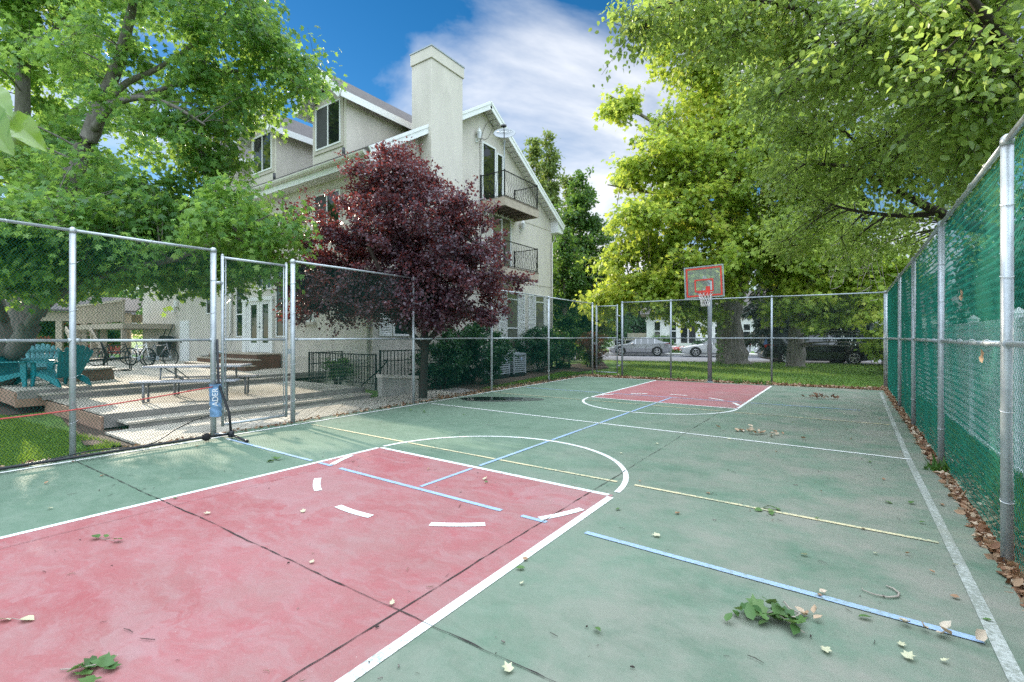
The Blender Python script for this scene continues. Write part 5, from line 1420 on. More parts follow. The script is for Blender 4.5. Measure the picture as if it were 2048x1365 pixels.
car('parked_sedan', 'silver sedan parked across the street, seen through the small gate', 'car', SEDAN, (.93, 3.62), .335, 'silver_car', mid_a(1229, 1330, 38.4), 38.4, .13, False, GS)
a_w = street_u(1364, 37.4) + 2.3
car('parked_sedan', 'white sedan parked across the street, its middle hidden by the hoop pole and big trunk', 'car', SEDAN, (.93, 3.62), .335, 'white_car', a_w, 37.9, .13, False, GS)
car('parked_sedan', 'white car across the street, only its nose showing behind the black minivan', 'car', SEDAN, (.93, 3.62), .335, 'white_car', street_u(1516, 37.5) + 2.3, 38.2, .13, False, GS)
car('parked_minivan', 'black minivan parked at the near kerb behind the smaller maple trunk', 'minivan', VAN, (1.0, 4.08), .36, 'black_car', mid_a(1538, 1738, 28.7), 29.45, .13, True, GV)

# ================================================================== FAR SIDE OF THE STREET
def far_u(u, s, z): a = street_u(u, s); return street(a, s, z)
HS = 50.0
a0, a1 = street_u(1293, HS), street_u(1600, HS)
# everything of that house in the street's own frame
t = thing('white_house', 'low white house with dark windows and black front door across the street', 'house', street(a0, HS, .2))
def sbox(mb, a_, s_, z_, b_, s2, z2, mi=0):
    mb.prism([street(a_, s_, z_), street(b_, s_, z_), street(b_, s2, z_), street(a_, s2, z_)], (0, 0, z2 - z_), mi)
m = MB(); sbox(m, a0, HS, 0, a1, HS + 9, 3.9); m.build('wall', 'white_wall', t)
m = MB(); m.prism([street(a0 - .6, HS - .7, 3.85), street(a0 - .6, HS + 9.7, 3.85), street(a0 - .6, HS + 4.5, 6.4)], Vector(street(a1 - a0 + 1.2, 0)), 0); m.build('roof', 'shingle', t)
for u0, u1, z0, z1 in ((1309, 1320, .95, 3.1), (1342, 1352, .95, 3.1), (1430, 1442, .9, 2.6), (1487, 1500, 1.2, 2.8), (1560, 1580, 1.2, 2.8)):
    b0_, b1_ = street_u(u0, HS), street_u(u1, HS)
    m = MB()
    sbox(m, b0_ - .1, HS - .06, z0 - .1, b1_ + .1, HS - .003, z0); sbox(m, b0_ - .1, HS - .06, z1, b1_ + .1, HS - .003, z1 + .1); sbox(m, b0_ - .1, HS - .06, z0, b0_, HS - .003, z1); sbox(m, b1_, HS - .06, z0, b1_ + .1, HS - .003, z1); sbox(m, b0_, HS - .05, (z0 + z1) / 2 + .1, b1_, HS - .003, (z0 + z1) / 2 + .2)
    wn = m.build('window', 'white', t)
    m = MB(); sbox(m, b0_, HS - .03, z0, b1_, HS - .004, z1); m.build('pane', 'glass', wn)
b0_, b1_ = street_u(1378, HS), street_u(1391, HS)
m = MB(); sbox(m, b0_, HS - .08, .35, b1_, HS - .003, 3.0); dd = m.build('door', 'black_plastic', t)
m = MB(); sbox(m, b0_ - .75, HS - .05, .5, b0_ - .15, HS - .003, 2.9); m.build('sidelight', 'glass', dd)
m = MB(); sbox(m, b0_ - 1.6, HS - 2.2, .2, b1_ + 2.4, HS - .01, .42); m.build('porch', 'concrete', t)
m = MB(); sbox(m, b0_ - 1.1, HS - 2.3, .42, b1_ + 2.2, HS - 2.2, 1.0); m.build('porch_rail', 'white', t)
# second, paler house further right, glimpsed by the right fence end
t = thing('white_house', 'white house front glimpsed beyond the minivan bonnet', 'house', street(street_u(1700, HS), HS, .2))
c0_, c1_ = street_u(1660, HS), street_u(1990, HS)
m = MB(); sbox(m, c0_, HS - 1, 0, c1_, HS + 8, 3.6); m.build('wall', 'white_wall', t)
m = MB(); m.prism([street(c0_ - .6, HS - 1.7, 3.55), street(c0_ - .6, HS + 8.7, 3.55), street(c0_ - .6, HS + 3.5, 5.9)], Vector(street(c1_ - c0_ + 1.2, 0)), 0); m.build('roof', 'shingle', t)
m = MB(); sbox(m, street_u(1720, HS), HS - 1.06, .3, street_u(1750, HS), HS - 1.003, 2.6); m.build('garage_door', 'vinyl', t)
# picket fence and grey board fence
t = thing('picket_fence', 'white picket fence beyond the far lawn', 'fence', far_u(1120, 56, .2))
m = MB()
aa = np.arange(street_u(1040, 56), street_u(1262, 56), .2)
for a in aa: m.prism([street(a, 56, .2), street(a + .12, 56, .2), street(a + .12, 56, 1.25), street(a + .06, 56, 1.4), street(a, 56, 1.25)], Vector(street(0, .03)), 0)
m.build('picket', 'vinyl', t)
m = MB()
for z in (.5, 1.1): m = MB(); sbox(m, aa[0], 56.032, z, aa[-1] + .1, 56.07, z + .09); m.build('rail', 'vinyl', t)
t = thing('board_fence', 'grey board fence between the picket fence and the white house', 'fence', far_u(1270, 53, .2))
m = MB()
for a in np.arange(street_u(1255, 53), street_u(1294, 53), .15): sbox(m, a, 53, .2, a + .14, 53.03, 2.0 + .02 * math.sin(a * 9))
m.build('board', 'grey_fence', t)
for z in (.6, 1.6): m = MB(); sbox(m, street_u(1255, 53), 53.035, z, street_u(1294, 53), 53.08, z + .1); m.build('rail', 'grey_fence', t)
# wheeled bins
def bin_(u, s, label):
    x, y, z = far_u(u, s, .25)
    t = thing('wheeled_bin', label, 'bin', (x, y, z), ST_A, 'wheeled bins across the street')
    m = MB(); m.prism([(-.26, -.28, .06), (.26, -.28, .06), (.26, .28, .06), (-.26, .28, .06)], (0, 0, .01)); vs = [(-.25, -.28, .06), (.25, -.28, .06), (.25, .28, .06), (-.25, .28, .06), (-.32, -.36, .98), (.32, -.36, .98), (.32, .36, .98), (-.32, .36, .98)]
    m.add(vs, [(0, 3, 2, 1), (4, 5, 6, 7), (0, 1, 5, 4), (1, 2, 6, 5), (2, 3, 7, 6), (3, 0, 4, 7)]); local(m, 'body', 'black_plastic', t, .02)
    m = MB(); m.prism([(-.34, -.40, .985), (-.34, .40, .985), (-.34, .36, 1.05), (-.34, -.30, 1.07)], (.68, 0, 0)); local(m, 'lid', 'black_plastic', t, .015)
    for s_ in (-1, 1): m = MB(); m.lathe([(.05, -.03), (.11, -.03), (.11, .03), (.05, .03)], (s_ * .24, .32, .11), 12, axis='x'); local(m, 'wheel', 'rubber', t)
bin_(1236, 46.0, 'dark wheeled bin standing clear of the silver sedan, nearest the driveway'); bin_(1243, 46.4, 'dark wheeled bin between two others, behind the sedan bonnet'); bin_(1259, 46.2, 'dark wheeled bin just above the sedan windscreen')
# flower bed
fx = [far_u(u, rng.uniform(42.2, 44.6), .25) for u in rng.uniform(1322, 1378, 900)]
P = np.array(fx) + np.stack([0 * np.arange(900), 0 * np.arange(900), rng.random(900) * .30], -1)
t = thing('flower_bed', 'bed of red and white flowers between the two pale sedans', 'flower bed', far_u(1350, 43.4, .25))
leaves('foliage', P, rng.normal(size=(900, 3)) + np.array([0, 0, .6]), rng.normal(size=(900, 3)) * .5 + np.array([0, 0, 1]), .16, DIAM, 'leaf_fresh', t)
for nm_, cl in (('red_flower', 'petal'), ('white_flower', 'petal_white')):
    P = np.array([far_u(u, rng.uniform(42.2, 44.6), .25) for u in rng.uniform(1322, 1378, 260)]); P[:, 2] += .2 + rng.random(260) * .28
    o = leaves(nm_, P, rng.normal(size=(260, 3)), np.tile([0.2, -.8, .6], (260, 1)) + rng.normal(size=(260, 3)) * .3, .20, DIAM, cl, t); o['kind'] = 'stuff'
# house and porch glimpsed at the left under the maple
t = thing('brick_house', 'red brick house with white eaves glimpsed under the maple behind the deck', 'house', (-37.5, 4.5, 0))
b0 = at(60, 0, 36); b1 = at(262, 0, 40)
d_ = unit((b1 - b0)[:2]); n_ = np.array([-d_[1], d_[0]])
def qbox(mb, u0, u1, w0, w1, z0, z1, mi=0, o=b0, d=d_, n=n_):
    p = [o[:2] + d * u0 + n * w0, o[:2] + d * u1 + n * w0, o[:2] + d * u1 + n * w1, o[:2] + d * u0 + n * w1]
    mb.prism([(*q, z0) for q in p], (0, 0, z1 - z0), mi)
LB = np.linalg.norm((b1 - b0)[:2])
m = MB(); qbox(m, 0, LB, 0, 7, -.1, 2.75); m.build('wall', 'brick', t)
m = MB(); qbox(m, -.4, LB + .4, -.5, .0, 2.72, 2.95); qbox(m, LB * .42, LB * .55, -.05, -.003, .5, 2.5); m.build('fascia', 'white', t)
m = MB(); q0, q1 = b0[:2] - d_ * .4, b1[:2] + d_ * .4
m.prism([(*(q0 - n_ * .5), 2.96), (*(q0 + n_ * 7.5), 2.96), (*(q0 + n_ * 3.5), 4.4)], (*(q1 - q0), 0)); m.build('roof', 'shingle', t)
m = MB(); qbox(m, LB * .58, LB * .70, -.04, -.003, .9, 2.2); m.build('window', 'glass', t)
t = thing('pergola', 'beige timber porch with square posts behind the patio chairs', 'pergola', (-27.5, 1.5, 0))
p0, p1 = at(40, 0, 25), at(262, 0, 27); d2 = unit((p1 - p0)[:2]); n2_ = np.array([-d2[1], d2[0]]); LP_ = np.linalg.norm((p1 - p0)[:2])
m = MB(); qbox(m, 0, LP_, -.1, .1, 2.45, 2.95, 0, p0, d2, n2_); qbox(m, 0, LP_, 2.4, 2.6, 2.45, 2.95, 0, p0, d2, n2_); m.build('beam', 'beam', t)
for q in (.34, .56, .66, .74, .97):
    m = MB(); qbox(m, LP_ * q - .13, LP_ * q + .13, -.13, .13, -.1, 2.448, 0, p0, d2, n2_); m.build('post', 'beam', t)
m = MB(); q0, q1 = p0[:2] - d2 * .3, p1[:2] + d2 * .3
m.prism([(*(q0 - n2_ * .4), 2.96), (*(q0 + n2_ * 3.0), 3.9), (*(q0 + n2_ * 3.0), 4.0), (*(q0 - n2_ * .4), 3.06)], (*(q1 - q0), 0)); m.build('roof', 'shingle', t)

# ================================================================== TREES
def px(u, v, d, r): return (*at(u, v, d), r)
def blob(u, v, d, ru, rv, rd, k, tb=0.0):
    s = d / FPX
    c = at(u, v, d)
    return (c, ((ru * s + rd) / 2, (ru * s + rd) / 2, rv * s), k, tb)
Q = 1.0

# big maple over the deck, leaning trunk at the left edge
d = 11.4
grow('maple_tree', 'large green maple with pale forked leaning trunk overhanging the deck', 'tree',
     [[px(-36, 824, d, .76), px(-30, 790, d, .58), px(-16, 740, d, .46), px(-2, 695, d, .36), px(-4, 655, d + .05, .26), px(-16, 590, d + .2, .20), px(-35, 480, d + .5, .24), px(-80, 320, d + .9, .18), px(-70, 120, d + 1.2, .12), px(-40, -60, d + 1.4, .06)],
      [px(22, 712, d, .19), px(62, 650, d - .02, .20), px(90, 560, d, .21), px(112, 480, d, .23), px(132, 400, d, .21), px(155, 325, d, .19), px(183, 265, d + .05, .17), px(205, 205, d + .1, .155), px(238, 120, d + .1, .12), px(262, 30, d, .09), px(285, -80, d - .1, .05)],
      [px(186, 262, d, .10), px(225, 212, d - .2, .075), px(285, 196, d - .4, .06), px(345, 212, d - .6, .045), px(410, 250, d - .7, .02)],
      [px(205, 210, d + .1, .09), px(255, 165, d + .2, .07), px(310, 140, d + .3, .055), px(385, 90, d + .4, .045), px(470, 10, d + .5, .02)],
      [px(190, 215, d, .07), px(300, 186, d + .3, .05), px(420, 150, d + .6, .04), px(520, 140, d + .8, .025), px(610, 150, d + .8, .012)],
      [px(50, 665, d, .12), px(110, 590, d - .5, .13), px(220, 545, d - .9, .09), px(340, 520, d - 1.2, .06), px(460, 470, d - 1.4, .03), px(540, 430, d - 1.5, .015)],
      [px(95, 560, d, .14), px(190, 480, d + .6, .10), px(320, 430, d + 1.0, .07), px(450, 400, d + 1.2, .03)],
      [px(10, 640, d, .10), px(-20, 560, d - .8, .08), px(20, 480, d - 1.4, .05), px(110, 430, d - 1.8, .02)]],
     [blob(310, 500, 11.2, 190, 66, 2.6, 44, -.10), blob(150, 520, 11.2, 110, 50, 2.0, 20, -.05), blob(400, 440, 11.6, 100, 60, 2.2, 18, -.05), blob(495, 455, 10.2, 80, 78, 1.4, 17, .18),
      blob(70, 450, 9.6, 100, 70, 1.4, 20, .12), blob(20, 555, 10.2, 60, 40, 1.0, 6, .2), blob(240, 390, 11.4, 150, 50, 2.2, 16, .0),
      blob(270, 110, 11.6, 180, 110, 2.6, 17, .02), blob(440, 90, 11.6, 130, 100, 2.4, 18, .0), blob(530, 90, 11.8, 60, 80, 1.2, 8, .05), blob(590, 130, 11.6, 34, 50, .6, 4, .05), blob(340, 250, 11.2, 110, 55, 1.6, 9, .0), blob(440, 220, 11.5, 60, 50, 1.2, 6, .0),
      blob(360, -40, 11.5, 230, 70, 2.8, 26, .1), blob(50, 300, 12.0, 110, 90, 2.0, 11, .05), blob(410, 320, 11.8, 70, 45, 1.4, 6, .02)],
     'leaf_maple', 'bark_pale', MAPLE, 0.135, 0.74, 165, 9, 0.65, twig_r=.006, shell=.3)
# second maple behind it, its backlit yellow put into the leaf tint
d = 18
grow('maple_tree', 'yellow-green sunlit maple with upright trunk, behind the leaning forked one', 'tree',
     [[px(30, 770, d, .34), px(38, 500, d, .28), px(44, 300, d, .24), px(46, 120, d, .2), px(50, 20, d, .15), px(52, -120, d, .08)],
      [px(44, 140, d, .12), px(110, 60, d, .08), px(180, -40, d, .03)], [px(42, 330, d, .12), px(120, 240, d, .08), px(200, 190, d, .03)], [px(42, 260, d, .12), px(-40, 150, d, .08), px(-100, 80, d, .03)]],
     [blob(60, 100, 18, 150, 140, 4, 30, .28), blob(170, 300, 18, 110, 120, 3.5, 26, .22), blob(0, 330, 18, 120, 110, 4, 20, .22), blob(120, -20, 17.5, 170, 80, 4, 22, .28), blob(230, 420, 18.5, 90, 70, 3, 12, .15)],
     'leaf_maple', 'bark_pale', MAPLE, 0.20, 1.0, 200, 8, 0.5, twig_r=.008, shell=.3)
# purple plum, left clumps tinted redder to look sunlit, right ones darker
d = 12.4
plum = [(800, 385, 105, 78, 26), (860, 360, 60, 55, 9), (780, 335, 45, 40, 6), (715, 470, 95, 78, 24), (660, 560, 68, 72, 20), (800, 500, 130, 90, 30), (890, 470, 90, 85, 24), (925, 505, 66, 75, 15), (870, 575, 115, 62, 26), (950, 560, 48, 48, 9), (740, 610, 100, 40, 16), (965, 600, 36, 26, 4), (640, 470, 30, 35, 3), (665, 605, 70, 34, 12), (640, 520, 46, 66, 8), (740, 400, 50, 50, 8), (900, 420, 45, 45, 6), (850, 622, 90, 28, 14), (770, 590, 70, 50, 10), (930, 628, 60, 26, 8)]
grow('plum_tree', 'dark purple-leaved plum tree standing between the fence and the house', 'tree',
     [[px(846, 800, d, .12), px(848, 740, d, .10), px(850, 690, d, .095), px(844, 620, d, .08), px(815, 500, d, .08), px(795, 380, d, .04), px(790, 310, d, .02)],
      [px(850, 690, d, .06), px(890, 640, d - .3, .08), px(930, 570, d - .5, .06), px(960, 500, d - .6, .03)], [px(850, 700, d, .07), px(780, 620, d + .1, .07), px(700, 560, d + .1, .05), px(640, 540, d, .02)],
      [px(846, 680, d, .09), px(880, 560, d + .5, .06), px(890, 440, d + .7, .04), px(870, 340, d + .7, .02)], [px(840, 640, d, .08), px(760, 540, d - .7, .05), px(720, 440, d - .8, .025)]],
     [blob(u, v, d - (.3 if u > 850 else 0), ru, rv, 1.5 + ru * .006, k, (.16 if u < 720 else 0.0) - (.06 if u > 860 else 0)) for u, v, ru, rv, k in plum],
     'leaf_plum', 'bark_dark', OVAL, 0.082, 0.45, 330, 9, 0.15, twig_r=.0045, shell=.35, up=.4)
# big silver maple beyond the far fence, sunlit left side put into the tint
d = 25.0
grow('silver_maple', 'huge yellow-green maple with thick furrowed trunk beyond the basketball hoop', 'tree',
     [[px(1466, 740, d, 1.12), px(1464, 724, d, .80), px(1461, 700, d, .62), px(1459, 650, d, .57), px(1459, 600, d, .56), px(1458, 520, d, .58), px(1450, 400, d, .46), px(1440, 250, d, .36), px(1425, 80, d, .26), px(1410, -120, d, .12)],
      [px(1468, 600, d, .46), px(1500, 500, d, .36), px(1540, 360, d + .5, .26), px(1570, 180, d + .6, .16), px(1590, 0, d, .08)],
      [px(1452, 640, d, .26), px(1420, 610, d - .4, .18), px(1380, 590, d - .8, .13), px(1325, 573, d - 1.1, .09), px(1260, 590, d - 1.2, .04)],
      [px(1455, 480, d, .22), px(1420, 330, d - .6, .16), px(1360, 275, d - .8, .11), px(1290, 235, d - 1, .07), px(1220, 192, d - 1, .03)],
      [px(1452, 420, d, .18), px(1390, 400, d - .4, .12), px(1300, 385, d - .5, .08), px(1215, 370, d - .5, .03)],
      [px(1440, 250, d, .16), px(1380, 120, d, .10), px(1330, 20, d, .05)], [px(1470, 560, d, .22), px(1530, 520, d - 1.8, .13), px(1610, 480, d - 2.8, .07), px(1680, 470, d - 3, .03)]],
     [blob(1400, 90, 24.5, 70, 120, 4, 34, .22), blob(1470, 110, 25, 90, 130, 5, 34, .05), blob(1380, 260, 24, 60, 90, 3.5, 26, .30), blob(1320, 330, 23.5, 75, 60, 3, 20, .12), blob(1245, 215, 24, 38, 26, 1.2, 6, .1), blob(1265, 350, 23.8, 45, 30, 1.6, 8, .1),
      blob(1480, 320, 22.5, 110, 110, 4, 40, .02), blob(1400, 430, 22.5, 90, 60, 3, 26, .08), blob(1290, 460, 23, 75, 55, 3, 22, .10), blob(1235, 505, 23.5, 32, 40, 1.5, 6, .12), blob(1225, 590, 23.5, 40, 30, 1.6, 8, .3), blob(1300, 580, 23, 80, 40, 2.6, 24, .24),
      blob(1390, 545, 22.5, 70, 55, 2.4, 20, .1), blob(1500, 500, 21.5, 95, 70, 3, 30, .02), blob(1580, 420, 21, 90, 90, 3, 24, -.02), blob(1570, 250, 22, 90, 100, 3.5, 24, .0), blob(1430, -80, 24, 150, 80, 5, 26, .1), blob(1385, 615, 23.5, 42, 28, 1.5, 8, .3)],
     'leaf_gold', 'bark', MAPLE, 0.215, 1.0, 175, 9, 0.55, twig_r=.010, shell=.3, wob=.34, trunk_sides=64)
# smaller maple by the kerb
d = 23.0
grow('maple_tree', 'smaller bright green maple with a straight trunk beside the black minivan', 'tree',
     [[px(1592, 742, d, .66), px(1592, 730, d, .42), px(1592, 700, d, .36), px(1592, 650, d, .31), px(1596, 600, d, .27), px(1605, 520, d, .20), px(1615, 420, d, .10)],
      [px(1594, 680, d, .14), px(1612, 640, d - .3, .12), px(1640, 600, d - .5, .08), px(1690, 570, d - .8, .04)], [px(1592, 610, d, .12), px(1570, 570, d - .6, .08), px(1540, 540, d - .8, .03)]],
     [blob(1600, 585, 21.5, 46, 42, 1.4, 20, .18), blob(1630, 632, 21.2, 24, 26, .9, 7, .28), blob(1680, 540, 21, 80, 40, 2, 18, .1), blob(1735, 610, 19.6, 26, 48, .9, 9, .2), blob(1755, 680, 19.4, 18, 28, .6, 5, .24), blob(1740, 545, 19.5, 50, 30, 1.4, 10, .12), blob(1590, 500, 22, 80, 45, 2, 16, .05), blob(1560, 610, 22, 22, 24, .8, 4, .15)],
     'leaf_gold', 'bark', MAPLE, 0.20, 0.60, 190, 8, 0.75, twig_r=.007, shell=.3, wob=.25, tint_bias=-.05)
# pear tree overhanging the right fence
grow('pear_tree', 'broad-leaved pear tree with dark branches overhanging the bright green fence', 'tree',
     [[(5.2, 9.6, -.1, .34), (5.1, 9.6, 1.5, .27), (4.9, 9.7, 3.0, .23), (4.6, 9.8, 5.0, .17), (4.2, 9.5, 7.5, .09)],
      [(5.0, 9.7, 2.6, .14), px(1990, 460, 8.8, .105), px(1880, 425, 9.0, .085), px(1800, 385, 9.2, .06), px(1700, 335, 9.6, .04), px(1610, 330, 10, .02)],
      [px(1880, 425, 9.0, .06), px(1800, 432, 9.4, .045), px(1700, 420, 9.8, .03), px(1640, 400, 10, .015)],
      [(4.8, 9.7, 3.6, .13), px(2000, 300, 7.6, .09), px(1900, 190, 7.0, .06), px(1760, 90, 7.0, .04), px(1600, 20, 7.4, .03), px(1420, -10, 7.9, .02), px(1290, 25, 8.2, .01)],
      [(4.6, 9.7, 4.5, .12), px(2080, 180, 6.2, .08), px(1990, 60, 5.2, .05), px(1900, -60, 4.8, .02)],
      [px(1800, 385, 9.2, .04), px(1720, 290, 9.0, .03), px(1600, 200, 9.2, .02)]],
     [blob(1700, 130, 7.6, 150, 100, 1.6, 24, .0), blob(1850, 60, 6.0, 150, 80, 1.4, 22, .05), blob(1960, 190, 5.6, 110, 110, 1.2, 20, .04), blob(1860, 300, 8.2, 110, 75, 1.6, 20, -.03), blob(1700, 300, 9.6, 130, 85, 2.0, 24, -.02), blob(1600, 200, 9.8, 90, 120, 2.0, 18, .06), blob(1600, 30, 7.8, 130, 45, 1.2, 14, -.12),
      blob(1400, 8, 7.9, 110, 30, .9, 9, -.18), blob(1268, 34, 8.1, 34, 30, .4, 4, -.2), blob(1480, 55, 7.7, 60, 34, .7, 5, -.2), blob(1780, 470, 11.5, 80, 45, 1.8, 12, -.05), blob(1660, 440, 11, 90, 60, 1.8, 14, -.02), blob(1990, 320, 6.6, 50, 45, .7, 6, .12), blob(1900, 420, 9.6, 60, 40, 1, 6, -.05),
      ((4.5, 9.5, 7.5), (3.0, 3.5, 1.8), 24, 0.0)],
     'leaf_pear', 'bark_dark', OVAL, 0.098, 0.68, 200, 9, 0.55, twig_r=.007, shell=.3)

pear = [o for o in S.objects if o.name.startswith('pear_tree') and o.type == 'EMPTY'][0]
m = MB()
for i in range(16):
    u0, v0, dd = rng.uniform(1690, 1800), rng.uniform(455, 500), rng.uniform(12, 14.5)
    u1, v1 = u0 + rng.uniform(-70, 10), v0 + rng.uniform(55, 115)
    pth = [(*at(u0 + 60, v0 - 40, dd), .012), (*at(u0, v0, dd), .010), (*at((u0 + u1) / 2 - 14, (v0 + v1) / 2 - 8, dd), .008), (*at(u1, v1, dd), .006), (*at(u1 + rng.uniform(-25, 25), v1 + rng.uniform(-10, 14), dd), .003)]
    q_ = smooth_path(pth, 4); m.tube(q_[:, :3], q_[:, 3], 4, cap=False)
o = m.build('dead_twig', 'twig', pear, fix=False); o['kind'] = 'stuff'

# spruce behind the minivan
def spruce(name, label, base, h, rad, z0, group=None, n=95, needles=150, size=.17):
    root = thing(name, label, 'tree', tuple(base), 0, group)
    base = np.array(base, float)
    mb = MB(); mb.tube([base + (0, 0, -.1), base + (0, 0, h * .5), base + (0, 0, h)], [.22, .13, .02], 8)
    P, T, Nn = [], [], []
    for i in range(n):
        q = (i + .5) / n; z = z0 + (h - z0) * q; L_ = rad * (1 - q) ** .8 * rng.uniform(.75, 1.1) + .2
        a = rng.uniform(0, 2 * math.pi); dr = np.array([math.cos(a), math.sin(a), 0])
        s0 = base + (0, 0, z); e = s0 + dr * L_ + (0, 0, -.28 * L_); md = s0 + dr * L_ * .55 + (0, 0, -.04 * L_)
        mb.tube([s0, md, e], [.035, .022, .006], 4, cap=False)
        k = int(needles * (L_ / rad + .25))
        tq = rng.random(k) ** .7; c = (1 - tq)[:, None] ** 2 * s0 + 2 * (tq * (1 - tq))[:, None] * md + (tq ** 2)[:, None] * e
        side = np.cross(dr, [0, 0, 1.0]); wv = (rng.normal(size=k) * .20 * L_ * (1.1 - tq))[:, None] * side
        c = c + wv + np.stack([0 * tq, 0 * tq, -np.abs(rng.normal(size=k)) * .16], -1)
        P.append(c); tt = dr * .5 + wv * .9 + rng.normal(size=(k, 3)) * .35; tt[:, 2] -= .7; T.append(tt); Nn.append(rng.normal(size=(k, 3)) * .6 + dr * .3 + np.array([0, 0, .5]))
    mb.build('trunk', 'bark_dark', root, fix=False)
    P = np.concatenate(P); leaves('crown', P, np.concatenate(T), np.concatenate(Nn), size * rng.uniform(.7, 1.5, len(P)) * 1.5, NEEDLE, 'needle', root)
sp = at(1668, 735, 26.4); spruce('spruce_tree', 'dark drooping spruce whose boughs hang over the black minivan', (sp[0], sp[1], .1), 12, 3.6, 2.0, n=120, needles=230, size=.22)
sp = at(1548, 735, 27.0); spruce('spruce_tree', 'dark spruce right behind the thick maple trunk', (sp[0], sp[1], .1), 8, 1.9, 1.2, n=70, needles=150, size=.20)

# columnar trees and background trees
def simple_tree(name, label, u, d, v_top, v_bot, hw, mat, k, bark='bark', lsize=.3, cr=1.1, per=110, group=None, tint=0.0, trunk_r=.25, cone=False, shp=DIAM, clear=None):
    g0 = at(u, 0, d); zb = .2 if g0[0] * ST_N[0] + g0[1] * ST_N[1] > FAR_S else lawn_z(g0[0], g0[1])
    zt_, zc0 = at(u, v_top, d)[2], at(u, v_bot, d)[2]
    s = d / FPX; bl = []
    nb_ = 6
    for i in range(nb_):
        q = (i + .5) / nb_; wq = (math.sin(math.pi * min(1, (.12 + q * .88)) ** .8) if not cone else (1.05 - q) ** .75)
        bl.append(((g0[0], g0[1], zc0 + (zt_ - zc0) * q), (max(.3, hw * s * wq),) * 2 + ((zt_ - zc0) / nb_ * .75,), max(2, int(k / nb_ * (.4 + wq))), tint))
    return grow(name, label, 'tree', [[(g0[0], g0[1], zb - .1, trunk_r * 1.3), (g0[0], g0[1], zb + .6, trunk_r), (g0[0], g0[1], (zc0 + zt_) / 2, trunk_r * .55), (g0[0], g0[1], zt_ - .3, .03)]], bl, mat, bark, shp, lsize, cr, per, 5, 0.3, group, twig_r=.012, trunk_sides=8, shell=.45)
simple_tree('hornbeam_tree', 'dense dark green upright tree against the far corner of the house', 1160, 31, 362, 690, 66, 'leaf_fresh', 115, lsize=.22, cr=.9, per=210, tint=-.12)
simple_tree('hornbeam_tree', 'bushy green tree hugging the house end just behind the lower balcony', 1130, 27, 470, 680, 36, 'leaf_fresh', 54, lsize=.18, cr=.7, per=190, tint=-.22)
simple_tree('poplar_tree', 'slim pointed darker poplar above the house gable, beside the yellowish one', 1068, 50, 283, 640, 28, 'leaf_poplar', 90, lsize=.34, cr=1.0, per=130, cone=True)
simple_tree('poplar_tree', 'slim pointed poplar with the rounder, yellowish crown above the house gable', 1096, 48, 288, 640, 38, 'leaf_poplar', 105, lsize=.34, cr=1.0, per=130, cone=True, tint=.1)
simple_tree('poplar_tree', 'shorter poplar showing between the house and the bright maple', 1140, 52, 345, 640, 26, 'leaf_poplar', 60, lsize=.34, cr=1.0, per=120, cone=True, tint=-.15)
simple_tree('ash_tree', 'soft green round tree standing behind the small gate', 1160, 44, 575, 690, 62, 'leaf_fresh', 60, lsize=.30, cr=1.2, per=150, tint=-.05)
simple_tree('ash_tree', 'dark green round tree over the driveway beyond the wheeled bins', 1215, 60, 590, 682, 50, 'leaf_shrub', 50, lsize=.34, cr=1.3, per=140, tint=.2)
BT = [(1090, 70, 560, 680, 80), (1270, 66, 600, 690, 40), (1330, 74, 520, 660, 90), (1440, 72, 500, 660, 90), (1540, 70, 560, 680, 80), (1640, 68, 540, 690, 90), (1760, 70, 520, 690, 90), (1860, 66, 540, 690, 80)]
BTL = ['background tree behind the picket fence', 'small background tree between the board fence and picket fence', 'tall background tree behind the white house windows', 'tall background tree behind the white house, above its black door', 'background tree rising behind the nose of the half-hidden white car', 'background tree behind the spruce and minivan roof', 'background tree above the minivan bonnet', 'background tree behind the far end of the green fence']
for (u, d, vt, vb, hw), lb in zip(BT, BTL): simple_tree('background_tree', lb, u, d, vt, vb, hw, 'leaf_shrub' if int(u) % 3 else 'leaf_fresh', 34, lsize=.5, cr=2.0, per=120, group='trees beyond the street', trunk_r=.3)
LT = [(-60, 30, 430, 690, 130), (100, 40, 420, 670, 110), (230, 46, 440, 680, 90), (330, 50, 400, 680, 90), (-250, 24, 200, 690, 160)]
LTL = ['leafy green tree beyond the teal chairs, behind the maple trunk', 'green tree behind the pergola roof', 'green tree above the brick house roof', 'green tree behind the raised deck', 'tall green tree on the lawn beyond the end of the deck']
for (u, d, vt, vb, hw), lb in zip(LT, LTL): simple_tree('background_tree', lb, u, d, vt, vb, hw, 'leaf_maple', 40, lsize=.34, cr=1.3, per=150, group='trees beyond the deck', trunk_r=.25)

# shrubs
def shrub(name, label, c, rad, k, mat, lsize=.07, cr=.3, per=150, stems=5, shp=OVAL, group=None, bark='bark_dark', tint=0.0, cat='shrub'):
    c = np.array(c, float); zb = lawn_z(c[0], c[1])
    limbs = []
    for i in range(stems):
        a = 2 * math.pi * i / stems + .4
        limbs.append([(c[0] + .08 * math.cos(a), c[1] + .08 * math.sin(a), zb - .05, .03), (c[0] + rad[0] * .3 * math.cos(a), c[1] + rad[1] * .3 * math.sin(a), zb + (c[2] - zb) * .6, .022), (c[0] + rad[0] * .5 * math.cos(a), c[1] + rad[1] * .5 * math.sin(a), c[2] + rad[2] * .3, .010)])
    return grow(name, label, cat, limbs, [(c, rad, k, tint)], mat, bark, shp, lsize, cr, per, 6, 0.1, group, twig_r=.004, trunk_sides=5, shell=.55, parts=('stem', 'foliage'))
def gxy(u, v, z): p = ground(u, v, 0); return (p[0], p[1], z)
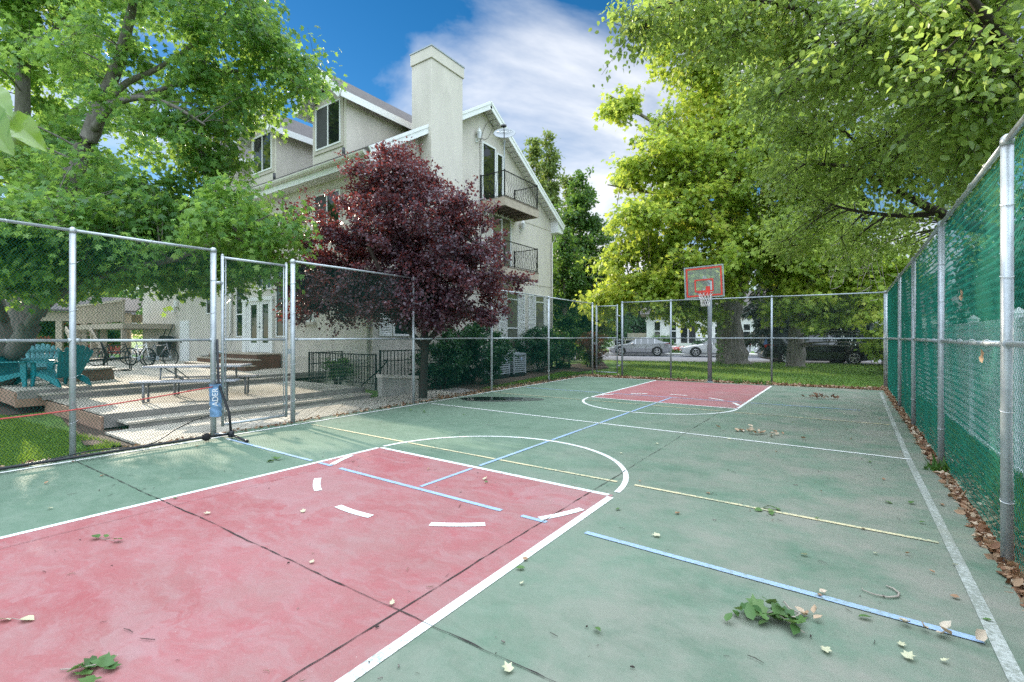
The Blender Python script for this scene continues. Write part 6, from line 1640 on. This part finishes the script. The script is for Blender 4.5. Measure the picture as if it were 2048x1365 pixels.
shrub('laurel_shrub', 'big dark green laurel shrub between the purple tree and the air conditioners', (-10.55, 12.6, 1.05), (1.15, 1.25, 1.10), 80, 'leaf_shrub', .10, .38, 170, tint=.0)
shrub('laurel_shrub', 'dark shrub half under the purple tree, between its trunk and the laurel', (-10.3, 10.9, .75), (.7, .8, .75), 30, 'leaf_shrub', .09, .34, 150, tint=-.1)
shrub('boxwood_shrub', 'rounded green bush on bare stems in front of the tall white-shuttered windows', (-11.2, 18.3, 1.25), (.75, 1.4, .78), 62, 'leaf_shrub', .075, .32, 190, tint=.12, stems=8)
shrub('boxwood_shrub', 'dark low bush at the house corner under the downspout', (-11.3, 20.2, .85), (.7, .8, .75), 34, 'leaf_shrub', .07, .30, 170, tint=.05)
shrub('boxwood_shrub', 'small clipped green bush near the far corner post', (-10.3, 21.4, .55), (.5, .55, .5), 22, 'leaf_fresh', .06, .25, 150, tint=-.25)
shrub('boxwood_shrub', 'second small clipped bush beside the barberry stems', (-10.7, 22.6, .6), (.5, .5, .5), 20, 'leaf_shrub', .06, .25, 150, tint=.2)
shrub('barberry_shrub', 'reddish open-stemmed barberry bush beside the narrow gate', (-9.8, 20.8, 1.15), (.75, .8, .75), 34, 'leaf_red', .06, .30, 90, stems=9)
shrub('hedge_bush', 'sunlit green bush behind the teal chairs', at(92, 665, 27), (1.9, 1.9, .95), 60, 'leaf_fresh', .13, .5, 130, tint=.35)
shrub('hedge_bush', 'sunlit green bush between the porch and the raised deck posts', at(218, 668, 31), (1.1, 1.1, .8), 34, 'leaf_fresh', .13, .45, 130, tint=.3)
shrub('garden_plant', 'small leafy green plant behind the iron railing', (-13.0, 9.1, .55), (.45, .3, .4), 16, 'leaf_fresh', .09, .2, 60, cat='plant')
shrub('garden_shrub', 'round green shrub under the windows of the white house', tuple(np.array(far_u(1325, 47.5, 1.0))), (1.0, 1.0, .75), 26, 'leaf_fresh', .14, .4, 90)
shrub('garden_shrub', 'small green shrub beside the porch of the white house', tuple(np.array(far_u(1408, 46.5, .8))), (.8, .8, .6), 20, 'leaf_shrub', .13, .35, 90, tint=.2)
for i, (y, lb) in enumerate(((4.0, 'dark green tree behind the white vinyl fence, nearest the camera'), (9.0, 'dark green tree behind the white vinyl fence, second along'), (14.5, 'dark green tree behind the white vinyl fence, third along'), (20.0, 'dark green tree behind the white vinyl fence, last of the row towards the street'))):
    grow('hedge_tree', lb, 'tree', [[(4.2, y, -.1, .15), (4.2, y, 2.0, .10), (4.2, y, 4.6, .03)]], [((4.0, y, 2.9), (1.7, 2.4, 2.0), 70, -.1)], 'leaf_shrub', 'bark_dark', OVAL, .14, .55, 150, 6, .4, 'trees behind the white vinyl fence', twig_r=.006, trunk_sides=8, shell=.4)

# leafy twig close to the camera, upper left
root = thing('leafy_branch', 'drooping sprig of very large broad green leaves hanging in front of the maples', 'branch', tuple(at(-80, 190, 1.05)))
m = MB()
br = smooth_path([(*at(-420, 120, 1.5), .012), (*at(-200, 150, 1.2), .008), (*at(-80, 190, 1.05), .005), (*at(-10, 235, 1.0), .003), (*at(30, 250, .98), .002)], 5)
m.tube(br[:, :3], br[:, 3], 6); m.build('stem', 'bark', root)
LV = [((-30, 160), (40, 225), .95, 70, .7), ((-20, 215), (25, 300), .92, 55, .6), ((10, 232), (98, 290), .96, 40, .9), ((20, 255), (82, 296), .98, 30, .35), ((-40, 250), (18, 345), .94, 80, .45), ((-60, 200), (-5, 258), 1.0, 60, .9)]
P, T, Nn, Sz, Tn = [], [], [], [], []
for (ua, va), (ub, vb), d, wd, tn_ in LV:
    p, q = at(ua - 22, va, d), at(ub - 16, vb - 6, d + rng.uniform(-.05, .05)); P.append(p); T.append(q - p); Sz.append(np.linalg.norm(q - p))
    Nn.append(-FWD * .7 + np.array([0, 0, .8]) + rng.normal(size=3) * .35); Tn.append(tn_)
bv, bf = [], []; nr_, nc_ = 14, 6
for i in range(nr_ + 1):
    q = i / nr_; hw_ = .27 * math.sin(math.pi * q ** .75) ** .85 * (1 - .25 * q) + .004
    for j in range(nc_ + 1):
        c_ = -1 + 2 * j / nc_
        bv.append((c_ * hw_ * (1 + .03 * math.sin(i * 2.6)), q, .10 * abs(c_) ** 1.3 * math.sin(math.pi * q) - .16 * q * q + .018 * math.sin(i * 1.7 + 3 * abs(c_)) * abs(c_)))
for i in range(nr_):
    for j in range(nc_): bf.append((i * (nc_ + 1) + j, i * (nc_ + 1) + j + 1, (i + 1) * (nc_ + 1) + j + 1, (i + 1) * (nc_ + 1) + j))
BROAD = shape(bv, bf)
for p, tt, nn, sz, tn_ in zip(P, T, Nn, Sz, Tn): leaves('leaf', np.array([p]), np.array([tt]), np.array([nn]), np.array([sz]), BROAD, 'leaf_close', root, np.array([tn_])).data.polygons.foreach_set('use_smooth', [True] * len(bf))

P = np.array([at(rng.uniform(1432, 1446), rng.uniform(640, 728), 24.2) for _ in range(90)]) + rng.normal(size=(90, 3)) * .05
t = thing('ivy', 'fresh green ivy climbing the edge of the huge furrowed maple trunk', 'ivy', tuple(at(1438, 728, 24.2)))
leaves('foliage', P, rng.normal(size=(90, 3)) + np.array([0, 0, -.5]), rng.normal(size=(90, 3)) * .5 - FWD, .13, DIAM, 'leaf_fresh', t)

# ================================================================== GRASS AND LITTER
def scatter(n, f):
    out_ = np.empty((0, 2))
    while len(out_) < n:
        p = f(n); out_ = np.concatenate([out_, p])
    return out_[:n]
def near_lawn(n):
    p = np.stack([rng.uniform(-14.2, -8.35, n), rng.uniform(-2.5, 2.62, n)], -1)
    bare = np.array([mnoise.noise(Vector((x * .9, y * 1.8, 3))) for x, y in p])
    ok = (p[:, 1] < 2.55 - .09 * np.maximum(0, -8.6 - p[:, 0]) + .0) & (bare < .38) & (p[:, 0] < -8.34 - .0213 * p[:, 1] - .1 * rng.random(n)) & ~((p[:, 0] > -8.9) & (p[:, 1] > 1.9 + rng.random(n) * .5))
    return p[ok]
def far_lawn(n):
    p = np.stack([rng.uniform(-16, 5, n), rng.uniform(18.2, 34, n)], -1)
    s_ = p @ ST_N
    ok = (s_ < KERB_S - .1) & (s_ > 17) & (p[:, 1] > 18.75 + .066 * p[:, 0] + .35) & ((p[:, 0] > -9.0) | (p[:, 1] > 24 - .6 * (p[:, 0] + 9)))
    return p[ok]
def side_lawn(n):
    p = np.stack([rng.uniform(-11.4, -8.7, n), rng.uniform(11.5, 19, n)], -1)
    ok = (p[:, 0] > -9.2 - (p[:, 1] - 11.5) * .16 - rng.random(n) * .12) & (p[:, 0] < -8.72 - .02 * (p[:, 1] - 10) - .25 * rng.random(n))
    return p[ok]
def right_lawn(n):
    p = np.stack([rng.uniform(1.15, 1.68, n), rng.uniform(-1, 19, n)], -1); return p[rng.random(n) < .3 + .7 * (p[:, 0] - 1.15) / .5]
GP, GS_ = [], []
for f, n, sz in ((near_lawn, 60000, .058), (far_lawn, 42000, .085), (side_lawn, 10000, .07), (right_lawn, 14000, .09)):
    p = scatter(n, f); GP.append(np.stack([p[:, 0], p[:, 1], [lawn_z(x, y) + .004 for x, y in p]], -1)); GS_.append(np.full(n, sz))
GP, GS_ = np.concatenate(GP), np.concatenate(GS_); n = len(GP)
td = rng.normal(size=(n, 3)) * .45; td[:, 2] = 1
patch = np.array([mnoise.noise(Vector((x * .7, y * .7, 0))) for x, y, _ in GP[::1]]) * .35
o = leaves('grass', GP, td, rng.normal(size=(n, 3)) * np.array([1, 1, .1]), GS_ * rng.uniform(.6, 1.3, n), shape([(-.07, 0, 0), (.07, 0, 0), (.05, .6, .08), (0, 1, .28)], [(0, 1, 2, 3)]), 'grass', None, np.clip(.42 + patch + rng.normal(size=n) * .2, 0, 1))
tag(o, 'short green grass of the lawns around the court', 'grass', kind='stuff')
def litter(n, f, sz, z=0.02):
    p = scatter(n, f); return np.stack([p[:, 0], p[:, 1], np.array([max(lawn_z(x, y), -.04) for x, y in p]) + z + rng.random(n) * .03], -1), sz * rng.uniform(.6, 1.4, n)
def lit_right(n):
    y = rng.random(n) ** 1.25 * 19.5; x = .845 + .008 * y + np.abs(rng.normal(size=n)) * .16; return np.stack([x, y], -1)[x < 1.6]
def lit_back(n):
    x = rng.uniform(-8.7, 1.1, n); y = 17.9 + .055 * x + .05 + np.abs(rng.normal(size=n)) * .38; return np.stack([x, y], -1)[y < 19.4]
def lit_left(n):
    y = rng.uniform(9.0, 18.2, n); x = -8.45 - .02 * (y - 9) - np.abs(rng.normal(size=n)) * .2; return np.stack([x, y], -1)[x > -9.3]
def lit_left2(n):
    y = rng.uniform(-.5, 9.0, n); x = LF(y) + rng.normal(size=n) * .06; return np.stack([x, y], -1)
parts_ = [litter(7500, lit_right, .062), litter(3000, lit_back, .085), litter(2600, lit_left, .075), litter(420, lit_left2, .06, .045)]
P = np.concatenate([a for a, _ in parts_]); sz = np.concatenate([b for _, b in parts_]); n = len(P)
td = rng.normal(size=(n, 3)); td[:, 2] *= .35; nn = rng.normal(size=(n, 3)) * .55 + np.array([0, 0, 1])
CURL = shape([(0, 0, 0), (0, .5, -.12), (0, 1, .06), (.28, .22, .14), (.30, .62, .10), (-.27, .22, .16), (-.30, .58, .06)], [(0, 3, 4, 2, 1), (0, 1, 2, 6, 5)])
o = leaves('leaf_litter', P, td, nn, sz, CURL, 'leaf_dry', None, np.clip(rng.beta(1.6, 1.7, n), 0, 1)); tag(o, 'brown and tan dead leaves drifted along the foot of the fences', 'leaf litter', kind='stuff')

# fallen leaves one can point to
def fallen(name, label, cat, u, v, items, mat, group=None, stem=None, seed=0):
    """items: (dx, dy, size, heading, tilt, tint) about the spot, in metres"""
    g0 = ground(u, v); r_ = np.random.default_rng(seed + int(u))
    t = thing(name, label, cat, (g0[0], g0[1], .008), 0, group)
    for it in items:
        dx, dy, sz_, hd, tilt, tn_, mt_, shp_ = it
        p = np.array([[g0[0] + dx, g0[1] + dy, .012 + r_.random() * (.045 if len(items) > 15 and abs(dx) < .12 else .01) + max(0, tilt) * sz_ * .2]])
        leaves('leaf', p, np.array([[math.cos(hd), math.sin(hd), tilt]]), np.array([[-.4 * math.sin(hd) * r_.normal(), .4 * math.cos(hd) * r_.normal(), 1.0]]), np.array([sz_]), shp_, mt_ or mat, t, np.array([tn_]))
    if stem:
        for pts, rr in stem:
            m = MB(); m.tube([(g0[0] + a, g0[1] + b, c) for a, b, c in pts], rr, 5); m.build('stem', 'twig', t)
    return t
LOBED = shape([(0, 0, 0), (0, .45, -.07), (0, 1, .05), (.20, .0, .10), (.46, .16, .05), (.30, .36, .10), (.48, .62, .12), (.16, .66, .0), (-.20, .0, .08), (-.46, .16, .12), (-.30, .36, .08), (-.48, .62, .05), (-.16, .66, .02)], [(0, 3, 4, 5, 6, 7, 2, 1), (0, 1, 2, 12, 11, 10, 9, 8)])
items = [(rng.normal() * .085, rng.normal() * .05, rng.uniform(.06, .105), rng.uniform(0, 6.28), rng.uniform(-.1, 1.0), rng.uniform(.0, .7), None, LOBED if rng.random() < .6 else OVAL) for _ in range(30)]
fallen('leafy_twig', 'heap of large green leaves on a broken twig beside the blue line', 'leaves', 1548, 1245, items, 'leaf_fallen_green', stem=[([(.02, .0, .03), (.10, .03, .05), (.12, .10, .04), (.06, .17, .02), (.03, .21, .03)], .005), ([(-.1, -.03, .02), (.0, .0, .06), (.15, -.05, .02)], .003)])
items = [(rng.normal() * .06, rng.normal() * .045, rng.uniform(.07, .10), rng.uniform(0, 6.28), rng.uniform(-.05, .5), rng.uniform(.0, .6), None, LOBED) for _ in range(8)]
fallen('leafy_twig', 'cluster of large green leaves on a stalk, lying on the red paint', 'leaves', 192, 1342, items, 'leaf_fallen_green', stem=[([(.0, .0, .03), (-.06, -.06, .02), (-.13, -.10, .012)], .003)])
fallen('fallen_leaf', 'pair of pale whitish green leaves on one stalk on the red paint', 'leaf', 32, 1246, [(.0, .02, .085, .5, .1, .5, None, OVAL), (-.03, -.02, .08, 3.6, .08, .8, None, OVAL)], 'leaf_fallen_pale', stem=[([(-.05, -.01, .015), (.03, .02, .015)], .002)])
fallen('fallen_leaf', 'pair of small curled green leaves on the red paint near the white sideline', 'leaf', 212, 1083, [(.07, .03, .085, .4, .25, .3, None, OVAL), (-.06, -.03, .09, 3.3, .2, .2, None, OVAL), (-.02, 0, .06, 2.6, .2, .5, None, OVAL)], 'leaf_fallen_green', stem=[([(-.06, -.02, .015), (.08, .03, .015)], .002)])
fallen('leafy_twig', 'small spray of green leaves touching the yellow line beyond the leaf heap', 'leaves', 1543, 1024, [(rng.normal() * .08, rng.normal() * .03, .08, rng.uniform(0, 6), rng.uniform(0, .3), rng.random(), None, OVAL) for _ in range(6)], 'leaf_fallen_green')
fallen('leafy_twig', 'green leaf sprig between the red paint and the closed gate', 'leaves', 550, 922, [(rng.normal() * .08, rng.normal() * .03, .09, rng.uniform(0, 6), rng.uniform(0, .3), rng.random() * .6, None, OVAL) for _ in range(5)], 'leaf_fallen_green')
fallen('leafy_twig', 'small green leaf sprig on the green paint near the puddle', 'leaves', 838, 824, [(rng.normal() * .1, rng.normal() * .04, .09, rng.uniform(0, 6), rng.uniform(0, .3), rng.random() * .6, None, OVAL) for _ in range(5)], 'leaf_fallen_green')
fallen('dry_leaves', 'loose drift of dry tan leaves on the green paint', 'leaves', 1515, 868, [(rng.normal() * .26, rng.normal() * .12, rng.uniform(.07, .11), rng.uniform(0, 6), rng.uniform(0, .4), rng.uniform(.5, 1), None, CURL) for _ in range(26)], 'leaf_dry')
fallen('dry_leaves', 'small heap of reddish brown dry leaves near the end of the court', 'leaves', 1638, 798, [(rng.normal() * .16, rng.normal() * .10, rng.uniform(.09, .14), rng.uniform(0, 6), rng.uniform(.2, 1.0), rng.uniform(0, .25), None, CURL) for _ in range(20)], 'leaf_dry', stem=[([(-.3, -.1, .02), (-.1, 0, .06), (.15, .05, .10)], .006)])
fallen('dry_leaves', 'curled grey-white dry leaves lying across the end of the blue line', 'leaves', 1882, 1268, [(rng.normal() * .07, rng.normal() * .02, rng.uniform(.06, .09), rng.uniform(0, 6), rng.uniform(.2, .9), rng.uniform(.7, 1), None, CURL) for _ in range(6)], 'leaf_dry')
fallen('dry_leaves', 'crumpled light brown leaf beside the heap of large green leaves', 'leaf', 1620, 1237, [(rng.normal() * .015, rng.normal() * .015, .055, rng.uniform(0, 6), rng.uniform(.1, .7), rng.uniform(.55, .85), None, CURL) for _ in range(5)], 'leaf_dry')
fallen('dry_leaves', 'two pale brown leaves beyond the blue line above the heap', 'leaf', 1638, 1190, [(0, 0, .045, .3, .2, .9, None, CURL), (.03, .0, .045, 2.3, .2, .8, None, CURL)], 'leaf_dry')
fallen('fallen_leaf', 'orange dry leaf caught in the mesh of the right fence above the rail', 'leaf', 1940, 580, [], 'leaf_dry') if False else None
for y, z, lb in ((6.35, 2.0, 'orange dead leaf caught in the bright green mesh above the rail'), (5.5, 1.43, 'small orange dead leaf caught in the bright green mesh just under the rail')):
    t = thing('caught_leaf', lb, 'leaf', (.955, y, z))
    leaves('leaf', np.array([[.95, y, z], [.948, y + .03, z + .02]]), np.array([[0, .5, .7], [0, -.4, -.8]]), np.array([[-1, .2, .1], [-1, -.3, .2]]), np.array([.09, .08]), CURL, 'leaf_dry', t, np.array([.55, .62]))
g0 = ground(1775, 1192)
m = MB(); m.tube([(g0[0] + a, g0[1] + b, .012 + .008 * abs(a)) for a, b in ((-.13, .0), (-.12, -.035), (-.07, -.055), (.0, -.045), (.05, .0), (.06, .05), (.035, .10), (.0, .12))], [.002, .003, .004, .005, .006, .006, .005, .004], 6)
tag(m.build('twig', 'twig', None, (g0[0], g0[1], 0)), 'curved pale bare twig lying near the worn white sideline', 'twig')
# scattered single leaves and twig bits, shared look
proto = {}
def single(kind):
    me_n = {'green': ('leaf_fallen_green', OVAL, .075, .35), 'pale': ('leaf_fallen_pale', LOBED, .07, .6), 'brown': ('leaf_dry', CURL, .06, .45)}[kind]
    o = leaves('fallen_leaf', np.zeros((1, 3)), np.array([[1.0, 0, .12]]), np.array([[0, .15, 1.0]]), np.array([me_n[2]]), me_n[1], me_n[0], None, np.array([me_n[3]]))
    lb = {'green': 'small green leaf lying flat on the painted court', 'pale': 'small pale yellowish leaf lying on the painted court', 'brown': 'small brown dead leaf lying on the painted court'}[kind]
    tag(o, lb, 'leaf', kind + ' leaves scattered on the court'); return o
SPOT = {'pale': [(1042, 1172), (622, 1130), (784, 1214), (1020, 1350), (1806, 1298), (1884, 1328), (1812, 1322), (1316, 890), (1320, 1075), (968, 962), (610, 1026), (96, 1020), (1650, 1300), (1602, 1112), (1905, 1132), (1748, 1110), (1462, 880), (1244, 908), (1400, 810), (1290, 790), (1690, 830), (420, 1030)],
        'green': [(1234, 1022), (1050, 1140), (976, 966), (1232, 1023), (1716, 1238), (1985, 1246), (1630, 1040), (1838, 1048), (1768, 1005), (1740, 925), (1690, 858), (1585, 845), (1498, 812), (1700, 806), (1310, 832), (1128, 858), (1820, 1010), (350, 1000), (930, 830), (1190, 1260)],
        'brown': [(874, 975), (856, 942), (1282, 966), (1056, 1122), (1722, 1060), (1810, 1110), (1634, 1192), (1640, 985), (1550, 905), (1770, 960), (1800, 905), (1700, 880), (1920, 1200), (1420, 990), (150, 925), (330, 910), (200, 955), (90, 970), (390, 895), (1870, 1150), (1760, 840), (1880, 1010), (1350, 1030)]}
for kd, pts in SPOT.items():
    p0_ = single(kd)
    for i, (u, v) in enumerate(pts):
        o = p0_ if i == 0 else p0_.copy()
        if i: COL.objects.link(o)
        q = ground(u, v); sc_ = rng.uniform(.45, 1.0); o.location = (q[0], q[1], .014); o.rotation_euler = (rng.normal() * .12, rng.normal() * .12, rng.uniform(0, 6.28)); o.scale = (sc_, sc_ * rng.uniform(.7, 1.1), sc_)
bits = []
for pts, rr in (([(-.03, 0, .003), (.0, .003, .005), (.032, -.002, .003)], [.0016, .0022, .0014]), ([(-.009, 0, .003), (.0, .001, .006), (.009, 0, .003)], [.003, .0055, .003]), ([(-.02, .006, .003), (-.006, -.004, .006), (.008, -.003, .005), (.02, .008, .003)], [.001, .0022, .0022, .001]), ([(-.014, 0, .004), (.014, .001, .004)], [.0042, .0042])):
    m = MB(); m.tube(pts, rr, 5); o = m.build('twig_bit', ('bark_dark', 'bark_dark', 'stone', 'bark')[len(bits)])
    tag(o, ('thin dark sliver of twig lying on the court paint', 'tiny dark lump of bark lying on the court paint', 'small curled brown twig scrap lying on the court paint', 'short stubby grey twig piece lying on the court paint')[len(bits)], 'twig', 'twig scraps scattered on the court'); bits.append(o)
k, used = 0, set()
while k < 280:
    x, y = rng.uniform(-7.8, .5), .75 + 9.5 * rng.random() ** 1.4
    if rng.random() > (.45 + .55 * (x + 7.8) / 8.3) or mnoise.noise(Vector((x * .8, y * .8, 5))) < -.25 + .3 * rng.random(): continue
    i = int(rng.choice(4, p=[.42, .26, .22, .10]))
    o = bits[i] if i not in used else bits[i].copy()
    if i in used: COL.objects.link(o)
    used.add(i)
    sc_ = rng.uniform(.25, 1.0) ** 1.2 * 1.05; o.location = (x, y, .008); o.rotation_euler = (0, 0, rng.uniform(0, 6.28)); o.scale = (sc_ * rng.uniform(.7, 1.5), sc_, sc_); k += 1
# weeds along the far edge
for i, (x, y, lb) in enumerate(((-2.3, 18.1, 'green weed tuft at the foot of a back fence post beside the hoop'), (-8.85, 15.2, 'green weed sprouting in the leaf litter beside the strip of lawn'), (1.0, 7.6, 'grassy weed tuft at the foot of a bright green fence post'), (-3.0, 18.0, 'low green weed between the hoop pole and the taller weed tuft'))):
    P = np.tile([x, y, lawn_z(x, y)], (60, 1)) + rng.normal(size=(60, 3)) * np.array([.10, .10, .0]); tdv = rng.normal(size=(60, 3)) * .6; tdv[:, 2] = 1
    t = thing('weed', lb, 'weed', (x, y, lawn_z(x, y)), 0, 'weeds along the fences')
    leaves('foliage', P, tdv, rng.normal(size=(60, 3)), .22 * rng.uniform(.5, 1.1, 60), shape([(-.08, 0, 0), (.08, 0, 0), (.10, .5, .05), (0, 1, .2), (-.1, .5, .05)], [(0, 1, 2, 3, 4)]), 'leaf_fresh', t)
